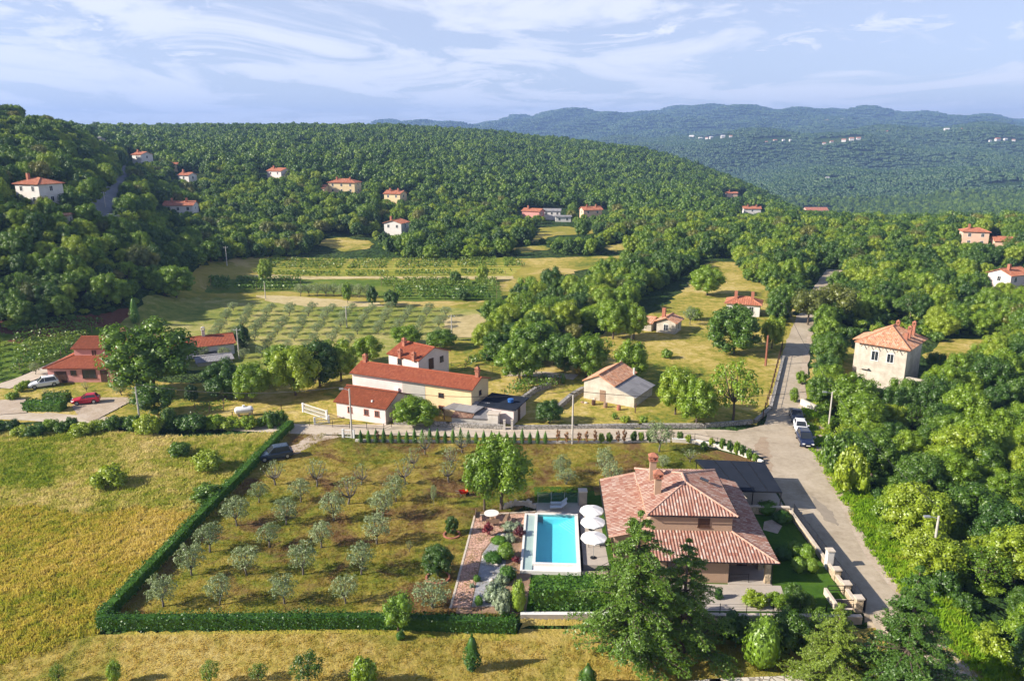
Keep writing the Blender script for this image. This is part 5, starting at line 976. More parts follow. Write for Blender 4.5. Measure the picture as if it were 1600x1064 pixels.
for x, y in ((-0.4,-1.4),(4.4,-1.4)): MB().bar((x,y,0),(x,y,1.9),0.12).build('post', m_teak, t)
t = thing("tile_shed", "small stone shed, half brown tiles and half grey sheets, on the lane edge", "shed", (*W(706,664),0), R_(-7))
MB().box(0,0,-0.2,5.2,2.4,1.2).build('wall', m_whitewall, t); lf = MB(); roof_face(lf, [(-0.1,-0.15,1.25),(3.0,-0.15,1.25),(3.6,2.8,2.2),(0.6,2.8,2.2)], 0.22, 0.045); lf.build('tiled_roof', m_tile_brown, t); lf = MB(); roof_face(lf, [(3.05,-0.15,1.2),(5.3,-0.15,1.2),(5.6,2.8,2.1),(3.65,2.8,2.1)], 0.18, 0.03); lf.build('sheet_roof', m_slate, t)
t = thing("stone_hut", "tiny square white hut with flat slab roof at the end of the shed", "hut", (*W(762,667),0), R_(-12)); MB().box(0,0,-0.2,1.5,1.3,1.9).build('wall', m_whitewall, t); MB().box(-0.1,-0.1,1.902,1.6,1.4,2.02).build('slab_roof', m_cap, t)
# stone barn
loc, a, L = px_frame((912,622),(963,632))
t = thing("stone_barn", "old stone barn with orange tile roof and grey sheet lean-to", "barn", loc, a)
Lb = 5.2; block(t, 0, 0, Lb, 8.2, 3.0, 26, 'gable_y', m_oldw, m_tile_old, over=0.25, rib=0.24, amp=0.05)
wb = MB(); wb.add([(Lb,0,-0.3),(Lb+3.4,0,-0.3),(Lb+3.4,0,1.75),(Lb,0,2.75),(Lb,7.2,-0.3),(Lb+3.4,7.2,-0.3),(Lb+3.4,7.2,1.75),(Lb,7.2,2.75)], [(0,1,2,3),(7,6,5,4),(1,5,6,2),(3,2,6,7),(0,3,7,4),(4,5,1,0)]); wb.build('lean_to_wall', m_oldw, t)
lf = MB(); roof_face(lf, [(Lb+3.8,-0.2,1.72),(Lb+3.8,7.4,1.72),(Lb+0.05,7.4,2.86),(Lb+0.05,-0.2,2.86)], 0.9, 0.02); lf.build('lean_to_roof', m_slate, t)
door(t, (3.3,0,0), (0,-1,0), 1.0, 1.9, m_teak); chimney(t, Lb+0.2, 7.0, 2.7, 1.4, 0.25, m_whitewall, cap=False, name='flue')
t = thing("scrap_heap", "heap of planks, barrels and junk leaning on the barn wall", "heap", (*W(925,630),0), a); jm = [m_teak, m_brickc, m_rock, m_brownwood]; rg = random.Random(8)
for k in range(9):
    x = rg.uniform(-1.5, 7.5); b = MB()
    if k % 3 == 0: b.bar((x,-0.6,0),(x+rg.uniform(-.2,.2),-0.15,rg.uniform(1,1.7)),0.16,0.05)
    elif k % 3 == 1: b.lathe([(0.001,0),(0.3,0),(0.33,0.4),(0.3,0.8),(0.001,0.8)],10,(x,-0.7,0))
    else: v, f = rock(0,0,rg.uniform(.3,.55),k); b.add([(p[0]+x,p[1]-0.7,p[2]+.15) for p in v], [tuple(q) for q in f])
    b.build(['plank','barrel','stone'][k % 3], jm[k % 4], t)
for px, py, lab in ((904,583,"yellow flowering bush left of the tree trunk by the barn"),(919,584,"yellow flowering bush touching the barn roof")): plant(K_yellow, px, py, py-13, 16, lab, 'shrub', 'yellow_bush')
# ruined house
e0, e1 = W(1341,530,7.6), W(1421,543,7.6); a = math.atan2(e1[1]-e0[1], e1[0]-e0[0]); L = math.hypot(e1[0]-e0[0], e1[1]-e0[1])
t = thing("ruined_house", "tall derelict house with sagging broken orange roof on the wooded rise", "house", (e0[0], e0[1], 0), a)
block(t, 0.3, 0, L-0.2, 8.8, 7.5, 31, 'hip', m_oldw, m_tile_old, over=0.6, rib=0.26, amp=0.06)
window(t, (2.9,0,5.3), (0,-1,0), 1.0,1.5, m_frame_w, m_glass); window(t, (L-2.6,0,5.3), (0,-1,0), 0.95,1.4, m_frame_w, m_glass); window(t, (0.3,1.8,5.3), (-1,0,0), 0.9,1.4, m_frame_w, m_glass); door(t, (1.4,0,0.6), (0,-1,0), 1.1, 2.2, m_oldw)
MB().box(0.8,-0.7,2.95,2.2,-0.02,3.05).build('porch_slab', m_rock, t)
hl = MB(); hl.add([(3.8,1.6,8.25),(5.4,1.8,8.36),(5.2,2.4,8.7),(4.0,2.2,8.6)], [(0,1,2,3)]); hl.build('roof_hole', m_brownwood, t)
rfx = MB()
for k in range(7): rfx.bar((0.9+k*1.1,-0.9,6.75),(0.9+k*1.1,0,7.1),0.1)
rfx.build('rafters', m_teak, t)
block(t, -1.4, 3.4, 0.298, 8.6, 6.8, 16, 'mono_right', m_oldw, m_tile_old, over=0.4, wname='side_wall')
for x, y, h in ((L-1.3,2.6,1.9),(L-1.3,4.3,2.1),(L-1.3,6.6,2.5),(3.9,7.4,0.9)): chimney(t, x, y, 7.4 if x > 5 else 8.6, h, 0.5, cap=(y > 4))
wb = MB(); wb.box(L-0.198,0.3,-0.3,L+3.4,0.8,2.6); wb.box(L+2.9,0.802,-0.3,L+3.4,7.5,2.4); wb.build('ruined_wing_wall', m_oldw, t); wb = MB().box(L+1.2,0.27,0,L+2.3,0.299,2.2); wb.build('opening', m_glass, t)
# ruined garden wall pieces by the road
wall_run("garden_wall", "crumbling pale wall beside the cars under the ruin", [W(1253,633),W(1278,645)], 1.0, 0.4, m_whitewall)

# ---------------------------------------------------------------- pink house on the left
loc = W(77,598); t = thing("pink_house", "pink house with two orange tiled roofs beside the great dark tree", "house", (loc[0],loc[1],0), R_(1))
x1 = 12.5
block(t, 0, 0, x1, 9.5, 2.75, 20, 'hip', m_pinkw, m_tile_red, over=0.5)
block(t, 3.2, 3.0, 13.4, 10.2, 5.2, 17, 'gable_x', m_pinkw, m_tile_dark, over=0.4, wname='upper_wall')
window(t, (6.6,3.0,4.35), (0,-1,0), 0.8,0.95, m_pinkw, m_brownwood); window(t, (8.9,3.0,4.35), (0,-1,0), 0.8,0.95, m_pinkw, m_brownwood); window(t, (4.3,0,1.7), (0,-1,0), 0.8,0.7, m_brownwood, m_glass); window(t, (6.9,0,1.5), (0,-1,0), 2.1,1.4, m_brownwood, m_glass)
g_ = MB().box(1.1,-0.05,0,3.1,0.02,2.0); g_.build('garage_door', m_brownwood, t); door(t, (9.4,0,0.1), (0,-1,0), 1.3,2.1); chimney(t, 8.3,4.2,5.4,1.3,0.5); chimney(t, 9.3,8.5,5.8,1.0,0.6)
bh = W(150,548,3.0); t = thing("rear_wing", "long low house with pinkish orange roof behind the great dark tree", "house", (-65.5,135,0), R_(26)); block(t, 0, 0, 14, 7, 2.3, 16, 'gable_x', m_white, m_tile_old if False else m_tile_red, over=0.4); chimney(t, 9,3.5,3.3,1.2,0.55, m_whitewall); chimney(t, 3,1.5,2.7,1.0,0.5)
t = thing("stone_heap_shed", "collapsing grey shed roofs right of the great dark tree", "shed", (*W(300,575),0), R_(28)); block(t, 1,0,7,5,0.8,9,'gable_x', m_greyr, m_slate, over=0.3); block(t, 3,6,7,9.5,1.0,8,'gable_x', m_greyr, m_slate, over=0.3)
t = thing("gas_tank", "white horizontal gas tank on short legs in the fenced yard", "tank", (*W(382,650),0), 0.25); pr = [(0.001,-1.35)]+[(0.55*math.sin(k/6*math.pi/2), -1.0-0.35*math.cos(k/6*math.pi/2)) for k in range(1,7)]+[(0.55*math.cos(k/6*math.pi/2), 1.0+0.35*math.sin(k/6*math.pi/2)) for k in range(0,6)]+[(0.001,1.35)]
n=14; P=[(z,0.55*0+r*math.cos(2*math.pi*j/n),0.95+r*math.sin(2*math.pi*j/n)) for r,z in pr for j in range(n)]; MB().add(P,[(i*n+j,i*n+(j+1)%n,(i+1)*n+(j+1)%n,(i+1)*n+j) for i in range(len(pr)-1) for j in range(n)]).build('tank_body', m_frame_w, t, smooth=True); MB().lathe([(0.001,1.7),(0.2,1.7),(0.2,1.45),(0.25,1.45)],10).build('valve_cover', m_frame_w, t)
for x in (-0.8,0.8): MB().box(x-.12,-.4,0,x+.12,.4,0.5).build('leg', m_conc, t)
# white gate
def gate(label, A, B, h, side=None):
    a_, b_ = W(*A), W(*B); t = thing("lattice_gate", label, "gate", (a_[0],a_[1],0), math.atan2(b_[1]-a_[1], b_[0]-a_[0])); L = math.hypot(b_[0]-a_[0], b_[1]-a_[1]); f = MB(); n = int(L/0.22)
    for k in range(n+1): f.bar((L*k/n,0,0.15),(L*k/n,0,h*0.92),0.05,0.03)
    f.bar((0,0,0.15),(L,0,0.15),0.07); f.bar((0,0,h*0.92),(L,0,h*0.92),0.07); f.bar((0,0,h*0.5),(L,0,h*0.5),0.05); f.build('gate_leaf', m_frame_w, t)
    for x in (0,L): MB().box(x-.12,-.12,-.1,x+.12,.12,h).build('gate_post', m_frame_w, t)
gate("long white slatted gate on the grass by the cottage", (474,644),(511,656), 1.5); gate("short white slatted gate leaf at the cottage fence", (492,664),(514,661), 1.2)
t = gate("white gate at the orchard entrance by the street lamp", (536,684),(553,685), 1.3)
# walls and fences along the lane
wall_run("drystone_wall", "grey drystone wall between the lane and the shed", [W(618,663),W(700,667),W(785,671)], 0.7, 0.5, m_greystone)
wall_run("drystone_wall", "grey drystone wall along the barn meadow", [W(803,671),W(900,670),W(1000,668),W(1100,668),W(1172,662)], 0.6, 0.5, m_greystone)
wall_run("drystone_wall", "low drystone wall turning up the main road", [W(1180,660),W(1204,640),W(1214,600),W(1224,560)], 0.5, 0.45, m_greystone)
for i,(px,py) in enumerate([(788,672),(800,672)]):
    t = thing("gate_post", ["left slim white gate post on the lane","right slim white gate post on the lane"][i], "post", (*W(px,py),0)); MB().box(-.16,-.16,-.2,.16,.16,1.5).build('shaft', m_whitewall, t); MB().box(-.19,-.19,1.502,.19,.19,1.56).build('cap', m_cap, t)
CURB = [W(*p) for p in [(1052,691),(1085,693),(1120,700),(1150,708),(1176,719),(1190,726)]]
wall_run("white_kerb_wall", "curved low white wall along the lane behind the carport", CURB, 0.55, 0.3, m_whitewall, m_frame_w, 0.04)
fence("wire_fence", "thin post and wire fence along the curved white wall", CURB[:-1], 1.5, 2.6, m_black, None, (0.6,0.95), 0.05)
wall_run("orchard_wall", "low white wall under the row of young cypresses", [W(557,690),W(700,692),W(860,693),(21.3,97.3)], 0.35, 0.3, m_whitewall)
fence("yard_fence", "dark post and wire fence along the left part of the lane", [W(225,664),W(300,662),W(395,652),W(440,644),W(476,641)], 1.2, 2.5, m_brownwood, None, (0.5,0.95), 0.09)
fence("yard_fence", "dark post and wire fence in front of the cottage", [W(484,666),W(520,668),W(600,673),W(612,668)], 1.1, 2.2, m_black, None, (0.3,0.6,0.95), 0.06)
fence("garden_fence", "post and rail fence behind the long farmhouse yard", [W(705,577),W(770,582),W(800,575)], 1.3, 2.2, m_black, None, (0.3,0.6,0.95), 0.07)
fence("meadow_fence", "post fence along the left side of the main road", [W(1192,655),W(1204,615),W(1214,575),W(1222,545)], 1.6, 2.6, m_brownwood, None, (0.5,0.95), 0.12)
wall_run("arbour_wall", "broken drystone wall around the little vineyard by the barn", [W(800,640),W(838,612),W(858,606)], 0.9, 0.5, m_greystone)
wall_run("arbour_wall", "collapsed drystone wall running up to the barn corner", [W(872,640),W(893,622),W(910,612)], 0.8, 0.6, m_greystone)

# ---------------------------------------------------------------- poles and lamps
def pole(name, label, px, py, top, m, r=0.13, kind='plain', side=-1, n=None):
    x, y, z = G(px, py); h = (CAMH - y*TAN(top)) - z; t = thing(name, label, 'lamp post' if kind == 'lamp' else 'pole', (x, y, z))
    MB().tube([(0,0,-0.3),(0,0,h)], [r, r*0.72], 8).build('shaft', m, t)
    if kind == 'lamp': MB().tube([(0,0,h-0.3),(side*0.5,0,h-0.1),(side*0.9,0,h-0.05)], 0.04, 6).build('arm', m_steel, t); MB().box(min(side*0.8,side*1.35),-0.14,h-0.12,max(side*0.8,side*1.35),0.14,h+0.03).build('lamp_head', m_steel, t)
    elif kind == 'cross':
        MB().bar((-0.7,0,h-0.35),(0.7,0,h-0.35),0.09).build('crossarm', m_steel, t)
        for q in (-0.6,0,0.6): MB().lathe([(0.001,0.15),(0.05,0.12),(0.05,0),(0.001,0)],8,(q,0,h-0.3)).build('insulator', m_frame_w, t)
    elif kind == 'lattice':
        b = MB()
        for q in (-.2,.2): b.bar((q,-.02,0),(q*0.6,0,h),0.06)
        for k in range(int(h/0.5)): b.bar((-.2,0,k*.5),(.2,0,k*.5+.5),0.03)
        b.build('lattice', m_brickc, t)
    return t
m_polec = mat("pole_concrete", (0.52,0.48,0.42), 0.85, (0.44,0.40,0.35), 3)
for a_ in [("street_lamp","tall concrete lamp pole in the trees right of the lower road",1452,902,806,'lamp'),("street_lamp","concrete lamp pole beside the three parked cars",1294,673,612,'lamp'),("street_lamp","grey lamp pole at the white orchard gate",550,685,607,'lamp'),
  ("utility_pole","concrete pole at the lane in front of the fig tree",219,662,604,'plain'),("utility_pole","slim pole standing in the cypress row",894,694,617,'plain'),("utility_pole","wooden pole at the near end of the olive grove left of the trees",374,561,513,'cross'),("utility_pole","pole among the olive rows",542,512,478,'cross'),
  ("utility_pole","thin pole at the far vineyard corner near the dark wood",355,416,385,'cross'),("utility_pole","pole at the dry field edge right of the olive rows",706,530,492,'cross'),("utility_pole","rusty pole at the side of the main road",1196,572,524,'lattice'),("utility_pole","dark pole on the bend of the main road by the oak",1222,505,472,'cross'),
  ("utility_pole","pole just in front of the stone cottage wood",986,532,514,'plain'),("utility_pole","thin pole at the left of the far vineyard",415,468,442,'plain'),("utility_pole","pole on the hill road below the white house",165,326,300,'cross'),("utility_pole","pole beside the hill road retaining wall",133,351,328,'plain'),("utility_pole","lamp pole in the wood under the red roofed hill house",221,340,320,'plain'),
  ("utility_pole","pole left of the white walled house in the wood",543,360,338,'plain'),("utility_pole","pole right of the white walled house in the wood",653,372,348,'plain'),("utility_pole","pole in the wood behind the dry clearing",973,354,334,'plain'),("utility_pole","pale pole in the wood above the ruined house",1407,478,462,'plain')]:
    pole(a_[0], a_[1], a_[2], a_[3], a_[4], m_polec if a_[5] != 'lattice' else m_brickc, 0.14, a_[5])

m_cable = mat("black_cable", (0.02,0.02,0.02), 0.6)
def cable(label, A, B, ha, hb):
    a_, b_ = G(*A), G(*B); t = thing("power_cable", label, "cable", a_); P = []
    for k in range(13):
        s = k/12; sag = -1.2*4*s*(1-s); P.append(((b_[0]-a_[0])*s, (b_[1]-a_[1])*s, (1-s)*ha + s*(b_[2]-a_[2]+hb) + sag))
    MB().tube(P, 0.035, 4).build('wire', m_cable, t)
cable("overhead cable from the lower lamp pole to the lamp pole by the cars", (1452,902), (1294,673), 7.2, 6.4); cable("overhead cable from the lamp pole by the cars to the pole at the oak bend", (1294,673), (1222,505), 6.4, 5.2)
cable("overhead cable crossing the junction to the pole in the cypress row", (1294,673), (894,694), 6.3, 7.6); cable("overhead cable from the cypress row pole to the orchard gate lamp", (894,694), (550,685), 7.6, 7.6); cable("overhead cable from the orchard gate lamp to the fig tree pole", (550,685), (219,662), 7.6, 6.0)
# ---------------------------------------------------------------- cars
def car(label, x, y, rz, paint, kind='suv', z=0.09, sunroof=False):
    Lc, wd, hh, hood = {'suv': (4.5,1.84,1.62,1.0), 'sedan': (4.5,1.78,1.42,0.92), 'hatch': (4.0,1.72,1.42,0.92)}[kind]
    t = thing("parked_car", label, "car", (x, y, z), rz); w2 = wd/2
    # x forward. body: stations along the length with (x, half width, bottom, shoulder)
    st = [(-Lc/2,0.80,0.38,0.80),(-Lc/2+0.12,0.94,0.28,0.98),(-Lc/2+0.9,1.0,0.24,1.00),(-0.2,1.0,0.22,0.97),(Lc/2-1.35,1.0,0.24,0.95),(Lc/2-0.45,0.97,0.26,hood*0.88),(Lc/2-0.08,0.86,0.32,hood*0.70),(Lc/2,0.74,0.40,0.52)]
    P, F = [], []
    for (xx, kw, b, s) in st:
        q = w2*kw; P += [(xx,-q*0.92,b),(xx,-q,b+0.16),(xx,-q,s-0.12),(xx,-q*0.86,s),(xx,q*0.86,s),(xx,q,s-0.12),(xx,q,b+0.16),(xx,q*0.92,b)]
    n = 8
    for i in range(len(st)-1):
        for j in range(n): F.append((i*n+j, i*n+(j+1)%n, (i+1)*n+(j+1)%n, (i+1)*n+j))
    F += [tuple(range(n)), tuple((len(st)-1)*n+j for j in range(n))[::-1]]
    MB().add(P, [f[::-1] for f in F]).build('body', paint, t, smooth=False)
    back = -Lc/2+0.25 if kind != 'sedan' else -Lc/2+0.95; fr = Lc/2-1.35; b0, b1 = (-w2*0.86, w2*0.86); r0, r1 = (-w2*0.70, w2*0.70); zb, zt = 0.93, hh
    xs_b, xs_t = back+0.05, back+(0.35 if kind != 'sedan' else 0.75); xf_t = fr-0.75
    G_ = [(xs_b,b0,zb),(fr,b0,zb),(fr,b1,zb),(xs_b,b1,zb),(xs_t,r0,zt),(xf_t,r0,zt),(xf_t,r1,zt),(xs_t,r1,zt)]
    MB().add(G_, [(0,1,5,4),(1,2,6,5),(2,3,7,6),(3,0,4,7),(3,2,1,0)]).build('windows', m_glass, t)
    e = 0.02; MB().add([(xs_t-e,r0-e,zt-0.01),(xf_t+e,r0-e,zt-0.01),(xf_t+e,r1+e,zt-0.01),(xs_t-e,r1+e,zt-0.01),(xs_t+.1,r0+.08,zt+0.05),(xf_t-.1,r0+.08,zt+0.05),(xf_t-.1,r1-.08,zt+0.05),(xs_t+.1,r1-.08,zt+0.05)], [(0,1,5,4),(1,2,6,5),(2,3,7,6),(3,0,4,7),(4,5,6,7)]).build('roof', paint, t)
    pl_ = MB()
    for s in (-1,1):
        pl_.bar((fr,s*w2*0.86,zb),(xf_t,s*w2*0.70,zt),0.07); pl_.bar((xs_b,s*w2*0.86,zb),(xs_t,s*w2*0.70,zt),0.09); pl_.bar((-0.15,s*w2*0.865,zb),(-0.15,s*w2*0.71,zt),0.06)
    pl_.build('pillars', paint, t)
    for xx in (-Lc/2+0.82, Lc/2-0.85):
        for s in (-1,1):
            wl = MB().tube([(xx,s*(w2-0.24),0.33),(xx,s*(w2+0.01),0.33)],0.33,16).build('wheel', m_black, t); MB().tube([(xx,s*(w2+0.0),0.33),(xx,s*(w2+0.02),0.33)],0.2,10).build('rim', m_steel, wl)
    for s in (-1,1):
        MB().box(Lc/2-0.20,s*w2*0.62-0.16,0.60,Lc/2-0.03,s*w2*0.62+0.16,0.74).build('headlight', m_frame_w, t); MB().box(-Lc/2+0.0,s*w2*0.72-0.12,0.68,-Lc/2+0.14,s*w2*0.72+0.12,0.86).build('tail_light', m_redp, t); MB().box(fr-0.35,s*(w2+0.09)-0.08,0.95,fr-0.2,s*(w2+0.09)+0.08,1.08).build('mirror', paint, t)
    MB().box(Lc/2-0.02,-0.26,0.42,Lc/2+0.015,0.26,0.53).build('number_plate', m_frame_w, t); MB().box(Lc/2-0.06,-0.45,0.56,Lc/2+0.005,0.45,0.66).build('grille', m_black, t)
    if sunroof: MB().box(xs_t+0.2,-0.4,zt+0.052,xf_t-0.2,0.4,zt+0.06).build('sunroof', m_glass, t)
def paintm(n, c): return mat(n, c, 0.25, spec=0.6)
p_navy, p_wh, p_dk, p_red, p_sil = paintm("navy_paint",(0.012,0.02,0.055)), paintm("white_paint",(0.75,0.75,0.76)), paintm("near_black_blue_paint",(0.015,0.022,0.04)), paintm("red_paint",(0.45,0.01,0.03)), paintm("dark_blue_grey_paint",(0.03,0.05,0.08))
cx = [W(1261,700), W(1254,680), W(1247.5,661)]; ra = math.atan2(cx[0][1]-cx[2][1], cx[0][0]-cx[2][0])
car("dark navy suv with roof window, nearest of three cars parked by the junction", cx[0][0]+0.3, cx[0][1]+1.6, ra+0.05, p_navy, 'suv', sunroof=True); car("white car parked between the two dark cars", cx[1][0]+0.2, cx[1][1]+1.4, ra, p_wh, 'hatch'); car("dark blue car, farthest of three parked by the junction", cx[2][0]+0.2, cx[2][1]+1.4, ra, p_dk, 'sedan')
car("white suv on the grass in front of the pink house", *W(69,604), R_(35)+math.pi, p_wh, 'suv', z=0.06); car("red hatchback on the gravel beside the clipped hedge", *W(135,631), R_(200), p_red, 'hatch', z=0.16); car("dark car in the shade of the long hedge by the orchard gate", *W(430,716), R_(205), p_sil, 'suv', z=0.07)
for px, py, lab, pm in ((124,315,"white car parked below the white hill house",p_wh),(101,319,"pale car nearest the white hill house",p_wh),(152,346,"white car at the foot of the hill road",p_wh),(178,345,"small white car at the end of the hill road wall",p_wh)):
    g = G(px, py); car(lab, g[0], g[1], 0.3, pm, 'hatch', z=g[2]+0.5)

# ---------------------------------------------------------------- houses on the hills
def far_house(name, label, px, py, wpx, h, rz, wm, rm, kind='gable_x', dr=0.75, pitch=20, ch=1, win=3, extra=None, up=0.0):
    g = G(px, py); Wd = wpx*depth(*g)/FPX; t = thing(name, label, "house", (g[0], g[1], g[2]+up), R_(rz)); D_ = Wd*dr; x0 = -Wd/2
    block(t, x0, 0, -x0, D_, h, pitch, kind, wm, rm, over=0.5, rib=0.5, amp=0.06, z0=-2.0, seg=2)
    for k in range(ch): chimney(t, x0+Wd*(0.25+0.5*k), D_*0.35, h+0.3, 2.2, 0.7, cap=False)
    for k in range(win):
        for zz in ([h-1.3] + ([h-4.0] if h > 5 else [])): window(t, (x0+Wd*(k+0.5)/win, 0, zz), (0,-1,0), 0.9, 1.2, m_frame_w, m_glass, sill=False)
    for zz in [h-1.3] + ([h-4.0] if h > 5 else []): window(t, (x0, D_*0.5, zz), (-1,0,0), 0.9, 1.2, m_frame_w, m_glass, sill=False); window(t, (-x0, D_*0.5, zz), (1,0,0), 0.9, 1.2, m_frame_w, m_glass, sill=False)
    if extra: block(t, *extra, 20, 'gable_x', wm, rm, over=0.4, rib=0.5, amp=0.06, z0=-2.0, seg=2, wname='side_wing_wall')
    return t
HS = [("hill_house","tall white three storey house above the hill road",46,320,52,5.4,-22,m_white,m_tile_far,'hip',0.8,20,1,2,None),
 ("hill_house","small white gabled house at the top of the hill road",215,259,21,5.6,-28,m_white,m_tile_far,'gable_x',1.0,20,1,1,None),
 ("hill_house","pale lilac house with red roof alone on the wooded slope",429,281,30,4.6,-30,m_palepink,m_tile_far,'gable_x',0.7,20,1,2,None),
 ("hill_house","large yellow house with stepped red roofs in the wood",534,303,44,5.6,-12,m_cream,m_tile_far,'hip',0.6,20,2,3,(-16,-5,-7,2,3.0)),
 ("hill_house","yellowish house with red roof right of the large yellow one",613,319,28,5.0,-20,m_cream,m_tile_far,'gable_x',0.8,20,2,2,None),
 ("hill_house","white walled house with low red roof near the dry clearing",614,368,30,5.0,-20,m_white,m_tile_far,'gable_y',0.9,16,1,2,None),
 ("hill_house","low white house with broad red roof below the hill road",279,336,44,3.6,8,m_white,m_tile_far,'gable_x',0.8,16,2,3,None),
 ("hill_house","white house half hidden in trees above the broad red roof",288,289,20,4.6,-20,m_white,m_tile_far,'gable_x',0.9,20,1,1,None),
 ("hill_house","tiny house roof behind the white half hidden one",270,268,14,3.6,10,m_cream,m_tile_far,'gable_x',0.9,20,0,1,None),
 ("hill_house","orange red gabled barn house at the edge of the far field",829,344,30,4.4,-28,m_pinkw,m_tile_far,'gable_x',0.6,20,1,0,None),
 ("hill_house","white house with grey roof beside the orange red barn",862,344,26,4.6,-8,m_white,m_slate,'gable_x',0.6,18,0,3,None),
 ("hill_house","low white outbuilding in front of the grey roofed house",880,347,24,2.6,0,m_white,m_slate,'gable_x',0.5,12,0,2,None),
 ("hill_house","pinkish house with red roof right of the white yard",926,344,30,5.2,12,m_peach,m_tile_far,'gable_x',0.7,20,2,2,None),
 ("hill_house","red roofed house peeping above the wood on the right",1277,334,34,4.5,0,m_peach,m_tile_far,'gable_x',0.5,26,2,2,None),
 ("hill_house","small red roof at the edge of the far wood",1175,336,26,4.0,-6,m_white,m_tile_far,'gable_x',0.5,24,2,1,None),
 ("hill_house","small pale house on the far slope of the low hill",1144,310,16,4.0,0,m_peach,m_tile_far,'gable_x',0.6,20,1,1,None),
 ("hill_house","peach house with red hip roof in the eastern wood",1522,388,36,6.2,-18,m_peach,m_tile_far,'hip',0.7,20,1,2,(6,-2,12,5,3.2)),
 ("hill_house","pale pink house with orange roof cut by the right edge",1590,462,46,5.6,24,m_palepink,m_tile_far,'gable_x',0.8,22,1,2,None),
 ("hill_house","grey blue house on the skyline at the upper left corner",8,170,26,6.5,-20,m_greyr,m_slate,'hip',0.9,20,2,2,None),
 ("hill_house","small pale house just below the skyline house",46,184,18,5.0,-10,m_white,m_slate,'gable_x',0.9,20,0,1,None),
 ("hill_house","blue roofed house on the upper left ridge",110,190,24,4.0,6,m_greyr,mat("blue_sheet_roof",(0.10,0.28,0.55),0.6),'gable_x',0.5,16,0,1,None),
 ("hill_house","grey blue gable in the trees above the hill road",150,232,14,5.0,-30,m_greyr,m_slate,'gable_x',0.9,20,0,1,None),
 ("field_house","white house with bright orange roof behind the oak",1160,494,50,3.0,-20,m_white,m_tile_far,'hip',0.7,22,2,2,None),
 ("field_house","small stone house with orange roof beside the round trees",1040,521,30,2.6,-28,m_oldw,m_tile_old,'gable_y',1.1,22,1,1,(-6.5,0,-3.2,4.5,1.9)),
 ("field_house","grey flat roofed shed half hidden under trees",885,528,38,2.4,-16,m_greyr,m_slate,'gable_x',0.35,8,0,0,None),
 ("hill_house","low ochre shed below the hill road wall",92,350,30,2.2,4,m_oldw,m_tile_old,'gable_x',0.5,12,0,1,None)]
for h_ in HS: far_house(*h_)
wall_run("road_retaining_wall", "pale retaining wall at the foot of the hill road", [G(128,354)[:2], G(188,354)[:2]], 1.1, 0.6, m_whitewall, z0=-2)
FAR = [(1095,219),(1104,218),(1112,217),(1130,216),(1142,215),(1080,217),(1198,224),(1212,222),(1225,221),(1236,221),(1288,226),(1300,224),(1318,222),(1331,220),(1342,219),(1548,222),(1560,221),(1572,220),(1584,221),(1294,281),(1308,281),(1232,279),(1540,298),(1314,190),(1318,191),(1290,192),(1385,208),(1480,206),(1505,204),(1582,208),(880,214)]
rg = random.Random(12)
for px, py in FAR:
    g = G(px, py); d_ = depth(*g); s_ = rg.uniform(0.8,1.5)*d_*5.0/FPX; t = thing("hamlet_house", "tiny pale house in a hamlet on the far blue-green hills", "house", (g[0],g[1],g[2]), rg.uniform(-.5,.5), "pale houses dotted on the far hills")
    MB().box(-s_/2,0,-4,s_/2,s_*0.6,s_*0.5).build('wall', m_white, t); MB().add([(-s_*.55,-s_*.05,s_*.5),(s_*.55,-s_*.05,s_*.5),(s_*.55,s_*.65,s_*.5),(-s_*.55,s_*.65,s_*.5),(-s_*.5,s_*.3,s_*.72),(s_*.5,s_*.3,s_*.72)], [(0,1,5,4),(1,2,5),(2,3,4,5),(3,0,4),(3,2,1,0)]).build('roof', m_tile_far if rg.random() < .5 else m_white, t)

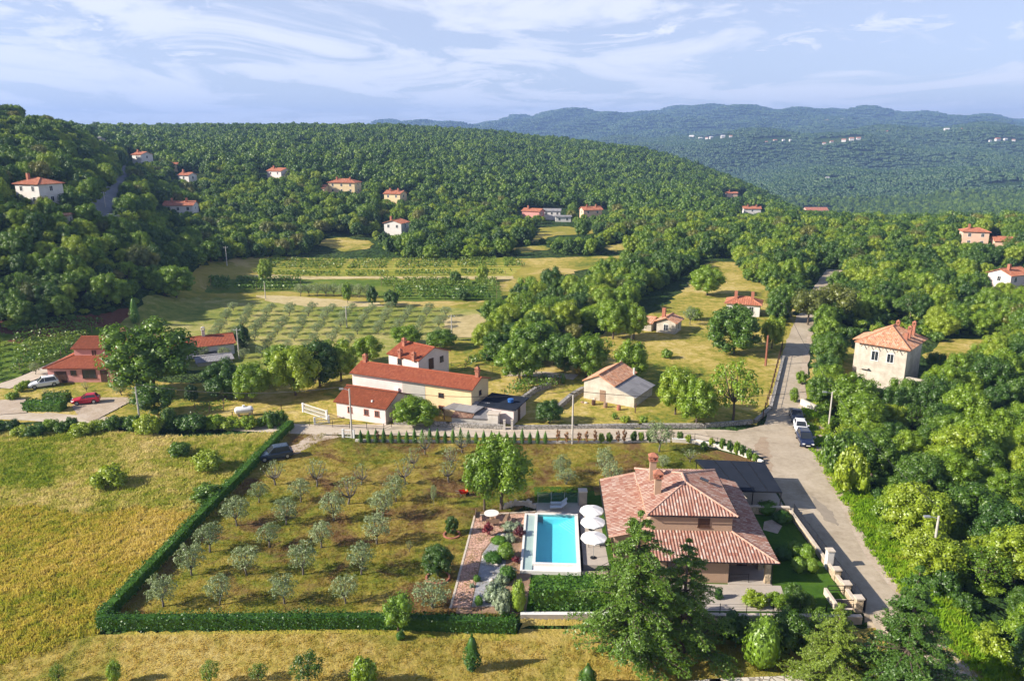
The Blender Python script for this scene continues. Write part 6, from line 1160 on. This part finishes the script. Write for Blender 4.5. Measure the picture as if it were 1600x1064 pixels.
# ---------------------------------------------------------------- single trees and bushes of the middle ground
TL = [(K_broad,240,612,497,150,"great dark rounded tree covering the pink house corner","tree"),(K_broad,242,648,598,74,"fig like bright tree on the lane below the great dark tree","tree"),(K_dark,352,622,560,76,"rounded dark tree left of the grove pair above the gas tank","tree"),(K_broad,393,628,566,66,"rounded green tree right of the grove pair above the gas tank","tree"),
 (K_dark,300,628,600,24,"small dark bush under the great tree","shrub"),(K_broad,462,618,540,86,"leafy tree in the clump left of the long farmhouse","tree"),(K_dark,500,604,528,80,"dark tree at the heart of the clump left of the farmhouse","tree"),(K_broad,533,596,528,62,"tree of the clump behind the farmhouse chimney","tree"),(K_broad,440,590,536,60,"tree at the back left of the farmhouse clump","tree"),(K_broad,575,566,524,52,"low tree behind the long red roof","tree"),
 (K_broad,636,540,508,56,"low tree behind the back house chimney","tree"),(K_broad,690,545,514,56,"dark bushy tree behind the back house gable","tree"),(K_bush,414,606,580,24,"small bush left of the farmhouse clump","shrub"),(K_broad,648,664,622,84,"broad bright tree in front of the cream wall","tree"),(K_lime,668,668,640,30,"lime bush at the shed corner","shrub"),
 (K_broad,858,662,624,50,"small spreading tree on the grass left of the barn","tree"),(K_broad,812,596,530,84,"tree standing left of the yellow bushes","tree"),(K_dark,840,570,500,92,"dark tree behind the courtyard path","tree"),(K_dark,882,580,520,60,"dark tree behind the first yellow bush","tree"),(K_broad,916,590,524,70,"tree with a pale trunk above the yellow bushes","tree"),(K_airy,928,580,520,66,"loose tree just behind the barn","tree"),
 (K_broad,985,594,528,60,"bright tree right behind the barn roof","tree"),(K_broad,958,530,466,60,"rounded tree left of the small stone house","tree"),(K_broad,990,530,474,50,"rounded tree touching the small stone house","tree"),(K_broad,1055,648,572,64,"light green tree left of the lone pair in the meadow","tree"),(K_broad,1088,662,588,74,"light green tree right of the lone pair in the meadow","tree"),
 (K_airy,1145,660,560,88,"sparse spreading tree with bare forked trunk by the lane bend","tree"),(K_dark,1146,552,476,96,"old oak with dark trunk beside the main road","tree"),(K_broad,1206,545,492,40,"slim tree between the oak and the road","tree"),(K_brown,1262,508,452,60,"brownish tree at the bend of the main road","tree"),(K_brown,1300,505,445,80,"olive brown tree crowding the road bend","tree"),
 (K_broad,1105,462,414,60,"dark lone tree in the upper meadow","tree"),(K_bush,1085,500,480,28,"pale bush near the small stone house","shrub"),(K_olive,1078,508,478,26,"silvery bush right of the small stone house","tree"),(K_bush,1042,560,545,20,"small round shrub below the small stone house","shrub"),(K_cyp,212,506,462,14,"narrow dark conifer behind the rear wing roof","tree"),
 (K_broad,276,466,414,62,"light tree pair member at the olive grove corner","tree"),(K_broad,258,462,430,34,"lower light tree beside the pair at the grove corner","tree"),(K_broad,415,442,404,26,"small tree in the vineyard left part","tree"),(K_broad,543,474,440,18,"small round tree among the silver shrubs","tree"),(K_broad,582,478,446,20,"small round tree on the bare strip","tree"),
 (K_dark,612,480,452,26,"small dark round tree right of the silver shrubs","tree"),(K_broad,712,444,424,22,"round tree at the vineyard end","tree"),(K_broad,754,440,414,22,"little tree on the far vineyard edge","tree"),(K_dark,380,546,506,26,"dark little tree at the left pole of the olive grove","tree"),(K_broad,724,470,452,24,"tree on the right end of the green vineyard","tree"),
 (K_lime,960,655,645,12,"lime shrub on the barn meadow beside the dark one","shrub"),(K_bush,977,660,649,18,"dark shrub on the barn meadow","shrub"),(K_lime,1006,664,649,16,"small lime tree at the meadow wall","shrub"),(K_bush,1100,704,690,14,"small hedge plant on the curved white wall","shrub"),
 (K_cypd,880,600,582,8,"dark stump like bush by the path","shrub"),(K_bush,1302,738,676,50,"big rounded bush beside the parked cars","shrub"),(K_bush,1328,770,700,60,"big bush behind the roadside one","shrub"),(K_bush,1240,628,606,16,"bush at the road edge under the ruin","shrub"),(K_bush,1252,600,580,20,"second bush at the road edge under the ruin","shrub"),
 (K_bush,172,760,730,60,"solitary dark green bush in the open meadow","shrub"),(K_bush,325,735,706,52,"bush in the meadow near the long hedge, upper one","shrub"),(K_dbush,322,782,758,54,"low dark bush pressed against the long hedge","shrub"),(K_bush,282,712,690,40,"pale green bush in the upper meadow","shrub"),
 (K_bush,40,606,594,20,"small grey green shrub beside the farm track","shrub"),(K_olive,56,586,566,20,"little olive by the farm track","tree"),(K_bush,32,612,600,18,"shrub at the drive mouth","shrub"),(K_bush,20,624,612,22,"round green shrub at the paved drive","shrub"),(K_pruned,72,618,606,14,"bare little tree on the pink house lawn","tree"),(K_pruned,135,612,596,16,"bare little tree in front of the pink house door","tree"),(K_olive,190,618,598,30,"olive bush beside the parking pad","tree"),(K_olive,45,452,430,18,"grey dead looking tree at the edge of the wood","tree")]
for k, px, py, top, w_, lab, ct in TL: plant(k, px, py, top, w_, lab, ct, {'tree':'garden_tree','shrub':'bush'}[ct])
# roadside scrub south of the lane
rg = random.Random(31); xs = -30; i = 0
while xs < 452:
    wd = rg.uniform(20, 48); py = 676 - 0.015*xs + rg.uniform(-5, 6); kd = rg.choice([K_bush, K_bush, K_dbush]); hgt = rg.uniform(13, 27) * (1.25 if 80 < xs < 130 or 230 < xs < 300 else 1)
    plant(kd, xs, py, py-hgt, wd, ("dark" if kd is K_dbush else "green") + " scrub bush in the ragged belt between lane and meadow", 'shrub', 'scrub_bush', 'scrub bushes between lane and meadow'); xs += wd*0.62
for i, (px, kd) in enumerate([(x, 0) for x in range(564, 862, 12)] + [(x, 1) for x in (590, 872, 885, 905, 916, 930, 965, 975)]):
    py = 692 + (px-560)*0.006
    if kd == 0: plant(K_cyp, px, py, py-rg.uniform(19,26), 8, "young green cypress in the row along the orchard wall", 'tree', 'young_cypress', 'young cypresses along the orchard wall')
    else: plant(K_bronze, px, py, py-rg.uniform(18,25), 8, "rusty brown seedling in the row along the orchard wall", 'shrub', 'rusty_seedling', 'rusty seedlings along the orchard wall')
for px, py in [(940,692),(952,692),(990,691),(1002,691),(1014,691),(1062,690),(1075,692),(1112,698),(1128,702),(1140,706),(1150,709),(1160,713),(1170,718),(1180,722)]: plant(K_bush, px, py, py-rg.uniform(13,20), 11, "small hedge plant along the lane behind the villa", 'shrub', 'hedge_plant', 'small hedge plants along the lane behind the villa')
# olive grove
for r, py in enumerate([487,495,504,513,523,534,546,559]):
    for c_ in range(13):
        px = 318 + c_*31 + (559-py)*0.62 + rg.uniform(-3,3)
        if px > 700 or px < 250 or (py > 528 and px > 560) or (py > 550 and px > 430): continue
        g = G(px, py + rg.uniform(-1.5,1.5)); s_ = rg.uniform(0.75,1.1); plant_at(K_olive, g, 2.4*s_, 1.55*s_, "small silvery olive of the grove behind the farmhouses", 'tree', 'grove_olive', 'olives of the grove behind the farmhouses')
for px in range(470, 580, 13): plant(K_olive, px, 464+rg.uniform(-2,2), 443, 20, "silver green shrub in the thicket between the two vineyards", 'tree', 'silver_olive', 'silver shrubs between the two vineyards')
# vineyards: every trellis row is a thing of leaves on posts
m_vine = leaf_mat("vine_leaves", [(0.09,0.18,0.014),(0.14,0.23,0.02),(0.19,0.27,0.03)], 0.3, nscale=0.3)
def vine_row(A, B, h, wd, label, group, leaf=0.42, dens=5, m=None):
    rng = np.random.default_rng(int(A[0]*7+A[1]*13+B[0]) % 99991); a_, b_ = G(*A), G(*B); a2, b2 = np.array(a_[:2]), np.array(b_[:2]); L = np.linalg.norm(b2-a2); n = int(L*dens)
    t = thing("vine_row", label, "vine row", a_, 0, group); s = rng.uniform(0, 1, n); s = s[(np.sin(s*L*0.9)+np.sin(s*L*0.37+2) > -1.4)]; n = len(s); xy = a2[None]*(1-s[:,None]) + b2[None]*s[:,None]; z = T(xy[:,0], xy[:,1]) + rng.uniform(0.35,1,n)*h; xy = xy + rng.normal(0, wd/2.5, (n,2))
    P = np.stack([xy[:,0]-a_[0], xy[:,1]-a_[1], z-a_[2]], 1); V, F = leaves(rng, P, np.tile([0,-0.3,0.8],(n,1)), leaf, 0.8); link('foliage', arr_mesh('vine_foliage', V, F, m or m_vine), t)
    pb = MB(); k = max(2, int(L/9))
    for i in range(k+1):
        q = a2*(1-i/k) + b2*i/k; zz = float(T(*q))-a_[2]; pb.bar((q[0]-a_[0],q[1]-a_[1],zz-.1),(q[0]-a_[0],q[1]-a_[1],zz+h*1.05),0.09)
    pb.build('stakes', m_teak, t)
for i, (py, x0, x1_) in enumerate([(405,425,800),(407.5,420,810),(410,415,815),(413,410,815),(416,405,820),(424,400,800),(428,395,790)]): vine_row((x0,py),(x1_,py+1), 1.2, 0.5, "trellised vine row in the yellowing far vineyard", "vine rows of the yellowing far vineyard", dens=16, leaf=0.55)
for i, py in enumerate([441,444,447.5,451,455,459,463.5,468]): vine_row((596+ (0 if i < 3 else 20),py),(776,py+1), 1.6, 0.8, "lush vine row in the green vineyard", "vine rows of the green vineyard", dens=26, leaf=0.55)
for i, py in enumerate([438,442,447,452]): vine_row((330,py),(470,py+1), 1.5, 0.9, "overgrown vine row left of the silver shrubs", "overgrown vine rows left of the silver shrubs", dens=24, leaf=0.6)
for i in range(9): vine_row((-40, 603-8.5*i),(96+8*i, 560-6.6*i), 1.5, 0.6, "vine row in the vineyard beside the farm track", "vine rows beside the farm track", dens=30, leaf=0.42)
for i in range(4): vine_row((788+i*8, 622-i*7),(862+i*6, 606-i*3), 1.6, 1.0, "leafy vine row of the little walled vineyard by the barn", "vine rows of the little walled vineyard", dens=34, leaf=0.36)
for i in range(2): vine_row((728+i*4, 574-i*7),(792, 556-i*5), 1.3, 0.6, "low vine row behind the farm yard", "low vine rows behind the farm yard", dens=30, leaf=0.36)
for i in range(2): vine_row((305, 640+i*9),(350, 634+i*8), 1.0, 0.6, "short vegetable row in the fenced yard", "short vegetable rows in the fenced yard", dens=24, leaf=0.32)
# ---------------------------------------------------------------- woods: the nearest 300 trees stand as things, the rest of the wood is one mass
LOWX = [-400,-300,0,100,200,240,320,480,500,560,600,640,700,800,860,900,1000,1060,1100,1150,1240,1290,1300,1340,1700,2100]
LOWY = [562,545,520,505,484,462,412,398,376,376,392,405,408,400,396,402,400,405,404,402,430,425,425,432,440,440]
POS = [
 [(1010,400),(1090,404),(1075,430),(1040,446),(1010,462),(960,500),(915,525),(880,548),(840,572),(790,580),(752,560),(760,520),(790,490),(830,468),(900,450),(960,425)],
 [(1140,395),(1285,415),(1268,450),(1250,490),(1225,520),(1205,500),(1205,455),(1170,440)],
 [(1318,424),(1700,430),(2300,560),(2300,1200),(1660,1250),(1580,1150),(1530,1090),(1478,1010),(1440,950),(1385,880),(1355,830),(1322,770),(1300,720),(1296,690),(1285,655),(1275,620),(1268,590),(1275,560),(1272,515),(1292,470)],
]
NEG = [
 [(498,395),(500,372),(530,366),(588,374),(590,392)], [(826,384),(838,352),(880,350),(942,357),(930,370),(870,374)], [(796,398),(800,384),(862,382),(862,398)], [(936,397),(945,383),(990,376),(995,388),(975,400)],
 [(796,424),(800,410),(850,400),(990,398),(995,412),(960,425)],
 [(112,354),(140,330),(160,305),(178,290),(190,262),(204,258),(206,280),(190,298),(186,330),(190,354)],
 [(1312,640),(1316,560),(1330,528),(1440,528),(1462,560),(1455,605),(1430,628),(1390,650),(1340,650)],
 [(1450,580),(1438,552),(1480,525),(1570,528),(1585,560),(1500,580)],
 [(1105,470),(1100,455),(1200,450),(1212,470),(1200,486)],
]
# houses and what must stay visible of them: (px0, px1, row of the foot, row of the top)
SEE = [(20,94,320,282),(200,232,260,240),(408,446,283,264),(504,566,306,284),(594,638,320,298),(594,640,369,346),(246,312,336,318),(274,312,290,264),(808,850,344,322),(838,885,345,320),(904,946,345,320),(1256,1300,334,320),(1158,1194,336,326),(1500,1562,388,364),(1556,1640,460,408),(1325,1440,592,476),(1126,1196,488,458),(0,30,172,150),(40,110,186,170),(1010,1062,526,492),(1130,1160,312,300)]
POLES = [(1448,1472,904,806),(1288,1300,673,612)]
def forest_ok(x, y, z, px, py):
    ok = py < np.interp(px, LOWX, LOWY)
    for p in POS: ok |= pip(p, px, py)
    for p in NEG: ok &= ~pip(p, px, py)
    return ok
RTRUNK = np.random.default_rng(5)
def grid(y0, y1, s):
    out = []; ys = np.arange(y0, y1, s)
    for y in ys:
        D = CP*y + SP*CAMH; x = np.arange(-0.80*D - s, 0.80*D + s, s); x = x + RTRUNK.uniform(-.42, .42, len(x))*s; yy = y + RTRUNK.uniform(-.42, .42, len(x))*s; out.append(np.stack([x, yy], 1))
    P = np.concatenate(out); z = T(P[:, 0], P[:, 1]); return P[:, 0], P[:, 1], z
# horizon of the ground, per column of view, to leave out what no one sees
HP = np.linspace(-200, 1800, 251); HY = np.geomspace(40, 5200, 400)
_u = (HP - 800)/FPX; _X = _u[:, None]*(CP*HY[None] + SP*CAMH); _Z = T(_X, np.broadcast_to(HY, _X.shape)); _S = (_Z - CAMH)/HY[None]
_S = np.maximum.accumulate(_S, axis=1)
def seen(x, y, z, h):
    px, _ = PX(x, y, z); i = np.clip(((px + 200)/2000*250).astype(int), 0, 250); j = np.clip(np.searchsorted(HY, y*0.985) - 1, 0, 399)
    return (z + h - CAMH)/y > _S[i, j] - 0.002
def keep_views(x, y, z, h, r):
    """leave a gap wherever a tree would hide a house or a field the photograph shows"""
    ok = np.ones(len(x), bool); px, pb = PX(x, y, z); _, pt = PX(x, y, z + h); rr = r*FPX/depth(x, y, z)
    for a, b, foot, top in SEE:
        low = foot - (foot - top)*0.42
        ok &= ~((px + rr*0.8 > a) & (px - rr*0.8 < b) & (pt < low) & (pb > foot - 2))
        ok &= ~((px + rr*0.8 > a) & (px - rr*0.8 < b) & (pb <= foot + 1) & (pb > foot - (foot-top)*0.75) )
    for a, b, foot, top in POLES: ok &= ~((px + rr*0.8 > a) & (px - rr*0.8 < b) & (pt < foot - (foot-top)*0.15) & (pb > foot))
    return ok
def view_open(x, y, z, h):
    px, pt = PX(x, y, z + h*0.8); _, pb = PX(x, y, z); ok = np.ones(len(x), bool)
    for p in NEG[:6] + [NEG[7]]: ok &= ~pip(p, px, pt)
    return ok
# own trees: nearest part of the wood
X, Y, Z = grid(34, 420, 4.0); px, py = PX(X, Y, Z)
ok = forest_ok(X, Y, Z, px, py) & (px > -90) & (px < 1700) & (Z > -12)
X, Y, Z, px, py = (a[ok] for a in (X, Y, Z, px, py))
Rr = 1.6 + 2.3*RTRUNK.beta(1.6, 1.9, len(X)); Hh = Rr*RTRUNK.uniform(1.5, 2.3, len(X))
near_edge = (px > 1290) & (Y < 100); Hh[near_edge] *= 0.85
ok = keep_views(X, Y, Z, Hh, Rr) & (view_open(X, Y, Z, Hh) | (Y < 240)) & seen(X, Y, Z, Hh)
# the hedge-like verge stays clear of the road
rd = np.array([(p[0], p[1]) for p in MAIN]); 
for a, b in zip(rd[:-1], rd[1:]):
    ab = b - a; t = np.clip(((X-a[0])*ab[0] + (Y-a[1])*ab[1])/(ab@ab), 0, 1); dd = np.hypot(X-a[0]-t*ab[0], Y-a[1]-t*ab[1]); ok &= dd > 2.3 + Rr*0.55 + 2.2*(Y < 96)
X, Y, Z, Rr, Hh, px, py = (a[ok] for a in (X, Y, Z, Rr, Hh, px, py))
size = Rr/depth(X, Y, Z); inside = (px > -20) & (px < 1620) & (PX(X, Y, Z + Hh)[1] < 1064)
order = np.argsort(-size*inside); NB = 262; own = order[:NB]; rest = order[NB:]
POOLK = K_broad*5 + K_dark + K_brown[:1] + K_airy
ZONES = [(lambda x, y, a, b: a > 1255, 'green broadleaf tree in the dense wood east of the road'),
         (lambda x, y, a, b: a < 420, 'green broadleaf tree on the wooded slope behind the vineyard'),
         (lambda x, y, a, b: True, 'green broadleaf tree in the belt of wood between the fields')]
GN = ['trees of the wood east of the road', 'trees of the slope behind the vineyard', 'trees of the belt between the fields']
for i in own:
    z = next(k for k, q in enumerate(ZONES) if q[0](X[i], Y[i], px[i], py[i]))
    plant_at(POOLK[int(RTRUNK.integers(len(POOLK)))], (float(X[i]), float(Y[i]), float(Z[i])), float(Hh[i]), float(Rr[i]), ZONES[z][1], 'tree', 'broadleaf_tree', GN[z])

def scatter(name, protos, P, S, Rz, var, kind='stuff', **tg):
    """one object: a cloud of points, each carrying a copy of one of the prototype meshes"""
    me = bpy.data.meshes.new(name); me.vertices.add(len(P)); me.vertices.foreach_set('co', np.asarray(P, np.float32).ravel())
    for nm, typ, dat in (('scl', 'FLOAT_VECTOR', S), ('rot', 'FLOAT_VECTOR', np.stack([0*Rz, 0*Rz, Rz], 1))):
        a = me.attributes.new(nm, typ, 'POINT'); a.data.foreach_set('vector', np.asarray(dat, np.float32).ravel())
    a = me.attributes.new('var', 'INT', 'POINT'); a.data.foreach_set('value', np.asarray(var, np.int32)); me.update()
    o = link(name, me, kind=kind, **tg)
    ng = bpy.data.node_groups.new(name, 'GeometryNodeTree'); ng.interface.new_socket('Geometry', in_out='INPUT', socket_type='NodeSocketGeometry'); ng.interface.new_socket('Geometry', in_out='OUTPUT', socket_type='NodeSocketGeometry')
    gi = ng.nodes.new('NodeGroupInput'); go = ng.nodes.new('NodeGroupOutput'); jn = ng.nodes.new('GeometryNodeJoinGeometry'); L = ng.links.new
    def attr(n, t):
        q = ng.nodes.new('GeometryNodeInputNamedAttribute'); q.data_type = t; q.inputs['Name'].default_value = n; return q.outputs[0]
    sclo, roto, varo = attr('scl', 'FLOAT_VECTOR'), attr('rot', 'FLOAT_VECTOR'), attr('var', 'INT')
    for k, pm in enumerate(protos):
        src = PROTO_OBJ.get(pm.name)
        if src is None:
            src = next((q for q in C.objects if q.type == 'MESH' and q.data == pm), None) or bpy.data.objects.new('crown', pm); PROTO_OBJ[pm.name] = src
        oi = ng.nodes.new('GeometryNodeObjectInfo'); oi.inputs['Object'].default_value = src; oi.transform_space = 'ORIGINAL'; oi.inputs['As Instance'].default_value = True
        cmp = ng.nodes.new('FunctionNodeCompare'); cmp.data_type = 'INT'; cmp.operation = 'EQUAL'; L(varo, cmp.inputs[2]); cmp.inputs[3].default_value = k
        ip = ng.nodes.new('GeometryNodeInstanceOnPoints'); L(gi.outputs[0], ip.inputs['Points']); L(cmp.outputs[0], ip.inputs['Selection']); L(oi.outputs['Geometry'], ip.inputs['Instance'])
        L(roto, ip.inputs['Rotation']); L(sclo, ip.inputs['Scale']); L(ip.outputs[0], jn.inputs[0])
    L(jn.outputs[0], go.inputs[0]); md = o.modifiers.new('scatter', 'NODES'); md.node_group = ng; return o
PROTO_OBJ = {}
P_, S_, V_ = [], [], []
SETK = K_broad + K_dark + K_brown + K_airy[:1]
def addw(kinds, x, y, z, R2, H2, w_):
    v = RTRUNK.choice(len(kinds), len(x), p=np.array(w_)/sum(w_))
    kr = np.array([k.R for k in kinds])[v]; kh = np.array([k.H for k in kinds])[v]
    return np.stack([x, y, z], 1), np.stack([R2/kr, R2/kr, H2/kh], 1), v
wts_ = [3,3,3,3,3,1.6,1.6,1.6,0.7,0.7,1]
a = addw(SETK, X[rest], Y[rest], Z[rest], Rr[rest], Hh[rest], wts_)
scatter('near_wood', [k.crown for k in SETK], *a[:2], RTRUNK.uniform(0, 6.28, len(a[2])), a[2], label='mass of green treetops behind the nearest trees', category='woodland')
# low growth that covers the floor of the wood
X, Y, Z = grid(40, 300, 2.7); px, py = PX(X, Y, Z); ok = forest_ok(X, Y, Z, px, py) & (px > -60) & (px < 1660); Rr = RTRUNK.uniform(0.7, 1.7, len(X)); Hh = Rr*RTRUNK.uniform(0.8, 1.5, len(X))
for a, b in zip(rd[:-1], rd[1:]):
    ab = b - a; t = np.clip(((X-a[0])*ab[0] + (Y-a[1])*ab[1])/(ab@ab), 0, 1); ok &= np.hypot(X-a[0]-t*ab[0], Y-a[1]-t*ab[1]) > 2.6 + Rr*0.7 + 1.6*(Y < 96)
X, Y, Z, Rr, Hh = (a[ok] for a in (X, Y, Z, Rr, Hh)); BK = K_bush + K_dbush; a = addw(BK, X, Y, Z, Rr, Hh, [2,2,2,1,1])
scatter('undergrowth', [k.crown for k in BK], *a[:2], RTRUNK.uniform(0, 6.28, len(a[2])), a[2], label='low green undergrowth covering the floor of the woods', category='undergrowth')
# farther trees: lighter meshes
m_hill = leaf_mat("hill_wood_foliage", [(0.055,0.12,0.012),(0.09,0.175,0.013),(0.13,0.225,0.015),(0.18,0.275,0.02)], 0.28)
K_far = mk("far_tree", range(81, 85), m_hill, n=900, leaf=0.62, lumps=14, lr=(0.28,0.44), core=0.82, base=0.6, jit=0.4) + mk("far_dark_tree", range(85, 87), m_leaf_dark, n=900, leaf=0.6, lumps=14, lr=(0.28,0.44), core=0.82, base=0.6, jit=0.4)
X, Y, Z = grid(420, 1250, 5.4); px, py = PX(X, Y, Z); Rr = 1.9 + 2.5*RTRUNK.beta(1.5, 2.0, len(X)); Hh = Rr*RTRUNK.uniform(1.4, 2.3, len(X))
ok = forest_ok(X, Y, Z, px, py) & (px > -60) & (px < 1660); X, Y, Z, Rr, Hh = (a[ok] for a in (X, Y, Z, Rr, Hh))
ok = seen(X, Y, Z, Hh) & keep_views(X, Y, Z, Hh, Rr) & view_open(X, Y, Z, Hh); X, Y, Z, Rr, Hh = (a[ok] for a in (X, Y, Z, Rr, Hh))
a = addw(K_far, X, Y, Z, Rr, Hh, [3,3,3,3,1.6,1.6]); print('far trees', len(X))
scatter('hill_wood', [k.crown for k in K_far], *a[:2], RTRUNK.uniform(0, 6.28, len(a[2])), a[2], label='dense green wood covering the low hill', category='woodland')
# the valley sides: groups of crowns
rngc = np.random.default_rng(9); Vs, Fs, o_ = [], [], 0
K_clump = []; m_far_wood = leaf_mat('far_wood_foliage', [(0.022,0.058,0.018),(0.03,0.072,0.02),(0.042,0.09,0.022),(0.06,0.11,0.028)], 0.1, nscale=0.15)
for s in range(3):
    Vs, Fs, o_ = [], [], 0
    for k in range(34):
        q = ICO1[0] * np.array([1, 1, 0.95]) * rngc.uniform(1.5, 2.8) * rngc.uniform(0.78, 1.2, (len(ICO1[0]), 1)) + np.array([rngc.uniform(-9, 9), rngc.uniform(-9, 9), rngc.uniform(2.0, 4.2)])
        Vs.append(q); Fs.append(ICO1[1] + o_); o_ += len(q)
    K_clump.append(Kind(arr_mesh('tree_group', np.concatenate(Vs), np.concatenate(Fs), m_far_wood), None, 1, 1))
Xa = grid(1250, 3300, 15); Xb = grid(3300, 5500, 34); NA = len(Xa[0]); X, Y, Z = (np.concatenate(q) for q in zip(Xa, Xb)); SC = np.where(np.arange(len(X)) < NA, 1.0, 2.2); px, py = PX(X, Y, Z); ok = (px > 560) & (px < 1680); X, Y, Z, px, py, SC = (a[ok] for a in (X, Y, Z, px, py, SC))
FARCLEAR = [[(1545,286),(1600,283),(1604,292),(1550,293)],[(1280,277),(1320,276),(1318,282),(1282,283)],[(1090,215),(1145,210),(1160,220),(1100,226)],[(1180,216),(1240,213),(1240,225),(1170,222)],[(1280,218),(1345,212),(1345,222),(1280,228)],[(1540,218),(1590,216),(1590,224),(1540,224)]]
ok = seen(X, Y, Z, 8)
for p in FARCLEAR: ok &= ~pip(p, px, py)
X, Y, Z, SC = (a[ok] for a in (X, Y, Z, SC)); print('clumps', len(X)); v = rngc.integers(0, 3, len(X)); s_ = rngc.uniform(0.8, 1.25, len(X))
scatter('valley_wood', [k.crown for k in K_clump], np.stack([X, Y, Z], 1), np.stack([s_*SC, s_*SC, s_*SC**0.7], 1), rngc.uniform(0, 6.28, len(X)), v, label='blue-green wood covering the far valley slopes', category='woodland')
# ---------------------------------------------------------------- grass tufts of the meadow, the mown strip and the orchard
def tuft_mesh(name, seed, m, n=16, h=0.45, r=0.3, w_=0.05):
    rg = np.random.default_rng(seed); V, F = [], []
    for i in range(n):
        a = rg.uniform(0, 6.28); q = rg.uniform(0, r); x, y = q*math.cos(a), q*math.sin(a); b = rg.uniform(0, 6.28); l = rg.uniform(0.5, 1)*h; tx_, ty_ = rg.normal(0, 0.35*l, 2); dx, dy = w_*math.cos(b), w_*math.sin(b)
        V += [(x-dx,y-dy,-0.03),(x+dx,y+dy,-0.03),(x+tx_*.4+dx*.7,y+ty_*.4+dy*.7,l*.6),(x+tx_,y+ty_,l)]; F.append((4*i,4*i+1,4*i+2,4*i+3))
    return arr_mesh(name, V, F, m)
def blades_mat(src):
    """the same patchy colour as the ground they stand on, but thin blades let the light through"""
    m = src.copy(); t = m.node_tree; b = t.nodes['Principled BSDF']; col = b.inputs['Base Color'].links[0].from_socket; o = t.nodes['Material Output']
    g = NN(t, 'ShaderNodeMixRGB', blend_type='MULTIPLY', inp={0: 1.0, 2: (1.35,1.35,1.3,1)}); t.links.new(col, g.inputs[1]); t.links.new(g.outputs[0], b.inputs['Base Color'])
    for l in list(b.inputs['Normal'].links): t.links.remove(l)
    tr = NN(t, 'ShaderNodeBsdfTranslucent'); t.links.new(g.outputs[0], tr.inputs[0]); mxs = NN(t, 'ShaderNodeMixShader', inp={0: 0.45}); t.links.new(b.outputs[0], mxs.inputs[1]); t.links.new(tr.outputs[0], mxs.inputs[2]); t.links.new(mxs.outputs[0], o.inputs[0]); return m
m_meadow_t, m_mown_t, m_orch_t, m_bank_t = (blades_mat(q) for q in (m_meadow, m_mown, m_orch, m_bank))
def tufts(name, poly, n, m, h, label, seed, r=0.35, w_=0.05, clump=0.0):
    rg = np.random.default_rng(seed); xs = [p[0] for p in poly]; ys = [p[1] for p in poly]; x = rg.uniform(min(xs), max(xs), n); y = rg.uniform(min(ys), max(ys), n); k = pip(poly, x, y)
    px, py = PX(x, y, 0*x); k &= (px > -60) & (px < 1660) & (py < 1110)
    if clump: k &= (np.sin(x*0.31+np.sin(y*0.23)*2)+np.sin(y*0.37+x*0.11)+rg.normal(0,0.8,n)) > clump
    x, y = x[k], y[k]; s = rg.uniform(0.6, 1.4, len(x)); ms_ = [tuft_mesh(name+'_blades', seed+i, m, h=h, r=r, w_=w_) for i in range(3)]
    scatter(name, ms_, np.stack([x, y, T(x, y)+0.03], 1), np.stack([s, s, s*rg.uniform(.7,1.2,len(x))], 1), rg.uniform(0, 6.28, len(x)), rg.integers(0, 3, len(x)), label=label, category='grass')
tufts('meadow_grass', [(-100,30),(-40,30)]+[W(*p) for p in [(0,1040),(150,990),(335,800),(220,790),(130,803),(60,788),(-60,796)]]+[(-110,75)], 40000, m_meadow_t, 0.28, 'tall yellow green grass of the open meadow', 11)
tufts('straw_grass', [W(*p) for p in [(-200,668),(0,664),(300,684),(450,676),(395,735),(330,806),(220,792),(130,806),(60,790),(-60,800)]], 30000, blades_mat(m_meadow_up), 0.34, 'pale straw and green tall grass in the upper meadow', 15)
tufts('mown_grass', [(-62,40),(38,40),(38,56)]+[(0.5,55.9)]+[W(*p) for p in [(150,996),(0,1030)]], 12000, m_mown_t, 0.12, 'short dry grass of the mown strip', 21, r=0.3, w_=0.04)
tufts('orchard_grass', [W(*p) for p in [(160,970),(806,968),(835,800),(1000,740),(1180,724),(900,692),(470,676)]], 16000, m_orch_t, 0.13, 'short grass under the olive trees', 31, r=0.3, w_=0.04)
tufts('verge_grass', [(p[0]+2.6,p[1]) for p in MAIN[1:11]]+[(p[0]+6.5,p[1]) for p in MAIN[1:11]][::-1], 5200, m_bank_t, 0.4, 'rank green weeds on the road verge', 41, r=0.4, w_=0.06)
# ---------------------------------------------------------------- air
HAZE = 0.00016
if HAZE:
    hb = MB().box(-5200,-60,-140,5200,8700,330); hz = hb.build('haze', None, None, kind='stuff'); mh = bpy.data.materials.new('haze'); mh.use_nodes = True; t_ = mh.node_tree; t_.nodes.clear()
    pv = NN(t_, 'ShaderNodeVolumePrincipled'); pv.inputs['Color'].default_value = (0.34,0.54,1.0,1); pv.inputs['Density'].default_value = HAZE; pv.inputs['Anisotropy'].default_value = 0.1; oo = NN(t_, 'ShaderNodeOutputMaterial'); t_.links.new(pv.outputs[0], oo.inputs['Volume']); hz.data.materials.append(mh)
